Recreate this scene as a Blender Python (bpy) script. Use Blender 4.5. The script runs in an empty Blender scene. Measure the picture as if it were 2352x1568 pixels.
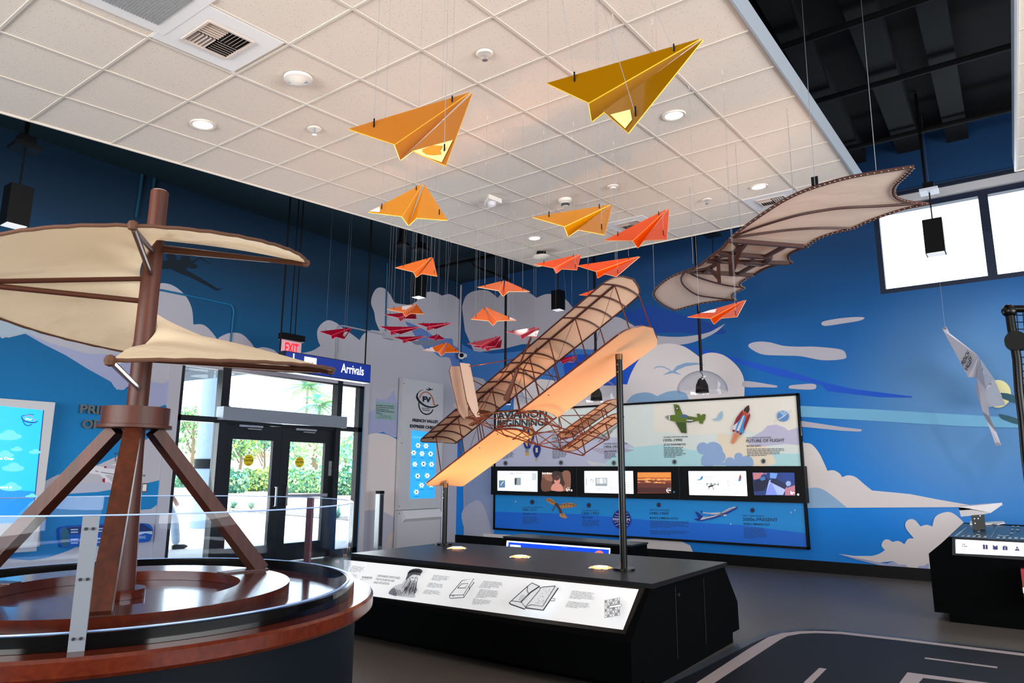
import bpy, bmesh, math, random
from mathutils import Vector as V, Matrix
rnd = random.Random(7)
SC = bpy.context.scene
COL = SC.collection
# ------------------------------------------------------------------ camera
FPX, YAW, PIT, ROL, HC = 1599.3, -0.6261, 0.1867, 0.0054, 1.37
_f = V((math.sin(YAW)*math.cos(PIT), math.cos(YAW)*math.cos(PIT), math.sin(PIT)))
_r = V((math.cos(YAW), -math.sin(YAW), 0)); _u = _r.cross(_f)
CR = _r*math.cos(ROL) + _u*math.sin(ROL); CU = -_r*math.sin(ROL) + _u*math.cos(ROL); CF = _f
EYE = V((0, 0, HC))
cam = bpy.data.cameras.new('camera'); cam.sensor_width = 36; cam.lens = FPX/2352*36
cam.clip_start = .05; cam.clip_end = 400
co = bpy.data.objects.new('camera', cam); COL.objects.link(co)
co.matrix_world = Matrix(((CR.x, CU.x, -CF.x, EYE.x), (CR.y, CU.y, -CF.y, EYE.y), (CR.z, CU.z, -CF.z, EYE.z), (0, 0, 0, 1)))
SC.camera = co
SC.view_settings.view_transform = 'Standard'; SC.view_settings.look = 'None'
SC.view_settings.gamma = 1; SC.view_settings.use_curve_mapping = False
SC.view_settings.exposure = 0.0
# ------------------------------------------------------------------ world, sun, daylight
w = bpy.data.worlds.new('sky'); SC.world = w; w.use_nodes = True
w.node_tree.nodes['Background'].inputs[0].default_value = (.86, .93, 1, 1)
w.node_tree.nodes['Background'].inputs[1].default_value = 4.0
def lamp(name, kind, loc, aim, power, color=(1, 1, 1), **k):
    l = bpy.data.lights.new(name, kind); l.energy = power; l.color = color
    for a, b in k.items(): setattr(l, a, b)
    o = bpy.data.objects.new(name, l); COL.objects.link(o); o.location = loc
    o.rotation_euler = (V(aim)-V(loc)).to_track_quat('-Z', 'Y').to_euler(); return o
lamp('sun', 'SUN', (-20, -5, 30), (-15, 2, 0), 9.0, (1, .96, .88), angle=.01)
# unseen fill lamps added behind the camera and on the right, tilted upward
lamp('fill_area_back', 'AREA', (-2.5, -4.8, 1.9), (-3.4, 3.0, 5.4), 330, (1, .965, .94), shape='RECTANGLE', size=7, size_y=2.4, spread=2.1)
lamp('fill_area_right', 'AREA', (5.8, 3.5, 1.9), (-2.5, 5.4, 5.0), 350, (1, .965, .95), shape='RECTANGLE', size=8, size_y=2.4, spread=2.0)
lamp('daylight_door', 'AREA', (-9.15, 6.75, 1.5), (-4, 5.2, 3.2), 90, (.84, .93, 1), shape='RECTANGLE', size=3.2, size_y=2.4, spread=2.4)
lamp('daylight_clerestory', 'AREA', (.6, 10.8, 4.55), (-2, 4, 1.0), 40, (.9, .95, 1), shape='RECTANGLE', size=3.6, size_y=1.1)
lamp('sail_spotlight', 'SPOT', (-4.4, -.9, .5), (-3.2, 1.3, 2.2), 85, (1, .92, .8), spot_size=.85, spot_blend=.8, shadow_soft_size=.12)
for x_ in (-7.4, -5.2, -3.2): lamp('added_wall_spot', 'SPOT', (x_, 8.9, 4.55), (x_, 10.95, 1.5), 55, (.97, .98, 1), spot_size=1.3, spot_blend=.9, shadow_soft_size=.08)  # unseen spots, added to brighten the timeline wall
# ------------------------------------------------------------------ projection helpers
def ray(x, y): return CF + CR*((x-1176)/FPX) + CU*((784-y)/FPX)
def onX(x, y, X): r = ray(x, y); return EYE + r*(X/r.x)
def onY(x, y, Y): r = ray(x, y); return EYE + r*(Y/r.y)
def onZ(x, y, Z): r = ray(x, y); return EYE + r*((Z-HC)/r.z)
def onP(x, y, p, n): r = ray(x, y); return EYE + r*((V(p)-EYE).dot(n)/r.dot(n))
def at_xy(x, y, X, Y):                       # the point above plan position (X,Y) nearest the sight line
    r = ray(x, y); t = math.hypot(X, Y)/math.hypot(r.x, r.y); return V((X, Y, HC + r.z*t))
# ------------------------------------------------------------------ materials
def lin(c):
    c = c.lstrip('#'); o = []
    for i in (0, 2, 4):
        s = int(c[i:i+2], 16)/255; o.append(s/12.92 if s <= .04045 else ((s+.055)/1.055)**2.4)
    return (*o, 1)
MATS = {}
def mat(name, col='808080', rough=.6, metal=0, emit=0, spec=.5, coat=0, alpha=1, trans=0, ior=1.45, noise=None, bump=0, ecol=None):
    if name in MATS: return MATS[name]
    m = bpy.data.materials.new(name); m.use_nodes = True; nt = m.node_tree; b = nt.nodes['Principled BSDF']
    c = lin(col) if isinstance(col, str) else (*col, 1)
    b.inputs['Base Color'].default_value = c; b.inputs['Roughness'].default_value = rough
    b.inputs['Metallic'].default_value = metal; b.inputs['Specular IOR Level'].default_value = spec
    b.inputs['Coat Weight'].default_value = coat; b.inputs['Transmission Weight'].default_value = trans
    b.inputs['IOR'].default_value = ior; b.inputs['Alpha'].default_value = alpha
    if emit:
        b.inputs['Emission Color'].default_value = lin(ecol) if ecol else c; b.inputs['Emission Strength'].default_value = emit
    if noise or bump:
        tc = nt.nodes.new('ShaderNodeTexCoord'); n = nt.nodes.new('ShaderNodeTexNoise')
        sc_ = noise[0] if noise else 60; n.inputs['Scale'].default_value = sc_; n.inputs['Detail'].default_value = 5
        nt.links.new(tc.outputs['Object'], n.inputs['Vector'])
        if noise:
            mx = nt.nodes.new('ShaderNodeMixRGB'); mx.blend_type = 'MULTIPLY'; mx.inputs[0].default_value = noise[1]
            mx.inputs[1].default_value = c; rp = nt.nodes.new('ShaderNodeValToRGB')
            rp.color_ramp.elements[0].position = .3; rp.color_ramp.elements[1].position = .7
            rp.color_ramp.elements[0].color = (.35, .35, .35, 1); rp.color_ramp.elements[1].color = (1.2, 1.2, 1.2, 1)
            nt.links.new(n.outputs['Fac'], rp.inputs[0]); nt.links.new(rp.outputs[0], mx.inputs[2]); nt.links.new(mx.outputs[0], b.inputs['Base Color'])
        if bump:
            bp = nt.nodes.new('ShaderNodeBump'); bp.inputs['Strength'].default_value = bump; bp.inputs['Distance'].default_value = .01
            nt.links.new(n.outputs['Fac'], bp.inputs['Height']); nt.links.new(bp.outputs[0], b.inputs['Normal'])
    MATS[name] = m; return m
def tile_mat():
    m = mat('ceiling_tile', 'e6ddd2', .9, spec=.1); nt = m.node_tree; b = nt.nodes['Principled BSDF']
    tc = nt.nodes.new('ShaderNodeTexCoord'); vo = nt.nodes.new('ShaderNodeTexVoronoi'); vo.inputs['Scale'].default_value = 62
    n = nt.nodes.new('ShaderNodeTexNoise'); n.inputs['Scale'].default_value = 130; n.inputs['Detail'].default_value = 2
    nt.links.new(tc.outputs['Object'], vo.inputs['Vector']); nt.links.new(tc.outputs['Object'], n.inputs['Vector'])
    a = nt.nodes.new('ShaderNodeMath'); a.operation = 'LESS_THAN'; a.inputs[1].default_value = .17
    c = nt.nodes.new('ShaderNodeMath'); c.operation = 'GREATER_THAN'; c.inputs[1].default_value = .5
    d = nt.nodes.new('ShaderNodeMath'); d.operation = 'MULTIPLY'
    nt.links.new(vo.outputs['Distance'], a.inputs[0]); nt.links.new(n.outputs['Fac'], c.inputs[0])
    nt.links.new(a.outputs[0], d.inputs[0]); nt.links.new(c.outputs[0], d.inputs[1])
    mx = nt.nodes.new('ShaderNodeMixRGB'); mx.inputs[1].default_value = lin('e6ddd2'); mx.inputs[2].default_value = lin('9a8c7e')
    nt.links.new(d.outputs[0], mx.inputs[0]); nt.links.new(mx.outputs[0], b.inputs['Base Color']); return m
def wood_mat(name, c1, c2, rough=.25, scale=2.5, axis='X', coat=.3):
    m = mat(name, c1, rough, coat=coat); nt = m.node_tree; b = nt.nodes['Principled BSDF']
    tc = nt.nodes.new('ShaderNodeTexCoord'); mp = nt.nodes.new('ShaderNodeMapping')
    s = {'X': (.6, 9, 9), 'Y': (9, .6, 9), 'Z': (9, 9, .6)}[axis]; mp.inputs['Scale'].default_value = s
    n = nt.nodes.new('ShaderNodeTexNoise'); n.inputs['Scale'].default_value = scale; n.inputs['Detail'].default_value = 8; n.inputs['Distortion'].default_value = .8
    rp = nt.nodes.new('ShaderNodeValToRGB'); rp.color_ramp.elements[0].color = lin(c1); rp.color_ramp.elements[1].color = lin(c2)
    rp.color_ramp.elements[0].position = .35; rp.color_ramp.elements[1].position = .68
    nt.links.new(tc.outputs['Object'], mp.inputs[0]); nt.links.new(mp.outputs[0], n.inputs['Vector'])
    nt.links.new(n.outputs['Fac'], rp.inputs[0]); nt.links.new(rp.outputs[0], b.inputs['Base Color']); return m
def wall_mat(name, top, low, z0=1.0, z1=4.8, spot_glow=None):  # top colour: the print's own gradient plus shade of the upper wall painted in
    m = mat(name, low, .75); nt = m.node_tree; b = nt.nodes['Principled BSDF']; tc = nt.nodes.new('ShaderNodeTexCoord'); sp = nt.nodes.new('ShaderNodeSeparateXYZ')
    mr = nt.nodes.new('ShaderNodeMapRange'); mr.inputs[1].default_value = z0; mr.inputs[2].default_value = z1; mx = nt.nodes.new('ShaderNodeMixRGB')
    mx.inputs[1].default_value = lin(low); mx.inputs[2].default_value = lin(top)
    nt.links.new(tc.outputs['Object'], sp.inputs[0]); nt.links.new(sp.outputs['Z'], mr.inputs[0]); nt.links.new(mr.outputs[0], mx.inputs[0]); nt.links.new(mx.outputs[0], b.inputs['Base Color'])
    if spot_glow:                                   # pool of spotlight on the wall, painted into the colour
        vm = nt.nodes.new('ShaderNodeVectorMath'); vm.operation = 'DISTANCE'; vm.inputs[1].default_value = spot_glow[0]; nt.links.new(tc.outputs['Object'], vm.inputs[0])
        h = nt.nodes.new('ShaderNodeMapRange'); h.interpolation_type = 'SMOOTHSTEP'; h.inputs[1].default_value = spot_glow[1]; h.inputs[2].default_value = .4; h.inputs[3].default_value = 0; h.inputs[4].default_value = .5
        m2_ = nt.nodes.new('ShaderNodeMixRGB'); m2_.inputs[2].default_value = lin(spot_glow[2]); nt.links.new(vm.outputs['Value'], h.inputs[0]); nt.links.new(h.outputs[0], m2_.inputs[0]); nt.links.new(mx.outputs[0], m2_.inputs[1]); nt.links.new(m2_.outputs[0], b.inputs['Base Color'])
    return m
def cloth_mat(name, col, tr=.45, gloss=0, rough=.6, bump=.15):
    if name in MATS: return MATS[name]
    m = bpy.data.materials.new(name); m.use_nodes = True; nt = m.node_tree
    out = nt.nodes['Material Output']; b = nt.nodes['Principled BSDF']; b.inputs['Base Color'].default_value = lin(col)
    b.inputs['Roughness'].default_value = rough; b.inputs['Coat Weight'].default_value = gloss; b.inputs['Coat Roughness'].default_value = .04
    t = nt.nodes.new('ShaderNodeBsdfTranslucent'); t.inputs[0].default_value = lin(col)
    mx = nt.nodes.new('ShaderNodeMixShader'); mx.inputs[0].default_value = tr
    nt.links.new(b.outputs[0], mx.inputs[1]); nt.links.new(t.outputs[0], mx.inputs[2]); nt.links.new(mx.outputs[0], out.inputs[0])
    if bump:
        tc = nt.nodes.new('ShaderNodeTexCoord'); n = nt.nodes.new('ShaderNodeTexNoise'); n.inputs['Scale'].default_value = 5; n.inputs['Detail'].default_value = 3
        bp = nt.nodes.new('ShaderNodeBump'); bp.inputs['Strength'].default_value = bump; bp.inputs['Distance'].default_value = .04
        nt.links.new(tc.outputs['Object'], n.inputs['Vector']); nt.links.new(n.outputs['Fac'], bp.inputs['Height']); nt.links.new(bp.outputs[0], b.inputs['Normal'])
    MATS[name] = m; return m
def glass_mat(name, tint=(.97, .99, 1), refl=.12, rough=.0, grz=.6):
    if name in MATS: return MATS[name]
    m = bpy.data.materials.new(name); m.use_nodes = True; nt = m.node_tree
    out = nt.nodes['Material Output']; nt.nodes.remove(nt.nodes['Principled BSDF'])
    t = nt.nodes.new('ShaderNodeBsdfTransparent'); t.inputs[0].default_value = (*tint, 1)
    g = nt.nodes.new('ShaderNodeBsdfGlossy'); g.inputs['Roughness'].default_value = rough
    fr = nt.nodes.new('ShaderNodeLayerWeight'); fr.inputs[0].default_value = .5
    pw = nt.nodes.new('ShaderNodeMath'); pw.operation = 'POWER'; pw.inputs[1].default_value = 4
    mu = nt.nodes.new('ShaderNodeMath'); mu.operation = 'MULTIPLY_ADD'; mu.inputs[1].default_value = grz; mu.inputs[2].default_value = refl; mu.use_clamp = True
    mx = nt.nodes.new('ShaderNodeMixShader')
    nt.links.new(fr.outputs['Facing'], pw.inputs[0]); nt.links.new(pw.outputs[0], mu.inputs[0]); nt.links.new(mu.outputs[0], mx.inputs[0]); nt.links.new(t.outputs[0], mx.inputs[1]); nt.links.new(g.outputs[0], mx.inputs[2])
    nt.links.new(mx.outputs[0], out.inputs[0]); MATS[name] = m; return m
# ------------------------------------------------------------------ mesh builder
_fonts = {}
def glyphs(s, bold=0.0):
    key = (s, bold)
    if key not in _fonts:
        c = bpy.data.curves.new('t', 'FONT'); c.body = s; c.size = 1; c.offset = bold; c.resolution_u = 3
        o = bpy.data.objects.new('t', c); me = bpy.data.meshes.new_from_object(o)
        vs = [(v.co.x, v.co.y) for v in me.vertices]; fs = [tuple(p.vertices) for p in me.polygons]
        bpy.data.objects.remove(o); bpy.data.curves.remove(c); bpy.data.meshes.remove(me)
        _fonts[key] = (vs, fs)
    return _fonts[key]
def catmull(p, k=5, closed=True):
    out = []; n = len(p); rng = range(n) if closed else range(n-1)
    for i in rng:
        a, b, c, d = (p[(i-1) % n], p[i], p[(i+1) % n], p[(i+2) % n]) if closed else (p[max(i-1, 0)], p[i], p[i+1], p[min(i+2, n-1)])
        if tuple(b) == tuple(c): continue
        for j in range(k):
            t = j/k; r = []
            for q in range(len(b)):
                m0 = 0 if tuple(a) == tuple(b) else (c[q]-a[q])/2
                m1 = 0 if tuple(c) == tuple(d) else (d[q]-b[q])/2
                if tuple(a) == tuple(b): m0 = (c[q]-b[q])*.8
                if tuple(c) == tuple(d): m1 = (c[q]-b[q])*.8
                r.append((2*t**3-3*t*t+1)*b[q]+(t**3-2*t*t+t)*m0+(-2*t**3+3*t*t)*c[q]+(t**3-t*t)*m1)
            out.append(tuple(r))
    if not closed: out.append(tuple(p[-1]))
    return out
def ell(cx, cy, rx, ry, n=28, a0=0, rot=0):
    o = []
    for i in range(n):
        a = a0+2*math.pi*i/n; x = rx*math.cos(a); y = ry*math.sin(a)
        o.append((cx+x*math.cos(rot)-y*math.sin(rot), cy+x*math.sin(rot)+y*math.cos(rot)))
    return o
class MB:
    def __init__(s): s.v = []; s.f = []; s.mi = []; s.sm = []; s.mats = []
    def _m(s, m):
        if m not in s.mats: s.mats.append(m)
        return s.mats.index(m)
    def add(s, vs, fs, m, smooth=False):
        b = len(s.v); s.v += [tuple(v) for v in vs]; k = s._m(m)
        for f in fs: s.f.append(tuple(i+b for i in f)); s.mi.append(k); s.sm.append(smooth)
        return s
    def poly(s, pts, m): return s.add(pts, [tuple(range(len(pts)))], m)
    def box(s, lo, hi, m):
        x0, y0, z0 = lo; x1, y1, z1 = hi
        return s.add([(x0,y0,z0),(x1,y0,z0),(x1,y1,z0),(x0,y1,z0),(x0,y0,z1),(x1,y0,z1),(x1,y1,z1),(x0,y1,z1)],
                     [(0,3,2,1),(4,5,6,7),(0,1,5,4),(1,2,6,5),(2,3,7,6),(3,0,4,7)], m)
    def plate(s, pts, off, m, m2=None):      # polygon given thickness by vector off
        n = len(pts); off = V(off); a = [V(p) for p in pts]; b = [p+off for p in a]
        s.add(a, [tuple(range(n))], m); s.add(b, [tuple(range(n))], m)
        for i in range(n):
            j = (i+1) % n; s.add([a[i], a[j], b[j], b[i]], [(0, 1, 2, 3)], m2 or m)
        return s
    def bar(s, p0, p1, w, h, m, up=(0, 0, 1)):
        p0 = V(p0); p1 = V(p1); d = (p1-p0).normalized(); up = V(up)
        if abs(d.dot(up)) > .98: up = V((1, 0, 0))
        a = d.cross(up).normalized()*w/2; b = a.cross(d).normalized()*h/2
        c = [p0-a-b, p0+a-b, p0+a+b, p0-a+b, p1-a-b, p1+a-b, p1+a+b, p1-a+b]
        return s.add(c, [(0,3,2,1),(4,5,6,7),(0,1,5,4),(1,2,6,5),(2,3,7,6),(3,0,4,7)], m)
    def tube(s, pts, r, m, n=8, closed=False, smooth=True):
        pts = [V(p) for p in pts]; N = len(pts); rs = r if isinstance(r, (list, tuple)) else [r]*N
        rings = []; prev = None
        for i in range(N):
            if closed: d = pts[(i+1) % N]-pts[i-1]
            else: d = pts[min(i+1, N-1)]-pts[max(i-1, 0)]
            if d.length < 1e-9: d = V((0, 0, 1))
            d.normalize()
            if prev is None:
                a = d.orthogonal().normalized()
            else:
                a = prev-d*prev.dot(d)
                if a.length < 1e-6: a = d.orthogonal()
                a.normalize()
            prev = a; b = d.cross(a)
            rings.append([pts[i]+(a*math.cos(2*math.pi*k/n)+b*math.sin(2*math.pi*k/n))*rs[i] for k in range(n)])
        vs = [p for q in rings for p in q]; fs = []
        for i in range(N if closed else N-1):
            j = (i+1) % N
            for k in range(n): fs.append((i*n+k, i*n+(k+1) % n, j*n+(k+1) % n, j*n+k))
        s.add(vs, fs, m, smooth)
        if not closed:
            s.add(rings[0], [tuple(range(n))], m); s.add(rings[-1], [tuple(range(n))], m)
        return s
    def cyl(s, p0, p1, r, m, n=24, r1=None): return s.tube([p0, p1], [r, r if r1 is None else r1], m, n)
    def lathe(s, o, prof, m, n=32, a0=0, a1=2*math.pi, smooth=True, axis=None):
        o = V(o); full = abs(a1-a0-2*math.pi) < 1e-6; K = n if full else n+1; ax = V(axis).normalized() if axis else V((0, 0, 1))
        e1 = ax.orthogonal().normalized() if axis else V((1, 0, 0)); e2 = ax.cross(e1)
        vs = []
        for r, z in prof:
            for k in range(K):
                a = a0+(a1-a0)*k/n; vs.append(o+e1*r*math.cos(a)+e2*r*math.sin(a)+ax*z)
        fs = []
        for i in range(len(prof)-1):
            for k in range(n):
                j = (k+1) % K; fs.append((i*K+k, i*K+j, (i+1)*K+j, (i+1)*K+k))
        return s.add(vs, fs, m, smooth)
    def grid(s, fn, nu, nv, m, smooth=True, thick=None):
        vs = [fn(i/nu, j/nv) for i in range(nu+1) for j in range(nv+1)]
        fs = [(i*(nv+1)+j, (i+1)*(nv+1)+j, (i+1)*(nv+1)+j+1, i*(nv+1)+j+1) for i in range(nu) for j in range(nv)]
        s.add(vs, fs, m, smooth)
        if thick: s.add([V(v)+V(thick) for v in vs], fs, m, smooth)
        return s
    def ball(s, c, r, m, n=12, sc=(1, 1, 1)):
        vs = []; fs = []; c = V(c); h = n//2
        for i in range(h+1):
            t = math.pi*i/h
            for k in range(n):
                a = 2*math.pi*k/n; vs.append(c+V((r*sc[0]*math.sin(t)*math.cos(a), r*sc[1]*math.sin(t)*math.sin(a), r*sc[2]*math.cos(t))))
        for i in range(h):
            for k in range(n): fs.append((i*n+k, i*n+(k+1) % n, (i+1)*n+(k+1) % n, (i+1)*n+k))
        return s.add(vs, fs, m, True)
    def text(s, st, o, u, up, m, bold=0.0, depth=None):
        """o baseline left, u full-width vector, up cap-height vector"""
        vs, fs = glyphs(st, bold)
        if not vs: return s
        x0 = min(v[0] for v in vs); x1 = max(v[0] for v in vs); o = V(o); u = V(u); up = V(up)
        P = [o+u*((x-x0)/(x1-x0))+up*(y/.70) for x, y in vs]
        if depth:
            d = V(depth); s.add([p+d for p in P], fs, m)
            ed = {}
            for f in fs:
                for i in range(len(f)):
                    e = (f[i], f[(i+1) % len(f)]); k = tuple(sorted(e)); ed[k] = None if k in ed else e
            for e in ed.values():
                if e: s.add([P[e[0]], P[e[1]], P[e[1]]+d, P[e[0]]+d], [(0, 1, 2, 3)], m)
            return s
        return s.add(P, fs, m)
    def build(s, name, parent=None, loc=None, **props):
        me = bpy.data.meshes.new(name); o0 = V(loc) if loc else V((0, 0, 0))
        me.from_pydata([tuple(V(v)-o0) for v in s.v], [], s.f)
        for m in s.mats: me.materials.append(m)
        for i, p in enumerate(me.polygons): p.material_index = s.mi[i]; p.use_smooth = s.sm[i]
        me.update()
        bm = bmesh.new(); bm.from_mesh(me); bmesh.ops.remove_doubles(bm, verts=bm.verts, dist=1e-5) if len(s.v) < 20000 and not props.pop('keep', False) else None
        bmesh.ops.recalc_face_normals(bm, faces=bm.faces); bm.to_mesh(me); bm.free()
        if any(s.sm) and hasattr(me, 'set_sharp_from_angle'): me.set_sharp_from_angle(angle=math.radians(40))
        ob = bpy.data.objects.new(name, me); COL.objects.link(ob); ob.location = o0
        if parent:
            ob.parent = parent; ob.matrix_parent_inverse = Matrix.Identity(4)
            ob.location = o0 - WORLD.get(parent.name, V((0, 0, 0)))
        WORLD[ob.name] = o0
        for k, v_ in props.items(): ob[k] = v_
        return ob
WORLD = {}
def thing(name, loc, label, category, group=None):
    o = bpy.data.objects.new(name, None); COL.objects.link(o); o.location = loc; o.empty_display_size = .1
    WORLD[o.name] = V(loc); o['label'] = label; o['category'] = category
    if group: o['group'] = group
    return o
def L(label, category, group=None):
    d = dict(label=label, category=category)
    if group: d['group'] = group
    return d
ST = dict(kind='structure')
class Sheet:
    """a flat printed face: figures traced as px outlines are laid on the plane (p,n), each a hair in front of the last"""
    def __init__(s, p, n, mb, gap=.0005, start=.0015): s.p = V(p); s.n = V(n).normalized(); s.mb = mb; s.l = start; s.g = gap
    def at(s, x, y): return onP(x, y, s.p+s.n*s.l, s.n)
    def fig(s, pts, m, smooth=False, k=5):
        if smooth: pts = catmull(pts, k)
        s.l += s.g; s.mb.poly([s.at(*p) for p in pts], m); return s
    def line(s, pts, w, m, smooth=False):      # ribbon of px width w
        if smooth: pts = catmull(pts, 5, False)
        s.l += s.g; n = len(pts); a = []; b = []
        for i in range(n):
            p = pts[max(i-1, 0)]; q = pts[min(i+1, n-1)]; d = math.hypot(q[0]-p[0], q[1]-p[1]) or 1
            ww = w[i*(len(w)-1)//max(n-1, 1)] if isinstance(w, (list, tuple)) else w
            nx, ny = -(q[1]-p[1])/d*ww/2, (q[0]-p[0])/d*ww/2; a.append((pts[i][0]+nx, pts[i][1]+ny)); b.append((pts[i][0]-nx, pts[i][1]-ny))
        A = [s.at(*p) for p in a]; B = [s.at(*p) for p in b]
        s.mb.add(A+B, [(i, i+1, n+i+1, n+i) for i in range(n-1)], m); return s
    def text(s, st, p0, p1, h, m, bold=0.0, depth=0, up=None):
        s.l += s.g; o = s.at(*p0); u = s.at(*p1)-o
        q = s.at(p0[0]+(up[0] if up else 0), p0[1]-h)-o
        if not up: q = V((0, 0, q.z)) if abs(s.n.z) < .2 else q
        s.mb.text(st, o, u, q, m, bold, s.n*depth if depth else None); return s
    def micro(s, quad, rows, m, fill=.42, seed=1, short=True):
        s.l += s.g; r = random.Random(seed); a, b, c, d = quad    # tl,tr,br,bl
        def bl(u, v): return s.at((a[0]*(1-u)+b[0]*u)*(1-v)+(d[0]*(1-u)+c[0]*u)*v, (a[1]*(1-u)+b[1]*u)*(1-v)+(d[1]*(1-u)+c[1]*u)*v)
        wpx = max(8, math.hypot(b[0]-a[0], b[1]-a[1]))
        for i in range(rows):
            v0 = (i+.5-fill/2)/rows; v1 = (i+.5+fill/2)/rows; u = 0; end = 1-(r.random()*.18 if i < rows-1 or not short else .5)
            while u < end-.02:
                w_ = min(end-u, r.uniform(2.2, 7)/wpx*1.6); s.mb.add([bl(u, v0), bl(u+w_, v0), bl(u+w_, v1), bl(u, v1)], [(0, 1, 2, 3)], m); u += w_+1.3/wpx
        return s
XW, YW = -9.317, 11.0
SL = 0.0831; CZ = HC+2.5465; T0 = 1.2686; TS = .6096; XC0 = -5.435
def C(X, t, h=0): return V((X, t*math.cos(SL)-h*math.sin(SL), CZ+t*math.sin(SL)+h*math.cos(SL)))
def onC(x, y):
    n = V((0, -math.sin(SL), math.cos(SL))); return onP(x, y, C(0, 0), n)
#@@PARTS
# ================================================================== ROOM SHELL
M_blk = mat('black_metal', '050607', .5, spec=.2)
M_satin = mat('satin_black', '050607', .3, spec=.3)
M_white = mat('white_paint', 'e9e9ea', .5)
M_alu = mat('brushed_aluminium', 'b8bcc0', .35, metal=.9)
M_chrome = mat('chrome', 'e0e2e4', .12, metal=1)
M_teal = mat('teal_paint', '06455c', .75)
M_sky = wall_mat('mural_sky_blue', '033c6c', '0280de', spot_glow=((-.4, 11, 2.2), 2.1, '7ba2bc'))
M_skyl = wall_mat('mural_sky_left', '032c48', '0280c4', 1.6, 4.5)
M_deep = mat('mural_deep_blue', '0a50c4', .7)
M_cl = mat('mural_cloud', 'b4b1bd', .75)
M_clw = mat('mural_cloud_warm', 'dcd4d4', .75)
M_cls = mat('mural_cloud_shade', 'a4abcf', .75)
M_cls2 = mat('mural_cloud_shade_blue', '8fb2d6', .75)
M_bird = mat('mural_bird', '85a6c8', .75)
M_pale = mat('mural_pale_band', '6faed4', .7)
M_sun = mat('mural_sun', 'e6dfa6', .7)
M_sil = mat('mural_aircraft_teal', '2c5868', .7)
M_ink = mat('dark_ink', '16181c', .6)
M_text = mat('dark_lettering', '3b4147', .5)
M_glass = glass_mat('window_glass', (.97, 1, 1), .03)
M_tile = tile_mat()
M_floor = mat('grey_floor_vinyl', '58534e', .42, noise=(38, .35), spec=.35)
# floor with the printed runway
fb = MB(); fb.box((XW-.2, -5, -.1), (6.2, YW+.2, 0), M_floor)
fs = Sheet((0, 0, 0), (0, 0, 1), fb, gap=.0004, start=.001)
M_run = mat('runway_dark', '101219', .6, spec=.2); M_run2 = mat('runway_edge', '3a4148', .4); M_line = mat('runway_line', 'a09494', .5)
def zr(x, y): return (1560+x/2.97, 1380+y/2.97)
fs.fig([zr(-900, 900), zr(-300, 600), zr(0, 500), zr(360, 310), zr(470, 255), zr(600, 212), zr(760, 192), zr(880, 185), zr(1000, 186), zr(1250, 210), zr(1800, 275), zr(2352, 337), zr(3200, 430), zr(3200, 900)], M_run2)
fs.fig([zr(-500, 900), zr(-20, 545), zr(120, 480), zr(500, 285), zr(620, 235), zr(760, 207), zr(900, 196), zr(1020, 197), zr(1300, 228), zr(1800, 285), zr(2352, 345), zr(3200, 435), zr(3200, 900)], M_run)
fs.fig([zr(-420, 820), zr(115, 558), zr(480, 320), zr(610, 243), zr(700, 218), zr(810, 205), zr(930, 202), zr(1100, 208), zr(1500, 252), zr(2352, 357), zr(3000, 440), zr(3000, 462), zr(2352, 374), zr(1500, 268), zr(1100, 224), zr(940, 218), zr(830, 222), zr(740, 238), zr(690, 262), zr(240, 558), zr(-300, 900)], M_line)
fs.fig([zr(1675, 383), zr(2170, 447), zr(2170, 458), zr(1675, 393)], M_line)
fs.fig([zr(955, 455), zr(1006, 461), zr(905, 562), zr(848, 556)], M_line)
fs.fig([zr(1557, 485), zr(2080, 553), zr(2600, 625), zr(2560, 640), zr(2080, 572), zr(1665, 524), zr(1560, 640), zr(1440, 640)], M_line)
fb.build('floor', **ST)
# --- door wall (left) with its glazed opening, wall right of it, printed clouds
DY0, DY1, DZ = 5.06, 8.43, 2.9
M_lw = mat('wall_print_white', 'b9bac6', .75)
lw = MB(); TH = .22
for lo, hi in (((XW-TH, -5, 0), (XW, DY0, 5.34)), ((XW-TH, DY1, 0), (XW, YW+TH, 5.34)), ((XW-TH, DY0, DZ), (XW, DY1, 5.34))):
    lw.box(lo, hi, M_skyl)
S = Sheet((XW, 0, 0), (1, 0, 0), lw)
def z5(x, y): return (340+x/4.356, 560+y/4.356)
def z1(x, y): return (840+x/4.126, 520+y/4.126)
def z4(x, y): return (x/2.702, 380+y/2.702)
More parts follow.
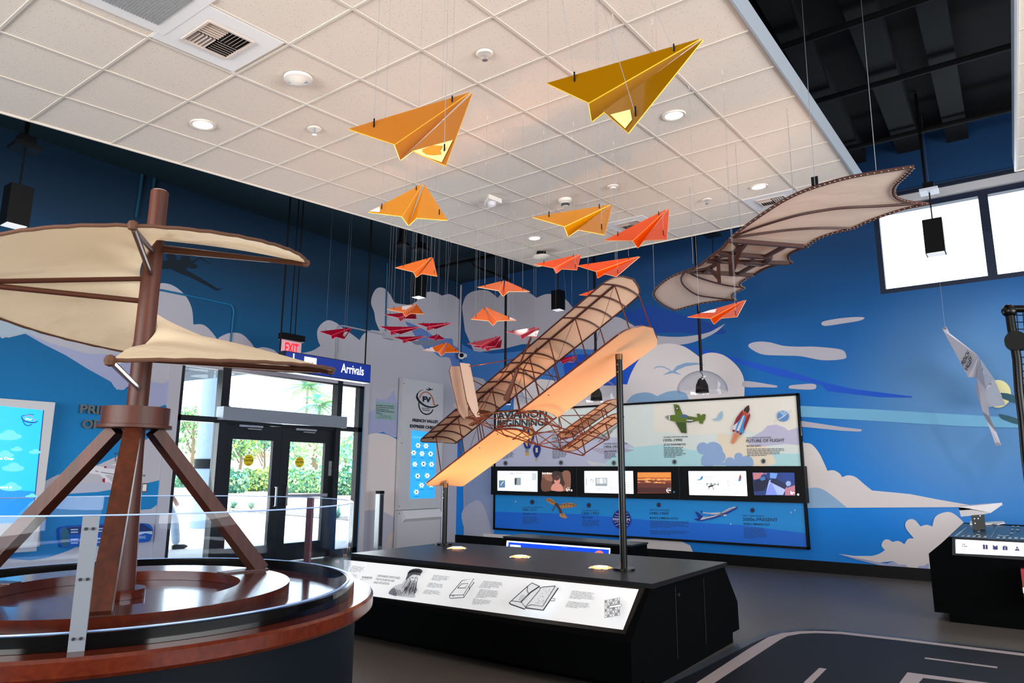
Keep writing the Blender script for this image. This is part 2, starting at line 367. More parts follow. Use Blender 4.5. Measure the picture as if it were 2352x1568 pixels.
# big cloud bank from far left down to the doors
S.fig([(0, 700), (60, 700), (150, 690), (230, 690), (330, 690), (355, 655), (377, 650), (402, 658), (427, 680), (441, 710), (444, 735), (444, 745),
       (444, 745), (465, 745), (480, 755), (494, 772), (499, 779), (499, 779), (508, 772), (530, 764), (555, 767), (575, 785), (586, 801), (586, 801), (605, 797), (628, 803), (645, 815),
       (700, 812), (732, 802), (736, 794), (736, 794), (730, 780), (730, 758), (740, 742), (755, 735), (772, 740), (786, 752), (805, 765), (820, 777), (826, 780), (826, 780), (830, 770), (845, 760), (865, 757), (885, 770), (905, 790), (905, 800),
       (905, 1400), (840, 1400), (840, 880), (415, 838), (372, 1400), (0, 1400), (0, 900)][:0] or
      [(0, 700), (330, 690)] + catmull([(340, 668), (355, 655), (377, 650), (402, 658), (427, 680), (441, 710), (444, 745)], 4, False) +
      catmull([(444, 745), (465, 745), (480, 755), (494, 772), (499, 779)], 4, False) + catmull([(499, 779), (508, 772), (530, 764), (555, 767), (575, 785), (586, 801)], 4, False) +
      catmull([(586, 801), (605, 797), (628, 803), (642, 812), (680, 812), (715, 806), (736, 794)], 4, False) + catmull([(736, 794), (730, 780), (729, 758), (740, 742), (755, 735), (772, 741), (786, 752)], 4, False) +
      catmull([(786, 752), (805, 765), (826, 781)], 3, False) + catmull([(826, 781), (836, 766), (856, 759), (880, 766), (900, 782)], 4, False) + [(900, 895), (415, 838), (402, 838), (395, 950), (372, 1292), (372, 1400), (0, 1400)], M_lw)
# cloud right of the sign (tall puff and cloud bank toward the corner)
S.fig(catmull([z1(135, 990), z1(95, 900), z1(80, 810), z1(52, 735), z1(60, 660), z1(95, 595), z1(140, 577), z1(190, 595), z1(235, 650), z1(262, 705), z1(282, 725)], 4, False) +
      catmull([z1(282, 725), z1(340, 735), z1(420, 740), z1(480, 710)], 3, False) + catmull([z1(480, 710), z1(520, 650), z1(600, 618), z1(670, 628), z1(722, 655)], 4, False) +
      catmull([z1(722, 655), z1(790, 640), z1(850, 665), z1(895, 700), z1(920, 740), z1(926, 760)], 4, False) + [(1066, 900), (1078, 1400), (815, 1400), (842, 895), (870, 800), (875, 770)], M_lw)
S.fig([z1(0, 1200), z1(0, 1003), z1(20, 992), z1(60, 980), z1(130, 990), z1(300, 1100), z1(200, 1300)], M_lw)
# blue swirl beside the corner camera
S.fig([z1(380, 900), z1(560, 980), z1(640, 1035), z1(700, 1045), z1(760, 1060), z1(820, 1065), z1(830, 1120), z1(880, 1150), z1(915, 1150), z1(940, 1500), z1(870, 1420), z1(820, 1330), z1(790, 1245), z1(700, 1235), z1(640, 1190), z1(560, 1160), z1(500, 1080), z1(430, 980)], mat('mural_swirl', '5f80c0', .75), True)
S.fig([z1(440, 1090), z1(520, 1080), z1(640, 1075), z1(720, 1080), z1(700, 1110), z1(600, 1125), z1(520, 1122), z1(470, 1118)], mat('mural_swirl_grey', '77859a', .75), True)
# pale-violet puffs around the notice, cloud below
def z7(x, y): return (820+x/3.92, 880+y/3.92)
S.fig(catmull([z7(85, 255), z7(140, 250), z7(168, 215), z7(166, 135)], 3, False) + [z7(215, 148), z7(270, 138)] + catmull([z7(315, 95), z7(325, 66)], 2, False) + catmull([z7(335, 66), z7(350, 130), z7(385, 215), z7(400, 320)], 3, False) + [z7(400, 470), z7(85, 470)], M_cls)
S.fig([z7(83, 455), z7(180, 452), z7(235, 436), z7(270, 458), z7(330, 480), z7(392, 492), z7(392, 524), z7(320, 500), z7(83, 480)], mat('mural_azure', '2f7fd0', .75))
S.fig(catmull([z7(78, 468), z7(130, 453), z7(200, 450), z7(270, 462), z7(330, 488), z7(400, 530)], 4, False) + [z7(400, 1560), z7(30, 1560)], M_clw)
S.fig(catmull([z7(70, 1145), z7(170, 1142), z7(260, 1165), z7(350, 1215), z7(400, 1260)], 3, False) + [z7(400, 1560), z7(40, 1560)], mat('mural_grey_lilac', 'b6b8c9', .75))
S.fig([z7(255, 1480), z7(280, 1390), z7(340, 1310), z7(420, 1250), z7(420, 1290), z7(360, 1340), z7(310, 1420), z7(300, 1500)], mat('mural_peach', 'cbbfb8', .75), True)
# left of the doors: sky fields and violet shade
def z8(x, y): return (x/3.564, 860+y/3.564)
S.fig([(0, 772), (20, 775), (58, 766), (100, 790), (150, 815), (200, 846), (254, 876), (262, 885), (268, 895), (285, 891), (300, 885), (306, 912), (300, 1060), z8(470, 820), z8(365, 888), (0, 1140)], M_skyl)
S.fig([(58, 766), (62, 765), (120, 790), (200, 812), (306, 815), (306, 860), (298, 890)] + catmull([(296, 880), (287, 893), (276, 895), (264, 890), (256, 877)], 3, False) + [(200, 846), (150, 815), (100, 790)], M_cls)
S.fig([(0, 712), (50, 728), (100, 745), (110, 770), (58, 765), (20, 772), (0, 772)], mat('mural_cloud_left', 'a9bccb', .75), True)
S.fig([(340, 868), (352, 878), (375, 881), (390, 871), (392, 870), (400, 874), (408, 880), (402, 935), (388, 948), (379, 930), (360, 935), (338, 935), (336, 900)], M_cls)
S.fig([(336, 932), (350, 934), (366, 934), (379, 929), (390, 940), (396, 945), (384, 960), (374, 970), (352, 990), (330, 1020), (318, 1030), (305, 1000), (308, 940)], M_skyl)
S.fig([z8(200, 960), z8(450, 830), z8(700, 760), z8(800, 740), z8(1000, 650), z8(1250, 500), z8(1390, 400), z8(1380, 850), z8(1370, 855), z8(1130, 905), z8(800, 960), z8(490, 980), z8(360, 990)], M_lw)
S.fig([z8(560, 905), z8(640, 890), z8(800, 885), z8(960, 900), z8(1120, 900), z8(1130, 905), z8(800, 960), z8(490, 982)], mat('mural_cloud_mid', 'b3b9ce', .75))
S.fig([z8(440, 990), z8(560, 975), z8(800, 960), z8(1130, 905), z8(1365, 850), z8(1345, 1015), z8(1290, 1060), z8(1235, 1100), z8(1150, 1105), z8(1080, 1130), z8(1040, 1300), z8(960, 1400), z8(620, 1410), z8(500, 1470), z8(380, 1500), z8(250, 1520), z8(0, 1500), z8(0, 1430), z8(330, 1405), z8(335, 1100)], M_skyl)
S.fig([z8(0, 1505), z8(120, 1512), z8(250, 1522), z8(380, 1503), z8(520, 1455), z8(640, 1410), z8(1060, 1395), z8(1300, 1420), z8(1300, 1800), z8(0, 1800)], M_lw)
lw.box((XW, DY0-.16, .0), (XW+.0305, DY0, DZ), M_lw); lw.box((XW, DY1, 0), (XW+.0305, DY1+.10, DZ), M_lw); lw.box((XW, DY0-.16, DZ), (XW+.0305, DY1+.1, DZ+.03), M_lw)
# dark airliner silhouette high on the wall
S.fig([z5(150, 165), z5(205, 165), z5(185, 105), z5(235, 95), z5(262, 100), z5(290, 160), z5(335, 158), z5(330, 130), z5(360, 120), z5(410, 125), z5(420, 160), z5(445, 170), z5(520, 130), z5(640, 208), z5(520, 145),
       z5(440, 200), z5(480, 200), z5(495, 220), z5(480, 245), z5(420, 245), z5(400, 225), z5(380, 260), z5(500, 325), z5(620, 400), z5(700, 452), z5(752, 435), z5(705, 465), z5(680, 466), z5(560, 400), z5(420, 330), z5(300, 285), z5(230, 250), z5(140, 250)], mat('mural_airliner_shadow', '041a28', .75))
# small printed jet with LIFT and DRAG
M_jet = mat('print_white', 'dcdce6', .6); M_mag = mat('print_magenta', '97103c', .6)
S.fig([z8(700, 775), z8(715, 755), z8(760, 745), z8(830, 752), z8(870, 758), z8(920, 738), z8(940, 728), z8(962, 738), z8(955, 750), z8(925, 772), z8(1000, 785), z8(1010, 838), z8(900, 822), z8(860, 820), z8(940, 905), z8(945, 920), z8(900, 885), z8(850, 850), z8(815, 818), z8(740, 808), z8(710, 795)], M_jet)
S.fig([z8(858, 752), z8(900, 745), z8(960, 742), z8(925, 770), z8(870, 768)], mat('print_grey', 'b4b4c4', .6))
S.fig(ell(*z8(862, 757), 3.2, 2.4), M_mag).fig(ell(*z8(853, 865), 4.4, 5), M_mag).fig([z8(860, 848), z8(892, 862), z8(890, 878), z8(860, 882)], M_jet)
S.fig([z8(728, 765), z8(735, 762), z8(757, 768), z8(755, 776), z8(732, 772)], M_ink).line([z8(825, 798), z8(960, 820)], 1.4, M_text).line([z8(780, 788), z8(806, 794)], 1.4, M_text)
S.text('LIFT', z8(935, 652), z8(970, 655), 4, M_text, .03).line([z8(946, 668), z8(946, 710)], 1.6, M_text)
S.text('DRAG', z8(1150, 830), z8(1188, 833), 4, M_text, .03).line([z8(1126, 825), z8(1136, 826)], 1.6, M_text)
S.text('GRAVITY', z8(887, 1020), z8(990, 1016), 4, M_text, .02).line([z8(932, 1010), z8(932, 960)], 1.6, M_text)
lw.build('wall_left', **ST)
# raised lettering PRINCIPLES OF FLIGHT
M_let = mat('brushed_grey_letter', '5d686c', .4, metal=.3)
tw = thing('wall_lettering', onX(262, 955, XW), 'grey raised letters reading PRINCIPLES OF FLIGHT on the blue wall behind the wooden screw', 'lettering')
for tx, a_, b_ in (('PRINCIPLES', z8(645, 312), z8(1222, 350)), ('OF', z8(662, 436), z8(802, 440)), ('FLIGHT', z8(850, 442), z8(1180, 462))):
    tb = MB(); Sheet((XW, 0, 0), (1, 0, 0), tb, start=.03).text(tx, a_, b_, 19, M_let, .03, .03); tb.build('word', tw)
# --- soffit, roof, far wall
M_rf = mat('black_roof', '020203', .95)
MB().box((XW-.2, -5, 5.34), (-2.2, YW+.2, 5.5), mat('teal_soffit', '042c3a', .8)).build('ceiling', **ST)
MB().box((-2.2, -5, 6.22), (6.2, YW+.2, 6.35), M_rf).build('ceiling', **ST)
MB().box((-2.3, -5, 5.34), (-2.2, YW+.2, 6.35), M_rf).build('ceiling', **ST)
rb = MB(); M_beam = mat('grey_roof_beam', '05070b', .9)
for a, b, wd in (((1945, 0), (2078, 262), .30), ((2142, 0), (2178, 232), .26), ((1770, 30), (1945, 300), .24)):
    p = onZ(*a, 6.0); q = onZ(*b, 6.0); x = (p.x+q.x)/2; rb.box((x-wd/2, -4.8, 5.98), (x+wd/2, YW, 6.2), M_beam)
rb.build('trim_1', **ST)
pb = MB()
for y0 in (7.2, 8.6, 10.2): pb.cyl((-2.2, y0, 5.9), (3, y0, 5.9), .035, M_beam, 10)
pb.build('trim_2', **ST)
mw = MB(); WX0, WX1, WZ0, WZ1 = -1.40, 2.6, 3.93, 5.42
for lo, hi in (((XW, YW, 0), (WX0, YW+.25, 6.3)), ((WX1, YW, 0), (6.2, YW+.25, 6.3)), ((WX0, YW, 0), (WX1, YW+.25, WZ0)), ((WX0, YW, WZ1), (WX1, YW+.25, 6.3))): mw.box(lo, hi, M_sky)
S = Sheet((0, YW, 0), (0, -1, 0), mw)
def m2(x, y): return (1300+x/3.92, 600+y/3.92)
def m3(x, y): return (1800+x/2.958, 820+y/2.958)
M_glow = mat('mural_spot_glow', '3d8cc2', .7)  # unused colour for the painted spotlight glow
# deep-blue sweeps and dark streaks
S.fig([m2(800, 400), m2(830, 430), m2(1000, 470), m2(1300, 560), m2(1440, 645), m2(1200, 655), m2(1000, 640), m2(800, 640), m2(660, 580), m2(520, 480), m2(640, 430), m2(720, 400)], mat('mural_ultramarine', '063f98', .7), True)
S.fig([m2(1040, 755), m2(1300, 805), m2(1600, 890), m2(2000, 985), (1900, 880), (1960, 893), (2095, 910), (2095, 913), (2020, 912), (1900, 898), m2(2300, 1110), m2(1900, 1030), m2(1600, 930), m2(1230, 835)], M_deep)
# cloud sweep behind the wings
S.fig(catmull([(1061, 705), (1070, 680), (1090, 668), (1120, 667), (1143, 684)], 4, False) +
      catmull([(1143, 684), (1160, 668), (1190, 667), (1215, 672), (1232, 684)], 4, False) + catmull([(1232, 684), (1255, 675), (1280, 678), (1302, 690), (1318, 710)], 4, False) + [m2(180, 520), m2(300, 495)] +
      catmull([m2(390, 500), m2(480, 505), m2(580, 560), m2(700, 630), m2(820, 668), m2(980, 680), m2(1130, 670), m2(1280, 640), m2(1380, 590), m2(1436, 558)], 4, False) +
      catmull([m2(1436, 558), m2(1360, 630), m2(1250, 690), m2(1100, 740), m2(960, 755), m2(860, 760), m2(700, 770), m2(500, 800), m2(260, 830)], 4, False) + [m2(100, 815), m2(0, 760), (1260, 790), (1200, 790), (1160, 800), (1090, 810), (1068, 760)], M_cl)
S.fig([(1060, 790), (1090, 806), (1130, 812), (1180, 808), (1230, 800), (1300, 800), (1420, 805), (1400, 860), (1340, 930), (1180, 960), (1075, 905), (1062, 850)], mat('mural_mid_blue', '3c78c0', .7))
S.fig([(1290, 815), (1420, 812), (1478, 800), (1470, 830), (1452, 862), (1441, 882), (1380, 895), (1300, 880)], M_deep)
S.fig([(1062, 860), (1075, 862), (1110, 870), (1136, 900), (1140, 960), (1130, 1230), (1078, 1290), (1066, 1290)], M_cl)
S.fig([(1066, 1060), (1080, 1048), (1100, 1050), (1125, 1070), (1133, 1100), (1133, 1230), (1075, 1250)], mat('mural_slate', '8d9dc0', .7), True)
S.fig([(1080, 1240), (1060, 1180), (1090, 1150), (1110, 1160), (1128, 1220), (1120, 1250)], mat('mural_ring', 'aeb1c4', .7), True)
# big white cloud above the panel
S.fig([(1180, 900), (1240, 870), (1380, 885), (1425, 885), m2(480, 1105), m2(550, 1108)] + catmull([m2(550, 1108), m2(590, 1000), m2(660, 880), m2(760, 780), m2(860, 745), m2(960, 742), m2(1060, 765), m2(1140, 815), m2(1198, 858)], 4, False) +
      catmull([m2(1198, 858), m2(1260, 828), m2(1340, 823), m2(1430, 850), m2(1520, 920), m2(1580, 1000), m2(1606, 1090), m2(1606, 1210)], 4, False) + [(1708, 960), (1180, 960)], M_clw)
for pts in ([m2(775, 972), m2(820, 943), m2(880, 945), m2(930, 970), m2(955, 990), m2(1000, 940), m2(1080, 912), m2(1180, 912), m2(1260, 935), m2(1180, 930), m2(1080, 945), m2(1010, 975), m2(985, 990), m2(1040, 1022), m2(960, 1005), m2(870, 1025), m2(940, 985), m2(880, 955), m2(830, 952)],):
    S.fig(pts, M_bird)
S.fig(catmull([m2(540, 1270), m2(600, 1205), m2(690, 1180), m2(760, 1185), m2(820, 1212)], 4, False) + catmull([m2(820, 1212), m2(920, 1172), m2(1010, 1165), m2(1080, 1190), m2(1100, 1230)], 4, False) + [m2(1140, 1270)], M_bird)
for pts in ([m2(1645, 770), m2(1660, 738), m2(1740, 722), m2(1840, 730), m2(1960, 760), m2(2100, 768), m2(2240, 768), (1930, 802), (1943, 814), (1938, 824), (1890, 827), (1840, 818), m2(1960, 848), m2(1800, 842), m2(1720, 820)],
            [m2(2300, 560), m2(2320, 540), (1920, 732), (1960, 728), (1985, 729), (1975, 736), (1940, 742), (1900, 748), m2(2310, 575)],
            [m2(1600, 1080), m2(1700, 1085), m2(1850, 1110), m2(1900, 1120), m2(1890, 1135), m2(1780, 1133), m2(1600, 1130)],
            [m3(35, 205), m3(45, 192), m3(110, 185), m3(180, 180), m3(215, 185), m3(222, 202), m3(205, 218), m3(140, 220), m3(45, 213)]):
    S.fig(pts, M_cl, True)
S.fig([m3(105, 330), m3(620, 355), m3(1250, 392), m3(1633, 415), m3(1633, 480), m3(1200, 468), m3(600, 432), m3(115, 405)], M_pale)
S.fig([m3(115, 432), m3(250, 452), m3(400, 475), m3(500, 487)] + catmull([m3(500, 487), m3(528, 490), m3(528, 502), m3(505, 505)], 3, False) + [m3(400, 500), m3(118, 472)], M_cl)
S.fig([m3(120, 560), m3(140, 585)] + catmull([m3(140, 582), m3(190, 592), m3(240, 650), m3(275, 720), m3(298, 772)], 4, False) + catmull([m3(298, 772), m3(340, 768), m3(380, 790), m3(397, 815)], 4, False) +
      catmull([m3(397, 815), m3(440, 802), m3(490, 815), m3(550, 865), m3(600, 905)], 4, False) + [m3(760, 920), m3(860, 930), m3(1040, 965), m3(1270, 1005), m3(1500, 1005), m3(1400, 1017), m3(150, 1024)], M_clw)
S.fig(catmull([m3(150, 900), m3(200, 885), m3(260, 895), m3(330, 940), m3(430, 1022)], 4, False) + [m3(150, 1024)], M_cls2)
S.fig([(1430, 1240), (1490, 1232), (1555, 1238), (1585, 1252), (1602, 1290), (1602, 1305), (1110, 1280), (1110, 1225)], M_clw)
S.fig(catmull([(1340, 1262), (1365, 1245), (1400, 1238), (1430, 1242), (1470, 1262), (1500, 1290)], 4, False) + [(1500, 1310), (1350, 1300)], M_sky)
S.fig([m3(370, 1336), m3(480, 1350), m3(600, 1350)] + catmull([m3(600, 1350), m3(650, 1335), m3(688, 1310)], 3, False) + catmull([m3(688, 1310), m3(665, 1280), m3(680, 1245), m3(710, 1238), m3(740, 1255)], 4, False) +
      catmull([m3(740, 1255), m3(780, 1248), m3(820, 1270)], 3, False) + catmull([m3(820, 1270), m3(845, 1235), m3(885, 1230)], 3, False) + catmull([m3(885, 1230), m3(835, 1170), m3(827, 1130), m3(850, 1103), m3(890, 1105), m3(930, 1150)], 4, False) +
      catmull([m3(930, 1150), m3(970, 1138), m3(1010, 1150)], 3, False) + catmull([m3(1010, 1150), m3(1030, 1085), m3(1090, 1054), m3(1150, 1060), m3(1225, 1125), m3(1260, 1200)], 4, False) + [m3(1260, 1500), m3(990, 1498), m3(980, 1400)] +
      catmull([m3(980, 1400), m3(950, 1418), m3(915, 1418)], 3, False) + catmull([m3(915, 1418), m3(905, 1455), m3(870, 1455), m3(830, 1410)], 4, False) + catmull([m3(830, 1410), m3(780, 1408), m3(745, 1385)], 3, False) + [m3(650, 1395), m3(500, 1365)], M_clw)
S.fig([m3(380, 1338), m3(560, 1380), m3(700, 1402), m3(745, 1385)] + [m3(780, 1408), m3(830, 1410), m3(870, 1455), m3(905, 1455), m3(915, 1418), m3(950, 1418), m3(985, 1400), m3(996, 1500), m3(800, 1482), m3(750, 1438), m3(640, 1410), m3(480, 1370)], M_cls)
def m4(x, y): return (2130+x/4.126, 680+y/4.126)
S.fig(ell(*m4(670, 925), 30, 32), M_sun)
S.fig([m4(695, 915), m4(760, 920), m4(860, 950), m4(1100, 990), m4(1100, 1060), m4(870, 1020), m4(780, 995), m4(700, 965), m4(690, 940), m4(710, 942), m4(695, 928)], M_sil)
S.fig([m4(682, 1115), m4(760, 1130), m4(860, 1160), m4(1100, 1190), m4(1100, 1270), m4(910, 1228), m4(800, 1200), m4(710, 1165), m4(680, 1140), m4(705, 1142), m4(684, 1128)], M_sil)
S.line([m4(900, 1060), m4(865, 1160)], 1.6, M_sil)
mw.build('wall_far', **ST)
MB().box((XW, YW-.02, 0), (3.5, YW, .16), M_blk).build('baseboard_far', **ST)
# clerestory window in the far wall
wb = MB(); M_wf = mat('navy_window_frame', '0a1a34', .5)
zf = 5.13
for a, b in (((WX0, WZ0), (WX1, WZ0+.07)), ((WX0, zf), (WX1, zf+.08)), ((WX0, WZ0+.0701), (WX0+.07, zf-.0001)), ((WX1-.07, WZ0+.0701), (WX1, zf-.0001)), ((-.11, WZ0+.0701), (.0, zf-.0001)), ((1.25, WZ0+.0701), (1.35, zf-.0001))):
    wb.box((a[0], YW+.02, a[1]), (b[0], YW+.14, b[1]), M_wf)
wo = wb.build('window_1', **ST)
MB().box((WX0, YW+.075, WZ0+.07), (WX1, YW+.085, zf), M_glass).build('pane', wo)
tb = MB(); tb.box((WX0, YW-.05, zf+.09), (WX1, YW+.2, zf+.2), mat('window_head_white', 'c9c9cf', .5)); tb.box((WX0-.02, YW-.07, zf+.21), (WX1, YW+.0, zf+.26), M_wf)
tb.build('trim_3', **ST)
# room behind the camera: walls, with large openings added to let daylight in
bw = MB(); Mw2 = mat('plain_wall', 'b9b5b0', .8)
for lo, hi in (((XW, -5.2, 0), (6.2, -5, .6)), ((XW, -5.2, 3.2), (6.2, -5, 6.3)), ((XW, -5.2, .6), (-6.2, -5, 3.2)), ((1.2, -5.2, .6), (6.2, -5, 3.2))): bw.box(lo, hi, Mw2)
bw.build('wall_back', **ST)
bw = MB()
for lo, hi in (((6, -5, 0), (6.2, YW, .6)), ((6, -5, 3.2), (6.2, YW, 6.3)), ((6, -5, .6), (6.2, -.6, 3.2)), ((6, 7.6, .6), (6.2, YW, 3.2))): bw.box(lo, hi, Mw2)
bw.build('wall_right', **ST)
# ================================================================== SUSPENDED CEILING (sloping tile cloud)
ct = MB(); XL, XR, TL, TF = -6.035, -1.16, -4.0, 9.09
def cbox(mb, x0, x1, t0, t1, h0, h1, m):
    P = [C(x, t, h) for h in (h0, h1) for x, t in ((x0, t0), (x1, t0), (x1, t1), (x0, t1))]
    mb.add(P, [(0,3,2,1),(4,5,6,7),(0,1,5,4),(1,2,6,5),(2,3,7,6),(3,0,4,7)], m)
cbox(ct, XL, XR, TL, TF, .004, .04, M_tile); ct.build('ceiling', **ST)
ct = MB(); cbox(ct, .28, 4.5, TL, TF, .004, .04, M_tile); ct.build('ceiling', **ST)
gb = MB(); M_tee = mat('ceiling_tee_white', 'd2cabf', .5)
for j in range(-1, 8): cbox(gb, XC0+j*TS-.010, XC0+j*TS+.010, TL, TF, -.004, .003, M_tee)
for i in range(-8, 13): cbox(gb, XL, XR, T0+i*TS-.008, T0+i*TS+.008, -.0035, .003, M_tee)
for j in range(0, 8): cbox(gb, .28+j*TS-.012, .28+j*TS+.012, TL, TF, -.004, .003, M_tee)
for i in range(-8, 13): cbox(gb, .28, 4.5, T0+i*TS-.008, T0+i*TS+.008, -.0035, .003, M_tee)
gb.build('trim_4', **ST)
fa = MB(); M_fas = mat('fascia_grey', 'aab4be', .4, metal=.2)
cbox(fa, XR, XR+.015, TL, TF, -.012, .17, M_fas); cbox(fa, XL-.015, XL, TL, TF, -.012, .17, M_tee); cbox(fa, XL, XR, TF, TF+.015, -.012, .17, M_tee)
cbox(fa, .265, .28, TL, TF, -.012, .17, M_fas); cbox(fa, .28, 4.5, TF, TF+.015, -.012, .17, M_tee)
fa.build('trim_5', **ST)
# ================================================================== GLAZED ENTRANCE
M_door = mat('dark_door_frame', '10161c', .4)
def jamb(mb, y0, y1, z0, z1, d=.07): mb.box((XW-.13, y0, z0), (XW-.13+d*1.6, y1, z1), M_door)
fr = MB()
ZH = 2.10       # underside of the door header
ya = onX(499, 958, XW-.05).y; yc = onX(764, 1030, XW-.05).y; yd = yc+.10
jamb(fr, DY0, DY0+.07, 0, DZ); jamb(fr, ya, ya+.13, 0, DZ, .09); jamb(fr, yc, yd, 0, DZ, .09); jamb(fr, DY1-.09, DY1, 0, DZ)
jamb(fr, DY0, DY1, DZ-.07, DZ); jamb(fr, DY0, DY1, 2.06, 2.14)
jamb(fr, DY0, ya, 0, .12); jamb(fr, yd, DY1, 0, .12)
wi = fr.build('window_2', **ST)
MB().box((XW-.09, DY0+.07, .12), (XW-.08, ya, 2.06), M_glass).build('pane', wi)
MB().box((XW-.09, yd, .12), (XW-.08, DY1-.09, 2.06), M_glass).build('pane', wi)
MB().box((XW-.09, DY0+.07, 2.14), (XW-.08, DY1-.09, DZ-.07), M_glass).build('pane', wi)
ym = (ya+.13+yc)/2
M_yel = mat('yellow_sticker', 'e6cf10', .5)
for k, (y0, y1) in enumerate(((ya+.13, ym-.005), (ym+.005, yc))):
    d = MB(); st = .15
    d.box((XW-.12, y0, .02), (XW-.06, y0+st, ZH-.02), M_door); d.box((XW-.12, y1-st, .02), (XW-.06, y1, ZH-.02), M_door)
    d.box((XW-.12, y0+st, ZH-.26), (XW-.06, y1-st, ZH-.02), M_door); d.box((XW-.12, y0+st, .02), (XW-.06, y1-st, .28), M_door)
    do = d.build('door_%d' % (k+1), **ST)
    MB().box((XW-.094, y0+st, .28), (XW-.086, y1-st, ZH-.26), M_glass).build('pane', do)
    h = MB(); yh = y1-.09 if k == 0 else y0+.09
    h.tube([(XW-.05, yh, 1.14), (XW+.02, yh, 1.14), (XW+.02, yh, .86), (XW-.05, yh, .86)], .02, M_chrome, 8); h.build('door_handle', do)
    b = MB(); b.bar((XW-.02, y0+.1, 1.0), (XW-.02, y1-.1, 1.0), .04, .05, M_alu); b.build('push_bar', do) if k else None
    s = MB(); cy = onX((574, 691)[k], 1057, XW-.05).y; cz = onX((574, 691)[k], (1057, 1061)[k], XW-.05).z
    s.cyl((XW-.083, cy, cz), (XW-.08, cy, cz), .085, M_yel, 28)
    for i, (t, hh, ww) in enumerate((('AUTOMATIC', .016, .10), ('CAUTION', .032, .15), ('DOOR', .018, .06))):
        s.text(t, (XW-.0785, cy-ww/2, cz+.035-i*.05), (0, ww, 0), (0, 0, hh), M_ink, .02)
    s.build('caution_sticker', do, label='round yellow CAUTION sticker on the glass')
    c = MB(); c.bar((XW-.03, y0+.22, ZH-.06), (XW-.03, y0+.62, ZH-.06), .03, .03, M_alu); c.bar((XW-.0, y0+.35, ZH-.1), (XW-.03, y0+.6, ZH-.1), .02, .015, M_alu); c.build('door_closer_arm', do)
# header with the automatic opener
hb = MB(); hb.box((XW-.05, ya-.02, ZH), (XW+.13, yd+.03, ZH+.19), mat('opener_grey', '8f98a4', .4, metal=.4))
hb.build('door_opener', **L('long grey automatic opener box above the glass double doors', 'door opener'))
MB().tube([onX(*z, XW-.03) for z in catmull([(524, 915), (524, 930), (540, 938), (575, 941), (600, 943), (606, 952)], 4, False)], .008, M_blk, 6).build('cable', **L('black cable looping down onto the grey door opener box', 'cable'))
tg = MB(); p = onX(509, 1025, XW-.04); tg.box((XW-.04, p.y-.04, p.z-.26), (XW-.03, p.y+.04, p.z+.16), M_white); tg.build('paper_notice', **L('narrow white notice strip on the black mullion left of the doors', 'notice'))
p = onX(768, 1074, XW-.02); s = MB(); s.box((XW-.07, p.y-.09, p.z-.13), (XW-.05, p.y+.09, p.z+.11), mat('grey_label', '8d949b', .5))
s.text('EXIT', (XW-.048, p.y-.06, p.z-.02), (0, .12, 0), (0, 0, .035), M_ink); s.build('exit_label', **L('small grey tactile EXIT plate on the glass right of the doors', 'sign'))
# ================================================================== HANGING SIGNS
XS = -7.6
def sign_box():
    t = thing('arrivals_sign', onX(745, 850, XS), 'long blue hanging sign reading Arrivals over the glass doors', 'sign')
    a = onX(655, 808, XS); b = onX(852, 838, XS); zt = (a.z+b.z)/2+.01; zb = onX(852, 886, XS).z; zb = (zb+onX(660, 846, XS).z)/2
    y0 = a.y; y1 = b.y
    bb = MB(); bb.box((XS-.14, y0, zb), (XS, y1, zt), mat('sign_case', '10182c', .4)); bb.build('case', t)
    fm = mat('sign_blue', '0a2f92', .35, emit=.25); mb = MB(); mb.box((XS, y0+.012, zb+.012), (XS+.006, y1-.012, zt-.012), fm)
    h = zt-zb; Wm = mat('sign_lettering', 'ffffff', .5, emit=.9)
    mb.text('Arrivals', (XS+.009, y1-.14-.42, zb+h*.36), (0, .42, 0), (0, 0, .125), Wm, .012)
    mb.text('L', (XS+.009, y0+.12, zb+h*.36), (0, .07, 0), (0, 0, .15), Wm, .01)
    mb.box((XS+.007, y0+.30, zb+h*.3), (XS+.009, y0+.5, zb+h*.86), Wm)
    mb.text('AA', (XS+.0105, y0+.34, zb+h*.42), (0, .12, 0), (0, 0, .06), fm)
    R_ = mat('sign_ring', '2046ae', .4)
    mb.tube([(XS+.008, y1-.13+.11*math.cos(q), zb+h*.5+.11*math.sin(q)) for q in [i*math.pi/16 for i in range(33)]], .003, R_, 4)
    mb.build('sign_face', t)
    for yy in (onX(651, 800, XS).y, onX(846, 835, XS).y): MB().cyl((XS-.07, yy, zt), (XS-.07, yy, 5.34), .011, M_blk, 8).build('hanging_rod', t)
sign_box()
XE = -8.25
p = onX(669, 773, XE); t = thing('exit_sign', p, 'red lit EXIT sign hanging on two rods above the blue sign', 'sign')
y0 = onX(645, 775, XE).y; y1 = onX(695, 780, XE).y; zt = p.z+.03
MB().box((XE-.06, y0, zt-.09), (XE+.06, y1, zt), M_blk).build('housing', t)
e = MB(); e.box((XE-.008, y0+.02, zt-.30), (XE+.008, y1-.02, zt-.09), mat('exit_panel', 'b8a8b0', .2, emit=.25, ecol='ff90a0'))
e.text('EXIT', (XE+.011, y0+.07, zt-.265), (0, (y1-y0)-.14, 0), (0, 0, .14), mat('exit_red', 'ff1020', .4, emit=2.2), .03); e.build('exit_panel', t)
lamp('exit_sign_glow', 'POINT', (XE-.2, (y0+y1)/2-.15, zt-.2), (0, 0, 0), 1.2, (1, .05, .15), shadow_soft_size=.1)
for yy in (p.y-.02, p.y+.06): MB().cyl((XE, yy, zt), (XE, yy, 5.34), .008, M_blk, 8).build('hanging_rod', t)
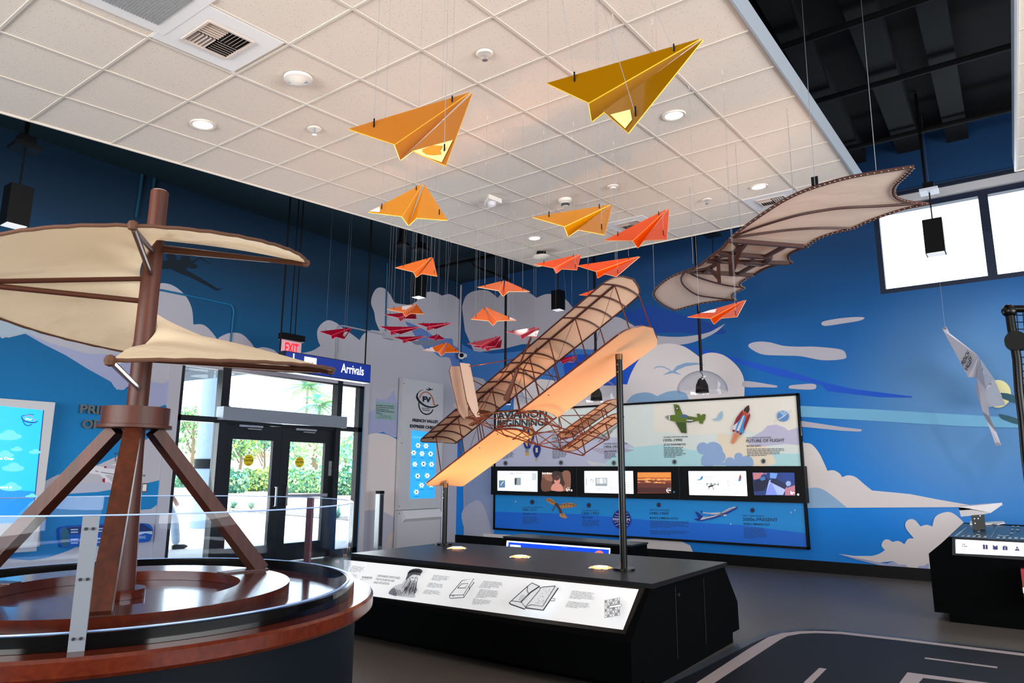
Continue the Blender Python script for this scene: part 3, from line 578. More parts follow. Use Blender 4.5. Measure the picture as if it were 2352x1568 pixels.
# ================================================================== LEFT WALL FITTINGS
def kiosk():
    X1 = XW+.12; t = thing('touchscreen_kiosk', V((XW, onX(965, 1150, XW).y, 0)), 'tall white wall kiosk with round black winged emblem and blue touch screen', 'kiosk')
    y0 = onX(925, 870, X1).y; y1 = onX(1019, 882, X1).y; zt = (onX(925, 869, X1).z+onX(1019, 881, X1).z)/2; zs = onX(915, 1171, X1).z
    M_k = mat('kiosk_white', 'c3c5cb', .45); b = MB(); b.box((XW+.032, y0, zs), (X1, y1, zt), M_k)
    b.box((XW+.032, y0, 0), (X1-.01, y1, zs-.012), M_k); b.build('cabinet', t)
    s = MB(); s.plate([(X1-.01, y0+.12, zs-.02), (X1+.07, y0+.12, zs-.12), (X1+.07, y0+.12, zs-.16), (X1-.01, y0+.12, zs-.22)], (0, y1-y0-.14, 0), mat('kiosk_tray', 'dfe1e4', .4)); s.build('tray', t)
    for zz in (zt-.1, (zt+zs)/2, zs+.06, zs-.06): MB().cyl((X1-.001, y0+.03, zz), (X1+.004, y0+.03, zz), .01, M_text, 8).build('screw', t)
    sb = MB(); S = Sheet((X1, 0, 0), (1, 0, 0), sb, start=.002)
    def q(x, y): return (840+x/3.921, 840+y/3.92)
    B = mat('emblem_black', '0b0e18', .4); O = mat('emblem_orange', 'b4643c', .4)
    S.line([q(515, 218), q(490, 225), q(468, 250), q(462, 280), q(480, 315), q(520, 350), q(570, 370), q(620, 368), q(656, 348)], [1.2, 1.6, 3.5, 5, 4.5, 4, 3.6, 3, .6], B, True)
    S.line([q(487, 290), q(497, 262), q(520, 240), q(550, 236), q(580, 255), q(602, 290), q(612, 330), q(618, 352), q(630, 350)], 2.6, O, True)
    S.line([q(478, 325), q(482, 370), q(500, 410), q(530, 432), q(560, 435), q(590, 420), q(606, 392)], [2.5, 2.6, 2.8, 3.2, 3, 2.6, 1.4], B, True)
    S.text('FV', q(512, 318), q(588, 330), 11.5, B, .06)
    S.text('DISCOVERY', q(506, 386), q(580, 392), 2.6, B, .02).text('HANGAR', q(512, 402), q(576, 408), 2.6, B, .02)
    S.fig([q(541, 205), q(560, 212), q(572, 212), q(562, 197), q(568, 195), q(588, 209), q(605, 207), q(606, 212), q(590, 218), q(575, 221), q(565, 224), q(548, 214)], B)
    S.text('FRENCH VALLEY', q(420, 500), q(655, 516), 6.5, B, .05).text('EXPRESS CHECK-IN', q(398, 552), q(690, 574), 6.5, B, .05)
    sb.build('emblem', t, label='black and orange round emblem above raised black lettering')
    c = MB(); S = Sheet((X1, 0, 0), (1, 0, 0), c, start=.003)
    S.fig([q(415, 579), q(636, 602), q(622, 1190), q(396, 1196)], mat('kiosk_screen_blue', '2ea4f0', .3, emit=.75))
    Fw = mat('screen_flower', 'e6f0fb', .4, emit=.7); Ft = mat('screen_caption', '1560a8', .4, emit=.3)
    cols = ['4a9a6a', 'b0b8c8', 'c05050', 'c8ccd8', '2c70c0', 'd8dce8', '303038', '88a8d0', '303038', 'b8b8c0', 'b8b0b8', 'b0a8b8', 'c04040']
    for i, (x, y) in enumerate([(472, 716), (543, 720), (432, 782), (507, 790), (585, 792), (443, 885), (521, 882), (593, 886), (468, 990), (555, 988), (504, 1074), (590, 1070), (457, 1135)]):
        pts = []
        for k in range(24):
            a = k*math.pi/12; rr = 20+4.5*math.cos(6*a); pts.append(q(x+rr*math.cos(a), y+rr*1.05*math.sin(a)))
        S.fig(pts, Fw); S.fig(ell(*q(x, y), 2, 2.2, 8), mat('screen_icon_'+cols[i], cols[i], .5, emit=.3)); S.line([q(x-20, y+38), q(x+20, y+40)], .9, Ft)
    S.line([q(420, 640), q(520, 650)], 4, mat('screen_pale', '58b8f4', .4, emit=.7))
    c.build('touch_screen', t, label='upright blue screen with white flower-shaped icons')
kiosk()
p = onX(885, 944, XW); n = MB(); n.box((XW+.002, onX(862, 940, XW).y, onX(885, 964, XW).z), (XW+.014, onX(908, 945, XW).y, onX(885, 924, XW).z), mat('notice_green', '8fb0b0', .5))
S = Sheet((XW+.014, 0, 0), (1, 0, 0), n)
for i, tx in enumerate(('THE NUMBER OF PEOPLE PERMITTED', 'IN THIS ROOM SHALL NOT EXCEED', '200  BY ORDER OF THE', 'STATE FIRE MARSHAL AND CALIFORNIA', 'BUILDING CODE')):
    S.text(tx, (864, 931+i*4.4), ((905, 905, 893, 905, 878)[i], 934+i*4.5), 2.2, M_ink, .02)
S.text('CALIFORNIA 2022', (870, 955), (898, 957), 1.8, M_ink).text('TITLE 24 AND CBC', (866, 959), (900, 961), 1.8, M_ink)
n.build('occupancy_notice', **L('small pale green notice of black text on the wall left of the kiosk', 'notice'))
XB = XW+.35; a = onX(868, 1127, XB)
t = thing('push_plate_post', V((XB, a.y+.05, 0)), 'slim metal push-to-open post with wheelchair symbols beside the kiosk', 'post')
b = MB(); b.box((XB-.05, a.y, 0), (XB+.05, a.y+.10, a.z-.03), M_alu); b.box((XB-.05, a.y-.003, a.z-.05), (XB+.053, a.y+.103, a.z), M_blk); b.build('post', t)
b = MB(); b.box((XB+.05, a.y+.02, .15), (XB+.056, a.y+.085, a.z-.06), mat('post_plate_grey', '44484a', .35, metal=.6)); 
for zz in (a.z-.17, .32):
    c0 = V((XB+.058, a.y+.05, zz)); b.tube([c0+V((0, .02*math.cos(k), .02*math.sin(k))) for k in [math.pi*(.75+i*.12) for i in range(11)]], .003, M_ink, 4); b.bar(c0+V((0, 0, .045)), c0, .006, .006, M_ink); b.bar(c0, c0+V((0, .02, 0)), .006, .006, M_ink); b.ball(c0+V((0, 0, .052)), .007, M_ink, 6)
for i, tx in enumerate(('PUSH', 'TO', 'OPEN')): b.text(tx, (XB+.0565, a.y+.03, a.z-.48-i*.09), (0, .045, 0), (0, 0, .018), M_ink)
b.build('push_plate', t)
# screen exhibit at the far left
def left_screen():
    X1 = XW+.16; t = thing('wall_screen', onX(60, 1100, XW), 'large blue touch screen in a thick white frame at the left edge', 'screen')
    P = [onX(-60, 908, X1), onX(127, 925, X1)]; y0, y1 = P[0].y, P[1].y; zt = onX(127, 924, X1).z; zb = onX(95, 1255, X1).z; zm = onX(95, 1225, X1).z
    b = MB(); F_ = mat('frame_white', 'cdd0d4', .5); b.box((XW, y0, zb), (X1, y1, zt), F_); b.box((XW, y0, zb-.04), (X1+.05, y1-.02, zb), mat('frame_shelf', 'a8b0bc', .5)); b.build('frame', t)
    c = MB(); S = Sheet((X1, 0, 0), (1, 0, 0), c, start=.003)
    S.fig([(-60, 925), (99, 942), (74, 1200), (-60, 1203)], mat('screen_cyan', '18b4fa', .3, emit=.85))
    S.fig([(-60, 1120), (80, 1128), (74, 1200), (-60, 1203)], mat('screen_azure', '0a86f0', .3, emit=.8))
    S.line([(100, 942), (74, 1200)], 2, mat('screen_edge', '1030a0', .4))
    K = mat('screen_cloud', '64c8fa', .4, emit=.8)
    for cx, cy, rx in ((80, 1038, 14), (38, 1032, 14), (30, 1075, 26), (10, 1045, 22), (25, 1120, 26), (72, 1140, 14), (20, 1002, 30)): S.fig(ell(cx, cy, rx, rx*.28), K); S.fig(ell(cx+2, cy-rx*.2, rx*.5, rx*.3), K)
    Wt = mat('screen_white_text', 'ffffff', .4, emit=.9)
    S.text('e Over', (0, 1055), (32, 1056), 6, Wt, .03).text('ore 0', (0, 1121), (27, 1122), 6, Wt, .03)
    Bn = mat('screen_navy', '0c2a90', .4, emit=.3); Or = mat('screen_rose', 'd88a90', .4, emit=.4)
    def q(x, y): return (x/3.564, 860+y/3.564)
    S.line([q(235, 330), q(190, 335), q(178, 350), q(195, 375), q(240, 390), q(285, 392), q(308, 380)], [1, 1.5, 2.2, 2.4, 2.4, 2, .6], Bn, True)
    S.line([q(195, 358), q(215, 338), q(245, 335), q(270, 352), q(285, 385)], 1.4, Or, True).line([q(188, 378), q(205, 408), q(235, 418), q(262, 405)], 1.6, Bn, True)
    S.text('FV', q(208, 372), q(262, 378), 4.4, Wt, .03).line([q(235, 325), q(280, 327)], 1.2, Bn)
    c.build('display', t)
left_screen()
def drag_panel():
    X1 = XW+.10; t = thing('drag_display', onX(260, 1225, XW), 'rounded blue and white DRAG display mounted low on the wall behind the screw', 'display')
    def q(x, y): return (x/3.35, 1100+y/3.35)
    b = MB(); S = Sheet((X1, 0, 0), (1, 0, 0), b, start=0)
    out = catmull([q(480, 370), q(700, 352), q(1000, 343), q(1100, 340), q(1150, 348), q(1178, 390), q(1165, 450), q(1140, 482), q(1000, 490), q(700, 508), q(500, 526), q(470, 500), q(462, 430)], 3)
    b.plate([S.at(*p) for p in out], (-.1, 0, 0), mat('display_blue', '0e58b8', .3))
    S.fig([q(505, 370), q(1100, 342), q(1172, 392), q(1172, 400), q(520, 424)], mat('display_navy', '0c2c68', .35))
    S.fig([q(900, 418), q(1172, 399), q(1172, 425), q(1120, 415), q(1070, 430), q(1020, 425), q(900, 450)], mat('display_pale', 'b8d0e8', .4))
    S.fig(ell(*q(500, 448), 10, 22), mat('display_teal', '0f5e78', .4))
    Wt = mat('display_text', '9fc0ea', .5)
    for y in (385, 405, 460, 488):
        S.line([q(545, y+4), q(600, y+2)], 3, Wt); S.line([q(625, y+2), q(810, y-6)], 3, Wt)
    S.text('DRAG', q(1058, 458), q(1120, 456), 6.5, Wt, .03)
    b.build('display_body', t)
drag_panel()
p = onX(330, 1120, XW); b = MB(); b.box((XW+.002, onX(324, 1118, XW).y, onX(330, 1131, XW).z), (XW+.02, onX(336, 1120, XW).y, onX(330, 1109, XW).z), mat('switch_frame', '5f6468', .5))
b.box((XW+.02, onX(326, 1118, XW).y, onX(330, 1127, XW).z), (XW+.026, onX(334, 1120, XW).y, onX(330, 1112, XW).z), M_white)
b.build('wall_switch', **L('small grey-framed wall switch plate left of the entrance glazing', 'switch'))
# conduits on the walls
M_cond = mat('conduit_blue', '0b6f9e', .6); M_cong = mat('conduit_grey', 'a4a6b4', .6)
def conduit(pts, X, label, m, r=.014, Y=None): 
    P = [onX(*p, X) if Y is None else onY(*p, Y) for p in pts]; MB().tube(P, r, m, 8).build('conduit', **L(label, 'conduit'))
conduit([z5(0, 445), z5(150, 465), z5(370, 510)] + catmull([z5(370, 510), z5(780, 598), z5(840, 625), z5(856, 680), z5(848, 760)], 4, False) + [z5(822, 1050)], XW+.02, 'bent painted conduit running over the cloud behind the wooden mast', M_cond)
conduit([z5(1880, 1155), z5(1888, 960)] + catmull([z5(1888, 960), z5(1895, 850), z5(1915, 822), z5(1960, 820)], 4, False) + [z5(2100, 850), z5(2352, 905), z1(180, 1010)], XW+.02, 'painted conduit arching over behind the lone red plane', M_cong)
conduit([z1(205, 350), z1(195, 700), z1(188, 1010)], XW+.02, 'thin vertical conduit on the wall left of the hanging lamp', mat('conduit_dim', '0a5a80', .6))
conduit([(334, 350), (322, 440), (312, 500)], XW+.02, 'left one of two dark vertical conduits above the canvas sail', M_teal, .02)
conduit([(362, 360), (350, 450), (342, 500)], XW+.02, 'right one of two dark vertical conduits above the canvas sail', M_teal, .02)
conduit([(1059, 655), (1057, 740), (1055, 810)], 0, 'grey conduit down the room corner to the camera dome', M_cong, .02, Y=YW-.03)
p = onX(888, 768, XW); b = MB(); b.box((XW+.002, p.y-.1, p.z-.09), (XW+.09, p.y+.12, p.z+.05), mat('box_grey', 'b0b2bc', .5)); b.build('junction_box', **L('small grey sensor box on the wall behind the red paper planes', 'sensor'))
p = onY(1060, 817, YW-.12); t = thing('camera_dome', p, 'small white dome security camera in the room corner', 'camera')
b = MB(); b.cyl((p.x, YW, p.z+.02), (p.x, p.y, p.z+.02), .05, M_white, 16); b.ball(p, .075, M_white, 16); b.build('housing', t)
b = MB(); b.ball(p+V((.045, -.05, 0)), .045, M_blk, 12); b.build('lens', t)
# black rails hung under the soffit near the corner
b = MB(); b.tube([z for z in [onZ(*z1(640, 395), 5.25), onZ(*z1(1240, 265), 5.25)]], .03, M_blk, 8); b.build('rail', **L('straight black rail under the dark soffit near the corner', 'rail'))
b = MB(); b.tube([onZ(*z, 5.2) for z in catmull([z1(1240, 275), z1(1030, 320), z1(1000, 345), z1(1080, 400), z1(1290, 475), z1(1450, 555)], 4, False)], .03, M_blk, 8); b.build('rail', **L('hooked black rail bending back behind the orange planes', 'rail'))
# ================================================================== OUTSIDE
M_conc = mat('sunlit_concrete', 'c9c4bc', .9, noise=(.6, .1)); M_bark = mat('bark', '7a6a58', .9)
g = MB(); g.box((-90, -70, -.12), (XW-.23, 90, -.03), M_conc); g.build('floor', **ST)
FOL = [cloth_mat('leaf_dark', '4c8060', .3, bump=0), cloth_mat('leaf_mid', '84b070', .3, bump=0), cloth_mat('leaf_lime', 'b4cc60', .3, bump=0), cloth_mat('leaf_teal', '64aca4', .3, bump=0), cloth_mat('leaf_yellow', 'd8d868', .3, bump=0), cloth_mat('leaf_pale', 'b8dca8', .3, bump=0)]
def leafmass(mb, c, sx, sy, sz, n, cols, size, r):
    for _ in range(n):
        while 1:
            a = V((r.uniform(-1, 1), r.uniform(-1, 1), r.uniform(-1, 1)))
            if a.length < 1: break
        if r.random() < .6 and a.length > .01: a = a.normalized()*r.uniform(.75, 1)
        p = V(c)+V((a.x*sx, a.y*sy, a.z*sz)); d = V((r.uniform(-1, 1), r.uniform(-1, 1), r.uniform(-1, 1))).normalized(); e = d.orthogonal().normalized()
        s = size*r.uniform(.5, 1.3); mb.add([p-d*s, p+e*s*.5, p+d*s, p-e*s*.5], [(0, 1, 2, 3)], cols[r.randrange(len(cols))])
def tree(base, h, w, seed, cols, label, trunk=.3, leaf=.24, n=950):
    r = random.Random(seed); t = thing('tree', base, label, 'tree', 'trees beyond the car park'); b = MB(); B = V(base)
    b.tube([B, B+V((.1*w, .05, h*trunk)), B+V((0, 0, h*.8))], [.03*h, .022*h, .008*h], M_bark, 7)
    for k in range(5):
        a = r.uniform(0, 6.28); b.tube([B+V((0, 0, h*(.3+.08*k))), B+V((math.cos(a)*w*.35, math.sin(a)*w*.35, h*(.55+.08*k)))], [.012*h, .004*h], M_bark, 5)
    b.build('trunk', t, loc=base); c = MB()
    for k in range(9):
        a = r.uniform(0, 6.28); q = r.uniform(.1, .6)*w; leafmass(c, B+V((math.cos(a)*q, math.sin(a)*q, h*r.uniform(trunk+.08, .9))), w*.38, w*.38, h*.14, n//9, cols, leaf, r)
    c.build('crown', t, loc=base, keep=True)
def base(x, y): p = onZ(x, y, -.03); return p
TR = [((432, 1112), 9.5, 3.6, 3, [0, 1, 5], 'leafy tree seen through the left side glass behind the column'), ((468, 1106), 8, 3.2, 4, [1, 2, 5], 'yellow-green tree right of the outdoor column'),
      ((545, 1110), 8.6, 3.6, 5, [0, 1, 2], 'dark green tree seen through the left door, nearer its hinge'), ((600, 1108), 7.4, 4.2, 6, [0, 3, 1], 'bluish green tree seen through the left door beside the sticker'),
      ((668, 1110), 7.2, 3.6, 7, [5, 1, 3], 'pale tree seen through the right door, left half'), ((712, 1112), 7.8, 3.8, 8, [1, 5, 5], 'light green tree seen through the right door, right half'),
      ((785, 1116), 6.6, 3.6, 9, [3, 1, 5], 'bluish tree seen through the right side glass'), ((815, 1113), 7.0, 3.4, 10, [0, 3, 3], 'dark tree at the right edge of the side glass')]
for (x, y), h, w_, sd, cs, lb in TR: tree(base(x, y), h*.95, w_, sd, [FOL[i] for i in cs], lb)
# layered hedges
def hedge(x0, x1, y, h, cols, seed, label, size=.16, n=4200, depth=1.6):
    a = onZ(x0, y, -.03); b_ = onZ(x1, y, -.03); r = random.Random(seed); mb = MB()
    k = 14
    for i in range(k):
        p = a.lerp(b_, (i+.5)/k); hh = h*r.uniform(.75, 1.15); leafmass(mb, p+V((0, 0, hh*.5)), (b_-a).length/k*.8+depth*.3, (b_-a).length/k*.9, hh*.55, n//k, cols, size, r)
    mb.build('hedge', keep=True, kind='stuff', **L(label, 'hedge', None))
hedge(395, 560, 1132, 1.5, [FOL[0], FOL[3], FOL[5]], 21, 'low flowering hedge behind the left side glass')
hedge(500, 660, 1128, 1.7, [FOL[1], FOL[4], FOL[5], FOL[0]], 22, 'flowering hedge at the kerb seen through the left door')
hedge(640, 745, 1132, 1.6, [FOL[1], FOL[3], FOL[5], FOL[5]], 23, 'flowering hedge at the kerb seen through the right door')
hedge(745, 860, 1137, 1.6, [FOL[3], FOL[5], FOL[0]], 24, 'flowering hedge at the kerb seen through the right side glass')
hedge(400, 640, 1113, 1.2, [FOL[4], FOL[2], FOL[1]], 25, 'yellow-green clipped hedge further back, left part', .25)
hedge(600, 860, 1114, 1.1, [FOL[1], FOL[2], FOL[3]], 26, 'green clipped hedge further back, right part', .25)
# palms
def palm(base_, h, r_, seed, label, n=42):
    r = random.Random(seed); B = V(base_); t = thing('palm_tree', base_, label, 'palm tree', 'palms far behind the doors'); b = MB(); b.tube([B, B+V((.1, 0, h*.5)), B+V((0, 0, h))], [.28, .2, .18], M_bark, 8); b.build('trunk', t, loc=base_)
    c = MB(); T = B+V((0, 0, h))
    for k in range(n):
        a = r.uniform(0, 6.28); e = r.uniform(-.5, 1.2); d = V((math.cos(a)*math.cos(e), math.sin(a)*math.cos(e), math.sin(e))); s = d.cross(V((0, 0, 1))).normalized(); ln = r_*r.uniform(.75, 1.1); m = [FOL[3], FOL[5], FOL[1]][r.randrange(3)]
        P = [T+d*(ln*q)+V((0, 0, -ln*.45*q*q)) for q in (0, .3, .55, .8, 1)]
        for i in range(1, 5):
            for j in (-1, 1):
                for q in range(3):
                    o = P[i].lerp(P[i-1], q/3); c.add([o, o+s*j*ln*.30+d*ln*.12+V((0, 0, -.1*ln)), o+d*ln*.06], [(0, 1, 2)], m)
    c.build('fronds', t, loc=base_, keep=True)
palm(base(694, 1106), 13.8, 3.6, 31, 'tall palm over the right-hand door, left one of the pair'); palm(base(724, 1108), 10.5, 3.2, 32, 'shorter palm over the right-hand door, right one of the pair')
# planting strip with little shrubs
sb = MB(); pa = [onZ(*q, 0) for q in ((520, 1163), (640, 1172), (860, 1190), (860, 1198), (640, 1180), (520, 1170))]; sb.plate([V((p.x, p.y, -.029)) for p in pa], (0, 0, .03), mat('bark_mulch', '8a8078', .95, noise=(9, .9)))
sb.build('planting_strip', kind='stuff', **L('narrow gravel planting strip across the pavement outside', 'gravel'))
for k, (x, y, lb) in enumerate(((536, 1166, 'first small shrub from the left in the gravel strip outside'), (577, 1168, 'second small shrub from the left in the gravel strip outside'), (773, 1189, 'small spiky shrub in the gravel strip seen through the right side glass'))):
    r = random.Random(40+k); mb = MB(); B = onZ(x, y, .004)
    for i in range(60):
        a = r.uniform(0, 6.28); e = r.uniform(.3, 1.3); d = V((math.cos(a)*math.cos(e), math.sin(a)*math.cos(e), math.sin(e))); s = d.cross(V((0, 0, 1))).normalized()*.03; mb.add([B-s, B+s, B+d*r.uniform(.25, .5)], [(0, 1, 2)], FOL[r.choice((0, 3, 1))])
    mb.build('shrub', keep=True, **L(lb, 'shrub'))
# round canopy column with its ring, canopy edge, low bench wall, stop sign and bollard
cb = base(466, 1212); t = thing('canopy_column', cb, 'thick round blue-grey canopy column outside the left side glass', 'column')
M_col = mat('column_blue_grey', '7c92b0', .5)
rr = .32
MB().cyl(cb, cb+V((0, 0, 5.2)), rr, M_col, 32).build('shaft', t)
pz = at_xy(474, 1065, cb.x, cb.y).z; MB().lathe((cb.x, cb.y, pz-.12), [(rr+.002, 0), (rr+.02, 0), (rr+.02, .24), (rr+.002, .24)], M_blk, 32).build('black_band', t)
cp = MB(); cp.plate([(-13, 4, 2.4), (-13, 9.3, 3.55), (-9.8, 9.3, 3.9), (-9.8, 4, 3.2)], (0, 0, .2), mat('canopy_teal', '0e3e5c', .6)); cp.build('canopy', **L('flat dark teal entrance canopy above the outdoor column', 'canopy'))
q0 = base(405, 1172); b = MB(); b.box((q0.x-1.2, q0.y-5, -.03), (q0.x+.6, q0.y+.9, .75), mat('bench_concrete', 'b8b6b2', .8)); b.build('low_wall', **L('low concrete wall outside behind the walking person', 'wall'))
q0 = base(690, 1112); b = MB(); b.cyl(q0, q0+V((0, 0, 2.4)), .05, M_alu, 8); b.build('signpost', **L('thin grey signpost behind the hedge seen through the right door', 'signpost'))
q0 = base(799, 1122); b = MB(); b.box(q0-V((.35, .35, 0)), q0+V((.35, .35, 1.5)), M_white); b.build('utility_cabinet', **L('white utility cabinet among the hedges outside the right side glass', 'cabinet'))
q0 = base(556, 1106); b = MB(); b.box(q0-V((3, 2.5, 0)), q0+V((3, 2.5, 3.4)), M_white); 
h_ = b; b.add([q0+V((-3.3, -2.8, 3.4)), q0+V((3.3, -2.8, 3.4)), q0+V((3.3, 2.8, 3.4)), q0+V((-3.3, 2.8, 3.4)), q0+V((-3.3, 0, 4.6)), q0+V((3.3, 0, 4.6))], [(0, 1, 5, 4), (2, 3, 4, 5), (1, 2, 5), (3, 0, 4), (0, 3, 2, 1)], mat('house_roof', 'b89a88', .8)); b.build('house', **L('small white house with a low roof behind the trees', 'house'))
# person walking by outside, mostly hidden by the wall
def person():
    F = onZ(404, 1257, 0); F.z = -.03
    t = thing('person', F, 'person walking past outside in pale grey trousers and black shoes', 'person')
    rt = V((.15, .99, 0)).normalized(); sd = V((rt.y, -rt.x, 0))     # walking direction, side
    hip = F - rt*.30 + V((0, 0, .93))
    def skin(name, chains, m, parent):
        bm = bmesh.new(); vs = []; es = []; rs = []
        for ch in chains:
            pv = None
            for p, r_ in ch:
                k = None
                for i, q in enumerate(vs):
                    if (q-p).length < 1e-4: k = i
                if k is None: vs.append(V(p)); rs.append(r_); k = len(vs)-1
                if pv is not None: es.append((pv, k))
                pv = k
        me = bpy.data.meshes.new(name); me.from_pydata([tuple(v-F) for v in vs], es, []); ob = bpy.data.objects.new(name, me); COL.objects.link(ob)
        sk = ob.modifiers.new('s', 'SKIN'); ob.modifiers.new('d', 'SUBSURF').levels = 2; ob.modifiers['d'].render_levels = 2
        for i, v in enumerate(me.skin_vertices[0].data): v.radius = (rs[i], rs[i])
        me.skin_vertices[0].data[0].use_root = True; me.materials.append(m); ob.parent = parent; return ob
    ka = hip+sd*.09+rt*.20+V((0, 0, -.42)); fa = F+sd*.0+V((0, 0, .09))
    kb = hip-sd*.09-rt*.05+V((0, 0, -.43)); fb_ = hip-sd*.09-rt*.40+V((0, 0, -.80))
    ch = hip+V((0, 0, .45))+rt*.03; nk = hip+V((0, 0, .60))+rt*.03
    Sk = mat('skin', 'b98a70', .6)
    sh1 = ch+sd*.19; sh2 = ch-sd*.19
    body = skin('body', [[(hip, .12), (hip+V((0, 0, .22)), .12), (ch, .13), (nk, .055), (nk+V((0, 0, .09)), .07), (nk+V((0, 0, .20))+rt*.01, .095), (nk+V((0, 0, .28)), .07)],
        [(ch, .13), (sh1, .06), (sh1+V((0, 0, -.30))-rt*.05, .045), (sh1+V((0, 0, -.52))+rt*.12, .035), (sh1+V((0, 0, -.60))+rt*.17, .04)],
        [(ch, .13), (sh2, .06), (sh2+V((0, 0, -.30))+rt*.05, .045), (sh2+V((0, 0, -.54))+rt*.0, .035), (sh2+V((0, 0, -.63))+rt*.02, .04)],
        [(hip, .12), (hip+sd*.09+V((0, 0, -.08)), .09), (ka, .06), (fa, .04)], [(hip, .12), (hip-sd*.09+V((0, 0, -.08)), .09), (kb, .06), (fb_, .04)]], Sk, t)
    skin('trousers', [[(hip+V((0, 0, .05)), .135), (hip+sd*.09+V((0, 0, -.08)), .105), (ka, .082), (fa-V((0, 0, .02)), .078)], [(hip+V((0, 0, .05)), .135), (hip-sd*.09+V((0, 0, -.08)), .105), (kb, .082), (fb_-V((0, 0, .02)), .078)]], mat('trousers_grey', 'a7b2c0', .8), t)
    skin('shirt', [[(hip+V((0, 0, .08)), .14), (hip+V((0, 0, .22)), .14), (ch, .15), (nk-V((0, 0, .02)), .07)], [(ch, .15), (sh1, .08), (sh1+V((0, 0, -.24))-rt*.04, .062)], [(ch, .15), (sh2, .08), (sh2+V((0, 0, -.24))+rt*.04, .062)]], mat('shirt_blue', '4a6488', .8), t)
    for f_, q in ((fa, 0), (fb_, .25)):
        mb = MB(); A = f_+V((0, 0, -.05)); mb.tube([A-rt*.07, A-rt*.02, A+rt*.06, A+rt*.14, A+rt*.20], [.035, .048, .046, .042, .018], M_ink, 10); mb.build('shoe', t)
    hd = nk+V((0, 0, .21)); mb = MB(); mb.ball(hd+V((0, 0, .04))-rt*.015, .105, mat('hair_brown', '2e2018', .8), 14, (1, 1, .9)); mb.build('hair', t)
person()
# ================================================================== THINGS IN THE TILE CEILING
M_led = mat('downlight_glow', 'ffffff', .5, emit=6); M_dv = mat('detector_white', 'ddd8d0', .45); M_hole = mat('vent_dark', '101318', .8)
def cnorm(): return V((0, -math.sin(SL), math.cos(SL)))
NRM = cnorm()
def downlight(px, label, power=35):
    p = onC(*px); t = thing('downlight', p, label, 'ceiling light', 'round recessed downlights')
    MB().lathe(p-NRM*.008, [(.075, .004), (.095, 0), (.1, .006), (.1, .012)], M_tee, 28, axis=NRM).build('trim_ring', t)
    b = MB(); q = p-NRM*.004; e1 = V((1, 0, 0)); e2 = NRM.cross(e1); b.poly([q+e1*.078*math.cos(a)+e2*.078*math.sin(a) for a in [i*math.pi/14 for i in range(28)]], M_led); b.build('lens', t)
    lamp('downlight_lamp', 'SPOT', p-NRM*.02, p-V((0, 0, 2)), power, (1, .93, .84), spot_size=2.3, spot_blend=.6, shadow_soft_size=.08)
downlight((466, 286), 'round downlight at the left, nearest the dark wall')
downlight((1548, 265), 'round downlight below the tail of the big dark-yellow paper plane')
downlight((1743, 429), 'round downlight beside the right-hand air vent')
downlight((1228, 547), 'round downlight nearest the black-ringed detector at the far corner')
def vent(px, label, size=.6, core=.31, quad=True):
    c = onC(*px); t = thing('air_vent', c, label, 'air vent'); e1 = V((1, 0, 0)); e2 = NRM.cross(e1)*1.0; h = size/2-.012; k = core/2
    def q(x, y, d=0): return c+e1*x+e2*y-NRM*d
    b = MB(); 
    for a in ((-h, -h, h, -k), (-h, k, h, h), (-h, -k, -k, k), (k, -k, h, k)): b.plate([q(a[0], a[1], .006), q(a[2], a[1], .006), q(a[2], a[3], .006), q(a[0], a[3], .006)], NRM*.006, M_white)
    b.build('panel', t)
    b = MB(); b.plate([q(-k, -k, -.003), q(k, -k, -.003), q(k, k, -.003), q(-k, k, -.003)], NRM*.002, M_hole)
    b.build('duct_opening', t)
    b = MB(); n = 6; Mv = mat('vent_blade', 'c4b6ac', .4)
    for sx in (-1, 1):
        for sy in (-1, 1):
            for i in range(n):
                o = (i+.5)/n*k
                if sx*sy > 0: b.plate([q(sx*.005, sy*o, .012), q(sx*k*.97, sy*o, .012), q(sx*k*.97, sy*(o+.014), .0), q(sx*.005, sy*(o+.014), .0)], NRM*.002, Mv)
                else: b.plate([q(sx*o, sy*.005, .012), q(sx*o, sy*k*.97, .012), q(sx*(o+.014), sy*k*.97, .0), q(sx*(o+.014), sy*.005, .0)], NRM*.002, Mv)
    for a, d in (((-k, -k), (k, -k)), ((k, -k), (k, k)), ((k, k), (-k, k)), ((-k, k), (-k, -k))): b.bar(q(*a, .01), q(*d, .01), .014, .014, Mv)
    b.build('louvres', t)
vent((501, 90), 'large white square ceiling air vent with a four-way grille, top left')
vent((1776, 460), 'white square air vent with dark louvres near the bat-wing glider')
vent((1450, 515), 'white square air vent mostly hidden behind an orange paper plane')
c = onC(322, -12); t = thing('return_grille', c, 'flat white ceiling grille with fine slits at the top edge', 'ceiling grille'); e2 = NRM.cross(V((1, 0, 0)))
b = MB(); b.plate([c+V((x, 0, 0))+e2*y-NRM*.008 for x, y in ((-.29, -.29), (.29, -.29), (.29, .29), (-.29, .29))], NRM*.006, M_white); b.build('panel', t)
b = MB()
for i in range(24): b.bar(c+V((-.2, 0, 0))+e2*(-.2+i*.0175)-NRM*.010, c+V((.2, 0, 0))+e2*(-.2+i*.0175)-NRM*.010, .008, .004, mat('slit_grey', '8f9496', .6))
b.build('slits', t)
def sprinkler(px, label):
    p = onC(*px); t = thing('sprinkler', p, label, 'sprinkler', 'ceiling sprinklers')
    MB().lathe(p-NRM*.01, [(.0, 0), (.035, 0), (.05, -.002), (.06, .006), (.06, .01)], M_dv, 24, axis=NRM).build('rosette', t)
    b = MB(); b.cyl(p-NRM*.01, p-NRM*.05, .008, M_alu, 8); b.cyl(p-NRM*.05, p-NRM*.053, .02, M_alu, 12); b.build('head', t)
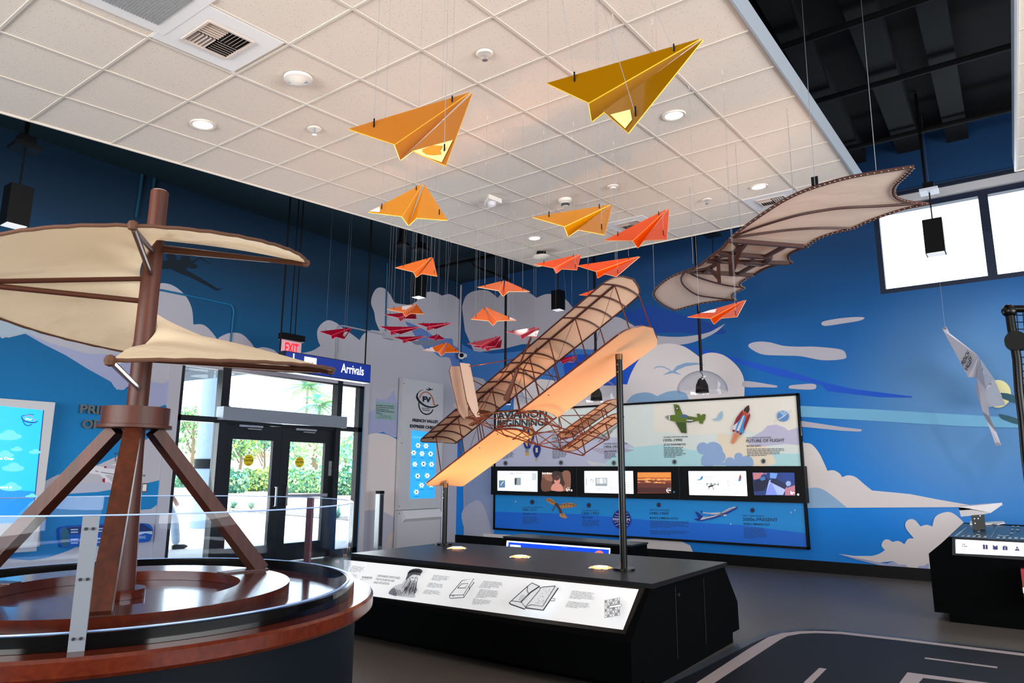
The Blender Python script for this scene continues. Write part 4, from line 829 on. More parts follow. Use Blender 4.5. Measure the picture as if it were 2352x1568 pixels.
sprinkler((722, 295), 'sprinkler head left of the first yellow plane'); sprinkler((1113, 122), 'sprinkler head above and between the two big yellow planes'); sprinkler((1623, 458), 'faint sprinkler head nearest the bat-wing glider')
p = onC(685, 178); t = thing('fire_strobe', p, 'round white ceiling strobe marked FIRE', 'fire alarm')
MB().lathe(p-NRM*.0, [(.0, -.055), (.045, -.05), (.07, -.03), (.098, -.02), (.1, 0)], M_dv, 32, axis=NRM).build('housing', t)
b = MB(); e1 = V((-.8, .6, 0)); 
for s_ in (-1, 1): b.ball(p-NRM*.035+V((.80, .58, 0))*s_*.048-V((0, .0, 0)), .022, M_glass if False else mat('strobe_lens', 'a8aab4', .1, metal=.3), 8, (1, 1, .7))
b.build('lens', t)
b = MB(); dd = V((.81, .586, 0)); up = V((-.45, .7, 0)).normalized(); b.text('FIRE', p-NRM*.034-dd*.035+up*.05-V((0, 0, .0)), dd*.07, V((-.3, .42, .3)).normalized()*.022, mat('fire_red', 'c03028', .5), .03); b.build('lettering', t)
def detector(px, label, r=.06, h=.06, dark=False):
    p = onC(*px); t = thing('smoke_detector', p, label, 'smoke detector')
    MB().lathe(p, [(.0, -h), (r*.55, -h), (r*.6, -h*.55), (r, -h*.35), (r*1.05, 0)], M_dv, 24, axis=NRM).build('housing', t)
    if dark: MB().lathe(p, [(r*.57, -h*.95), (r*.63, -h*.9), (r*.63, -h*.6)], M_text, 24, axis=NRM).build('sensor_ring', t)
detector((1298, 457), 'white smoke detector with dark slotted ring above the middle yellow plane', .075, .09, True)
detector((1408, 427), 'plain low white detector right of the slotted one', .06, .035)
p = onC(1124, 455); t = thing('motion_sensor', p, 'white wedge-shaped sensor on the ceiling beyond the leaping yellow plane', 'sensor'); b = MB()
b.plate([p+V((-.11, .05, 0)), p+V((.07, -.10, 0)), p+V((.10, .10, 0))], (0, 0, -.05), M_dv); b.build('bracket', t)
b = MB(); b.ball(p+V((.02, .02, -.06)), .055, mat('sensor_lens', 'c8c4cc', .3), 10); b.build('lens', t)
p = onC(1243, 578); t = thing('access_point', p, 'flat round white disc on a black base at the far ceiling corner', 'access point')
MB().lathe(p, [(0, -.06), (.07, -.06), (.07, 0)], M_blk, 20, axis=NRM).build('mount', t)
MB().lathe(p, [(0, -.115), (.10, -.11), (.13, -.085), (.12, -.06), (0, -.06)], M_dv, 28, axis=NRM).build('disc', t)
# ================================================================== PENDANTS, DOMES, RODS
def pendant(px, X, Y, label, h=.33, w_=.125, top=5.34, plate_z=None, plate=M_blk):
    c = at_xy(*px, X, Y); t = thing('pendant_light', c, label, 'pendant lamp', None)
    b = MB(); b.box((X-w_/2, Y-w_/2, c.z-h/2), (X+w_/2, Y+w_/2, c.z+h/2), M_blk); b.build('body', t)
    b = MB(); k = w_/2-.012; b.box((X-k, Y-k, c.z-h/2-.004), (X+k, Y+k, c.z-h/2+.01), mat('pendant_lens', 'f2f2f2', .4, emit=.6)); b.build('lens', t)
    pz = plate_z if plate_z else top-.5
    MB().cyl((X, Y, c.z+h/2), (X, Y, pz), .008, M_blk, 8).build('rod', t)
    b = MB(); b.box((X-.10, Y-.10, pz), (X+.10, Y+.10, pz+.035), plate); b.box((X-.06, Y-.06, pz+.03), (X+.06, Y+.06, pz+.12), M_blk); b.build('canopy', t)
    MB().bar((X-.03, Y, pz+.1), (X-.03, Y, top), .03, .03, M_blk).build('hanger', t)
    lamp('pendant_lamp', 'SPOT', (X, Y, c.z-h/2-.02), (X, Y, 0), 8, (1, .95, .9), spot_size=1.2, spot_blend=.5, shadow_soft_size=.04)
def plan(x, y, Y=None, X=None): r = ray(x, y); return (X, X*r.y/r.x) if X else (Y*r.x/r.y, Y)
X_, Y_ = plan(38, 475, X=-6.75); pendant((38, 474), X_, Y_, 'large black box pendant at the far left above the canvas sail', .35, .17, plate_z=at_xy(62, 345, X_, Y_).z)
X_, Y_ = plan(962, 660, X=-7.3); pendant((962, 657), X_, Y_, 'black box pendant hanging below an orange plane near the left wall', .36, .17, plate_z=at_xy(965, 575, X_, Y_).z)
X_, Y_ = plan(1282, 690, Y=9.75); pendant((1282, 690), X_, Y_, 'black box pendant between the orange planes and the upper wing', .33, .17)
X_, Y_ = plan(2146, 545, Y=9.7); pendant((2147, 545), X_, Y_, 'black box pendant in front of the bright clerestory window', .43, .21, top=6.2, plate_z=at_xy(2131, 443, X_, Y_).z, plate=mat('plate_white', 'c8ccd8', .5))
X_, Y_ = plan(1641, 640, Y=9.6); pendant((1655, 640), X_, Y_, 'black pendant mostly hidden behind the bat-wing glider', .30, .14, plate_z=at_xy(1638, 541, X_, Y_).z)
X_, Y_ = plan(925, 545, X=-7.8); c = at_xy(927, 545, X_, Y_); t = thing('pendant_light', c, 'short black tapered pendant under the soffit behind the leaping yellow plane', 'pendant lamp'); MB().tube([c+V((0, 0, -.12)), c+V((0, 0, .35))], [.07, .045], M_blk, 12).build('body', t); MB().cyl(c-V((0, 0, .12)), c-V((0, 0, .15)), .12, M_blk, 16).build('shade', t); MB().cyl(c+V((0, 0, .3)), (c.x, c.y, 5.34), .01, M_blk, 8).build('rod', t)
M_dome = glass_mat('clear_dome', (.95, .96, .98), .03, 0, .5)
def dome(px, Y, r, label, rod=.022, top=5.34):
    X_, Y_ = plan(*px, Y=Y); c = at_xy(*px, X_, Y_); t = thing('dome_speaker', c, label, 'speaker', 'clear dome speakers over the timeline')
    b = MB(); prof = [(r*math.cos(a), r*.86*math.sin(a)) for a in [i*math.pi/2/12 for i in range(12)]] + [(.02, r*.86)]; b.lathe(c, prof+[(.02, r*.86-.006)]+[(x*.985, z*.985) for x, z in prof[-2::-1]], M_dome, 40); b.build('clear_dome', t, label='clear plastic half dome')
    b = MB(); b.tube([c+V((0, 0, -.01)), c+V((0, 0, .10)), c+V((0, 0, .18)), c+V((0, 0, .20))], [.095, .085, .05, .03], M_blk, 16); b.build('speaker', t)
    b = MB(); b.tube([c+V((0, 0, .20)), c+V((.02, 0, .25)), c+V((-.02, 0, .30)), c+V((.01, 0, .36)), c+V((0, 0, r*.86+.05))], .006, M_blk, 6); b.build('cable', t)
    MB().cyl(c+V((0, 0, r*.86)), (X_, Y_, top), rod, M_blk, 10).build('rod', t)
dome((1613, 900), 9.7, .36, 'clear dome with a black speaker over the right half of the timeline')
dome((1370, 918), 9.7, .40, 'clear dome with a black speaker partly hidden by the lower wing')
dome((1160, 925), 9.9, .38, 'clear dome mostly hidden behind the wings, left of the other domes')
# ================================================================== PAPER PLANES
PCOL = {'Y': cloth_mat('acrylic_yellow_backlit_dimmed', 'b88206', .55, .8, .12, 0), 'A': cloth_mat('acrylic_yellow', 'f2ac10', .55, .8, .12, 0), 'O': cloth_mat('acrylic_orange', 'ff6c08', .55, .8, .12, 0),
        'P': cloth_mat('acrylic_light_orange', 'ff9a22', .55, .8, .12, 0), 'R': cloth_mat('acrylic_red', 'd0184c', .5, .8, .12, 0)}
PCOL['G'] = cloth_mat('acrylic_golden_backlit_dimmed', 'd68a08', .55, .8, .12, 0)  # golden and dark yellow: backlit dimming put into the acrylic colour
PEDG = {'G': mat('edge_golden', 'f8c040', .3), 'Y': mat('edge_yellow', 'f0d040', .3), 'A': mat('edge_light_yellow', 'ffd860', .3), 'O': mat('edge_orange', 'ffb070', .3), 'P': mat('edge_peach', 'ffd0a0', .3), 'R': mat('edge_pink', 'ff90a0', .3)}
M_wire = mat('wire', '9a9ea6', .4, metal=.4); M_hook = mat('clear_hook', 'c8c6c4', .2)
POSES = {
 1: ([-1.4964, 1.8144, 1.3746, 1.138, -0.2412, 1.4663], 'G', 'big yellow paper plane at the left carrying a sepia picture on its right wing'),
 2: ([-0.6493, 1.8879, 1.3018, 1.1317, -0.2273, 0.9195], 'Y', 'biggest dark yellow paper plane, nearest the black ceiling opening'),
 3: ([-2.5505, 2.6751, 1.5852, 0.9487, -0.3547, 2.0068], 'A', 'yellow paper plane seen nose-up above the dark left edge of the ceiling'),
 4: ([-1.6013, 3.1067, 1.3852, -2.1134, 0.3782, -4.0513], 'A', 'yellow paper plane hanging mid-ceiling left of the bright orange one'),
 5: ([-1.5847, 3.8211, 1.5926, 0.7107, -0.4548, 1.3667], 'O', 'bright orange paper plane directly right of the mid-ceiling yellow one'),
 6: ([-2.9243, 5.0652, 1.8747, 0.6533, -0.2055, 1.5408], 'O', 'orange paper plane hanging just above the middle black box pendant'),
 7: ([-2.1447, 4.5881, 1.5877, 0.6598, -0.1393, 1.1946], 'O', 'orange paper plane touching the tip of another, above the upper wing'),
 8: ([-4.3856, 4.7561, 2.0326, -1.6503, 0.3496, -3.8555], 'P', 'orange paper plane over the left black box pendant'),
 9: ([-3.362, 4.538, 1.5846, 0.5673, -0.1798, 2.1563], 'P', 'orange paper plane seen head-on, wings spread flat, in front of the black rod'),
 10: ([-5.3291, 5.5319, 1.8579, -1.1374, 0.2665, -3.9885], 'P', 'orange paper plane with white glare, just over a red one'),
 11: ([-5.7049, 5.9091, 1.8873, -1.092, 0.1979, -4.1574], 'R', 'crimson paper plane directly under an orange one at the left'),
 12: ([-3.9539, 5.0269, 1.537, 0.6371, -0.2811, 2.3605], 'P', 'orange paper plane with a white wing tip, middle of the flock'),
 13: ([-5.6172, 5.9263, 1.6954, -1.6179, -0.0722, -4.5097], 'R', 'long red paper plane, leftmost of the low red group'),
 14: ([-5.8802, 6.816, 1.9387, 0.4779, -0.0261, 1.3786], 'R', 'slim red paper plane pointing right, highest of the low red group'),
 15: ([-4.5043, 6.7875, 1.7135, 0.5558, -0.1052, 1.6548], 'R', 'red and white glaring paper plane beside the propeller tip'),
 16: ([-6.9378, 7.4369, 1.9792, -1.4337, 0.1348, -4.5574], 'R', 'slim red paper plane just above the lowest orange one, to its left'),
 17: ([-6.3, 6.98, 1.86, 0.5673, -0.1798, 2.1563], 'R', 'tiny bright red paper plane seen head-on above the lowest orange one'),
 18: ([-5.2238, 5.9507, 1.4743, 0.5237, -0.1991, 2.1065], 'P', 'lowest orange paper plane, near the corner camera'),
 19: ([-5.1438, 6.8812, 1.6932, 0.5258, -0.2167, 1.5888], 'R', 'upper one of two overlapping crimson planes left of the black rod'),
 20: ([-5.3907, 7.2298, 1.7314, -1.2064, 0.5926, -4.293], 'R', 'lower one of two overlapping crimson planes left of the black rod'),
 21: ([-5.5098, 9.3675, 1.8175, 0.4311, -0.1352, 1.5486], 'R', 'small crimson paper plane glimpsed between the two wings'),
 22: ([-7.3172, 6.3453, 1.9625, -1.552, 0.1086, -4.1276], 'R', 'lone red and white paper plane over the Arrivals sign'),
 23: ([-1.5293, 5.0646, 1.2652, 0.4525, -0.3015, 1.2602], 'O', 'orange paper plane below the bat-wing glider'),
 24: ([-2.8359, 5.6804, 1.774, 0.5895, -0.3295, 1.4417], 'O', 'orange paper plane mostly hidden behind the top of the upper wing'),
}
def rotv(w):
    a = V(w); return Matrix.Rotation(a.length, 3, a.normalized())
def paper_plane(k, pose, colour, label, white=None):
    p = V(pose[:3])+V((0, 0, HC)); R = rotv(pose[3:]); s = .27 if k == 17 else .45
    def q(x, y, z): return p+R@V((x*s, y*s, z*s))
    N = q(0, 0, 0); Lt = q(-1, .451, .051); Rt = q(-1, -.451, .051); C1 = q(-.922, .08, 0); C2 = q(-.922, -.08, 0); K = q(-.974, 0, -.073)
    N1 = q(-.02, .012, 0); N2 = q(-.02, -.012, 0); up = (R@V((0, 0, 1))).normalized(); m = PCOL[colour]
    t = thing('paper_plane', p, label, 'paper plane', 'coloured acrylic paper planes'); th = .004
    for a in ((N1, Lt, C1), (N2, C2, Rt)): MB().plate(a, up*th, m, PEDG[colour]).build('wing', t)
    yl = (R@V((0, 1, 0))).normalized()
    MB().plate((N1, C1, K), yl*th, m, PEDG[colour]).plate((N2, C2, K), yl*-th, m, PEDG[colour]).build('keel', t)
    # wires up to hooks clipped on the ceiling grid
    def ceilz(x, y): return CZ+y*math.tan(SL)
    for i, (a, off) in enumerate(((q(-.22, .05, .01), (0, 0)), (q(-.85, .33, .05), (.0, .0)), (q(-.85, -.33, .05), (0, 0)))):
        inside = XL+.05 < a.x < XR-.05 and a.y < TF*math.cos(SL)-.05
        tx, ty = a.x, a.y
        tx = min(max(tx, XL+.04), XR-.04); ty = min(ty, 9.0)
        T = V((tx, ty, ceilz(tx, ty)-.01))
        if a.x < XL-.15: T = V((a.x, a.y, 5.34))
        b = MB(); b.cyl(a, T-V((0, 0, .02)), .0008, M_wire, 4); b.build('wire', t)
        b = MB(); b.cyl(a-V((0, 0, .01)), a+V((0, 0, .024)), .0026, M_blk, 6); b.build('wire_clip', t)
        h = MB(); h.tube([T+V((0, .006*0, .006)), T+V((0, 0, -.012)), T+V((.008, 0, -.022)), T+V((0, 0, -.032)), T+V((-.008, 0, -.024))], .002, M_hook, 5)
        h.build('ceiling_hook', **L('small clear wire hook clipped to the ceiling grid above a paper plane', 'hook', 'clear hooks on the ceiling grid'))
    return q, R, up, t
PLN = {}
for k, (pose, colr, lab) in POSES.items(): PLN[k] = paper_plane(k, pose, colr, lab)
# printed patches, and glare painted on as pale patches, on single planes
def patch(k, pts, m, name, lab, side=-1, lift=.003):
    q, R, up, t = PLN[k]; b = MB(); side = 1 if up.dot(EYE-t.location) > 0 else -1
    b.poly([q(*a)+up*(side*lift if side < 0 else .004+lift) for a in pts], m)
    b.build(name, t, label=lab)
def wing(k, u, v, s=-1): return (-u, s*v, -.01053*(u-.02)+.1397*(v-.012))
M_pr = mat('print_cream', 'f4d890', .4); M_pr2 = mat('print_ochre', 'c8860c', .4); M_wh = mat('pale_print_glare', 'ece6ea', .35)
patch(1, [wing(1, .93, .10), wing(1, .70, .30), wing(1, .985, .405), wing(1, .96, .22)], M_pr, 'print_glare_patch', 'cream printed patch')
patch(1, [wing(1, .89, .16), wing(1, .82, .20), wing(1, .80, .28), wing(1, .86, .30), wing(1, .90, .34), wing(1, .93, .29), wing(1, .94, .23), wing(1, .92, .18)], M_pr2, 'print_glare_patch', 'ochre figure on the cream patch', lift=.0045)
patch(2, [wing(2, .93, .17), wing(2, .83, .25), wing(2, .90, .36), wing(2, .985, .40), wing(2, .95, .25)], M_pr, 'print_glare_patch', 'pale yellow printed patch')
patch(3, [wing(3, .93, .33, 1), wing(3, .83, .36, 1), wing(3, .99, .44, 1), wing(3, .96, .34, 1)], M_wh, 'wing_tip_print_glare', 'white print and glare on the wing tip')
patch(12, [wing(12, .95, .33), wing(12, .80, .36), wing(12, .995, .445)], M_wh, 'wing_tip_print_glare', 'white print and glare on the wing tip')
patch(15, [wing(15, .45, .10), wing(15, .35, .16), wing(15, .95, .40), wing(15, .93, .12)], M_wh, 'print_glare_patch', 'white glare painted on the wing')
patch(22, [wing(22, .45, .06), wing(22, .40, .15), wing(22, .88, .36), wing(22, .75, .22), wing(22, .6, .12)], M_wh, 'print_glare_patch', 'white glare painted on a wing area')
patch(23, [wing(23, .55, .20, 1), wing(23, .62, .27, 1), wing(23, .80, .34, 1), wing(23, .70, .14, 1)], M_wh, 'print_glare_patch', 'white glare painted on a wing area')
patch(10, [wing(10, .2, .03, 1), wing(10, .5, .22, 1), wing(10, .75, .16, 1), wing(10, .7, .08, 1)], M_wh, 'print_glare_patch', 'white glare painted on a wing area')
patch(18, [wing(18, .97, .15, 1), wing(18, .65, .28, 1), wing(18, .99, .43, 1)], M_wh, 'wing_tip_print_glare', 'pale print and glare on the wing tip')
# ================================================================== CONSOLE WITH LIT PANEL
M_oak = wood_mat('black_stained_oak', '0c0b0c', '141214', .38, 3, 'X', 0); M_body = mat('console_black', '030405', .8, spec=.05)
TZ = .65; CX0, CX1 = -4.99, -2.1
def console():
    t = thing('display_console', (-3.55, 5.2, 0), 'long low black display console with three glowing uplights and a lit front panel', 'display console')
    prof = [(4.50, TZ-.03), (4.19, .333), (4.19, .075), (4.36, .075), (4.36, 0), (6.06, 0), (6.06, .075), (6.23, .075), (6.22, .30), (5.93, TZ-.03)]
    MB().plate([(CX0, y, z) for y, z in prof], (CX1-CX0, 0, 0), M_body).build('body', t)
    MB().plate([(CX0-.02, 4.46, TZ), (CX1+.02, 4.49, TZ), (CX1+.02, 5.95, TZ), (CX0-.02, 5.80, TZ)], (0, 0, -.032), M_oak).build('top', t)
    for y in (4.9, 5.45): MB().box((CX1+.001, y, .10), (CX1+.004, y+.006, .58), M_ink).build('door_seam', t)
    MB().cyl((CX1, 4.95, .52), (CX1+.012, 4.95, .52), .012, M_ink, 10).build('lock', t)
    n = V((0, -(TZ-.333), 4.5-4.19)).normalized(); n = V((0, -.317, .31)).normalized(); n = V((0, -.715, .699)) if False else V((0, -.72, .69)).normalized()
    p0 = V((0, 4.48, TZ-.035)); b = MB(); S = Sheet(p0, n, b, start=.012)
    e = [S.at(*q) for q in ((806, 1276), (1480, 1350), (1436, 1456), (806, 1372))]
    q4 = [S.at(*q) for q in ((806, 1287), (1467, 1353), (1431, 1446), (806, 1362))]
    fr = MB()
    for i in range(4):
        j = (i+1) % 4; fr.plate([e[i], e[j], q4[j], q4[i]], n*-.02, mat('panel_frame', '1c1a18', .3, metal=.5))
    fr.build('panel_frame', t)
    M_lb = mat('lightbox_paper', 'e4e8ea', .4, emit=.40); K = mat('sketch_ink', '24262c', .5); K2 = mat('sketch_grey', '6f737c', .5); K3 = mat('sketch_pale', 'a7abb2', .5)
    S.fig([(790, 1285), (1467, 1353), (1431, 1446), (790, 1360)], M_lb)
    def a(x, y): return (780+x/6.533, 1240+y/6.533)
    def c(x, y): return (1120+x/6.189, 1300+y/6.189)
    for qd, r_, sd in (((a(200, 380), a(380, 405), a(330, 500), a(140, 475)), 7, 1), ((a(140, 500), a(290, 520), a(255, 585), a(120, 560)), 5, 2), ((a(305, 578), a(455, 590), a(430, 612), a(295, 600)), 2, 3),
        ((a(1420, 515), a(1670, 548), a(1640, 625), a(1370, 598)), 5, 4), ((a(1350, 630), a(1580, 665), a(1555, 738), a(1300, 700)), 5, 5), ((a(1295, 735), a(1540, 770), a(1500, 838), a(1240, 800)), 5, 6),
        ((a(2170, 605), c(232, 230), c(200, 325), a(2080, 715)), 6, 7), ((a(2110, 730), c(165, 350), c(130, 460), a(2030, 860)), 7, 8), ((a(2010, 870), c(75, 490), c(50, 550), a(1985, 965)), 6, 9),
        ((c(1205, 340), c(1540, 378), c(1510, 495), c(1155, 455)), 8, 10), ((c(1150, 490), c(1475, 528), c(1445, 615), c(1100, 580)), 6, 11)): S.micro(qd, r_, mat('fine_print', '8b8f96', .5), .34, sd)
    S.text('THE FOUNDATIONS', a(328, 568), a(485, 580), 4.2, K, .015, up=(1, 0))
    S.text('LEONARDO SKETCHED', a(565, 545), a(905, 585), 4.6, K, 0, up=(1.5, 0)); S.text('THE FUTURE IN INK', a(535, 595), a(820, 628), 4.6, K, 0, up=(1.5, 0)); S.text('AND INTUITION', a(508, 645), a(740, 672), 4.6, K, 0, up=(1.5, 0))
    # pen drawing of a long-bearded man in a soft cap (generic)
    W1 = mat('sketch_wash', 'c9ccd4', .5, emit=.15); W2 = mat('sketch_cap', '62646e', .5); W3 = mat('sketch_shade', '8a8d99', .5)
    S.fig([a(735, 800), a(790, 715), a(880, 665), a(935, 650), a(985, 590), a(1030, 530), a(1090, 510), a(1165, 520), a(1165, 600), a(1150, 700), a(1130, 790), a(1130, 862), a(1000, 855), a(850, 835)], W1, True)
    S.fig([a(735, 800), a(765, 745), a(820, 715), a(850, 770), a(850, 835), a(790, 825)], W3, True)
    S.fig([a(1062, 560), a(1090, 528), a(1150, 528), a(1172, 560), a(1160, 590), a(1168, 612), a(1140, 625), a(1105, 632), a(1072, 610)], mat('sketch_face', 'dfe2e6', .4, emit=.3), True)
    S.fig([a(1018, 525), a(1035, 480), a(1095, 440), a(1170, 430), a(1225, 445), a(1240, 470), a(1215, 500), a(1210, 530), a(1170, 522), a(1110, 515), a(1060, 540), a(1020, 580), a(992, 582)], W2, True)
    r = random.Random(11)
    for i in range(46):                                            # beard and hair strokes
        u = r.random(); x0 = 1050+u*105; y0 = 590+r.random()*70; x1 = 905+u*225+r.uniform(-12, 12); y1 = 800+r.random()*50; q = r.uniform(.45, 1); xm = (x0+x1)/2+r.uniform(-14, 14)+(14 if u > .6 else -4)
        S.line([a(x0, y0), a(xm, (y0+y1)/2), a(x0+(x1-x0)*q, y0+(y1-y0)*q)], [.3, .9, .3], K if i % 3 else K2, True)
    for i in range(16): x0 = 770+i*9; y0 = 735+r.uniform(-10, 20); S.line([a(x0, y0), a(x0+22, y0+38), a(x0+26, y0+84)], .6, K2, True)
    for i in range(12): u = i/12; S.line([a(1030+u*20, 500-u*46), a(1110, 478-u*34), a(1215-u*10, 490-u*40)], .7, K, True)
    for ln, w_ in (([a(1018, 525), a(1035, 480), a(1095, 440), a(1170, 430), a(1225, 445), a(1240, 470), a(1215, 500)], 1.2), ([a(1078, 562), a(1095, 554), a(1112, 560)], 1), ([a(1132, 560), a(1148, 555), a(1160, 560)], 1), ([a(1082, 570), a(1108, 570)], 1.2), ([a(1136, 569), a(1156, 568)], 1.2),
        ([a(1124, 560), a(1130, 590), a(1136, 602), a(1120, 604)], .9), ([a(1098, 618), a(1118, 612), a(1140, 617)], 1.1), ([a(1062, 560), a(1055, 590), a(1068, 615)], .9), ([a(1172, 560), a(1168, 600), a(1155, 640), a(1140, 720), a(1132, 800)], 1), ([a(992, 582), a(1010, 600), a(985, 650), a(935, 720)], 1)): S.line(ln, w_, K, True)
    # closed book and open book
    for ln in ([a(1650, 830), a(1840, 605), a(2015, 575), a(1860, 820), a(1650, 830)], [a(1650, 830), a(1648, 860), a(1665, 872), a(1860, 862), a(1862, 822)], [a(1862, 862), a(1950, 730), a(1965, 705), a(2022, 632), a(2000, 640)], [a(1770, 720), a(1830, 655), a(1930, 650), a(1890, 715), a(1770, 720)], [a(1940, 690), a(1955, 745)], [a(1690, 840), a(1720, 838)]): S.line(ln, 1.5, K)
    S.fig([c(310, 515), c(630, 235), c(745, 290), c(750, 325), c(800, 290), c(965, 280), c(1005, 310), c(800, 635), c(525, 610), c(330, 545)], mat('sketch_page', 'd2d6da', .4, emit=.4))
    for ln, w_ in (([c(305, 520), c(560, 290), c(630, 235), c(740, 288)], 1.8), ([c(305, 520), c(330, 540), c(525, 610), c(540, 590), c(790, 625), c(1005, 308)], 2.6), ([c(345, 490), c(480, 510), c(535, 580), c(620, 545), c(780, 570), c(960, 285)], 1.4), ([c(740, 288), c(745, 330), c(620, 480), c(535, 580)], 1.4), ([c(745, 310), c(800, 292), c(965, 280)], 1.6),
        ([c(730, 290), c(610, 370), c(540, 440), c(470, 510)], 2.6), ([c(570, 290), c(560, 340), c(580, 385)], 1.6), ([c(920, 460), c(962, 465), c(955, 490), c(895, 490)], 1.6)): S.line(ln, w_, K)
    r = random.Random(5)
    for i in range(26):
        u, v_ = r.random(), r.random(); x = 800+u*130-v_*130; y = 320+v_*210+u*10; S.line([c(x, y), c(x+12, y+r.uniform(-10, 10))], .9, K2)
    S.micro((c(480, 400), c(580, 420), c(520, 500), c(430, 480)), 8, K3, .4, 12)
    for ri in range(6):
        for ci in range(6):
            x = 1662+ci*37; y = 485+ri*43-ci*7; S.fig([c(x, y), c(x+32, y-6), c(x+32, y+30), c(x, y+36)], K if (ri*7+ci*3) % 5 < 3 else K2); S.fig([c(x+5, y+4), c(x+27, y), c(x+27, y+25), c(x+5, y+30)], M_lb if (ri+ci) % 3 else K3)
    S.fig([c(1730, 565), c(1890, 535), c(1908, 550), c(1890, 575), c(1730, 595)], M_lb).line([c(1730, 565), c(1890, 535), c(1908, 550), c(1890, 575), c(1730, 595)], 1, K)
    b.build('lit_panel', t, label='white backlit panel with pen drawings and text')
    for (x, y) in ((-4.528, 5.372), (-3.637, 5.171), (-2.737, 4.977)):
        u = MB(); u.lathe((x, y, TZ), [(.084, .004), (.094, .004), (.096, 0)], M_chrome, 28); u.lathe((x, y, TZ), [(.084, .002), (.082, .007), (.05, .012), (0, .014)], mat('uplight_glow', 'ffd0a0', .5, emit=2.2, ecol='ff8430'), 28); u.lathe((x, y, TZ), [(.058, .0125), (0, .015)], mat('uplight_core', 'fff0e0', .5, emit=5, ecol='ffe0c0'), 24); u.build('uplight', t)
        lamp('uplight_lamp', 'SPOT', (x, y, TZ+.03), (x, y+.02, 3), 58, (1, .46, .18), spot_size=2.35, spot_blend=.9, shadow_soft_size=.075)
console()
# ================================================================== BIPLANE GLIDER ON TWO POSTS
BO = V((-2.462, 5.229, 1.469+HC)); Bs = V((.887, -.225, .403)).normalized(); Bc = V((.278, .958, -.076)); Bc = (Bc-Bs*Bc.dot(Bs)).normalized(); Bu = Bs.cross(Bc).normalized()
if Bu.z < 0: Bu = -Bu
def G(y, x, h): return BO+Bs*y+Bc*x+Bu*h
M_can = cloth_mat('wing_canvas', 'e8cab0', .2); M_canl = cloth_mat('lower_wing_canvas', 'ecc8a4', .3, bump=.3); M_rib = wood_mat('reddish_wood', '4a1c10', '6e2c16', .4, 3, 'X', .1); M_ribd = mat('dark_wood_strip', '401a12', .5)
SPAN, CH, GAP = -2.865, -.438, -.491
def camber(f): return .048*math.sin(math.pi*min(1, f)**.75)     # f: 0 at the front edge, 1 at the rear
def chordlim(y):
    e = .13; k = 0
    if y > -.02: k = (y+.02)/e
    if y < SPAN+.02: k = (SPAN+.02-y)/e
    if k <= 0: return 0.0, 1.0
    k = min(k, 1); r = math.sqrt(max(0, 1-k*k)); m = .62; return m-(m)*max(r, .42), m+(1-m)*max(r, .1)
def wing_pt(y, f, h): a, b_ = chordlim(y); g = a+(b_-a)*f; return G(y, CH*g, h+camber(g))
def wing_grid(mb, y0, y1, h, m, n=30): mb.grid(lambda u, v: wing_pt(y0+(y1-y0)*u, v, h), n, 10, m, thick=Bu*.004)
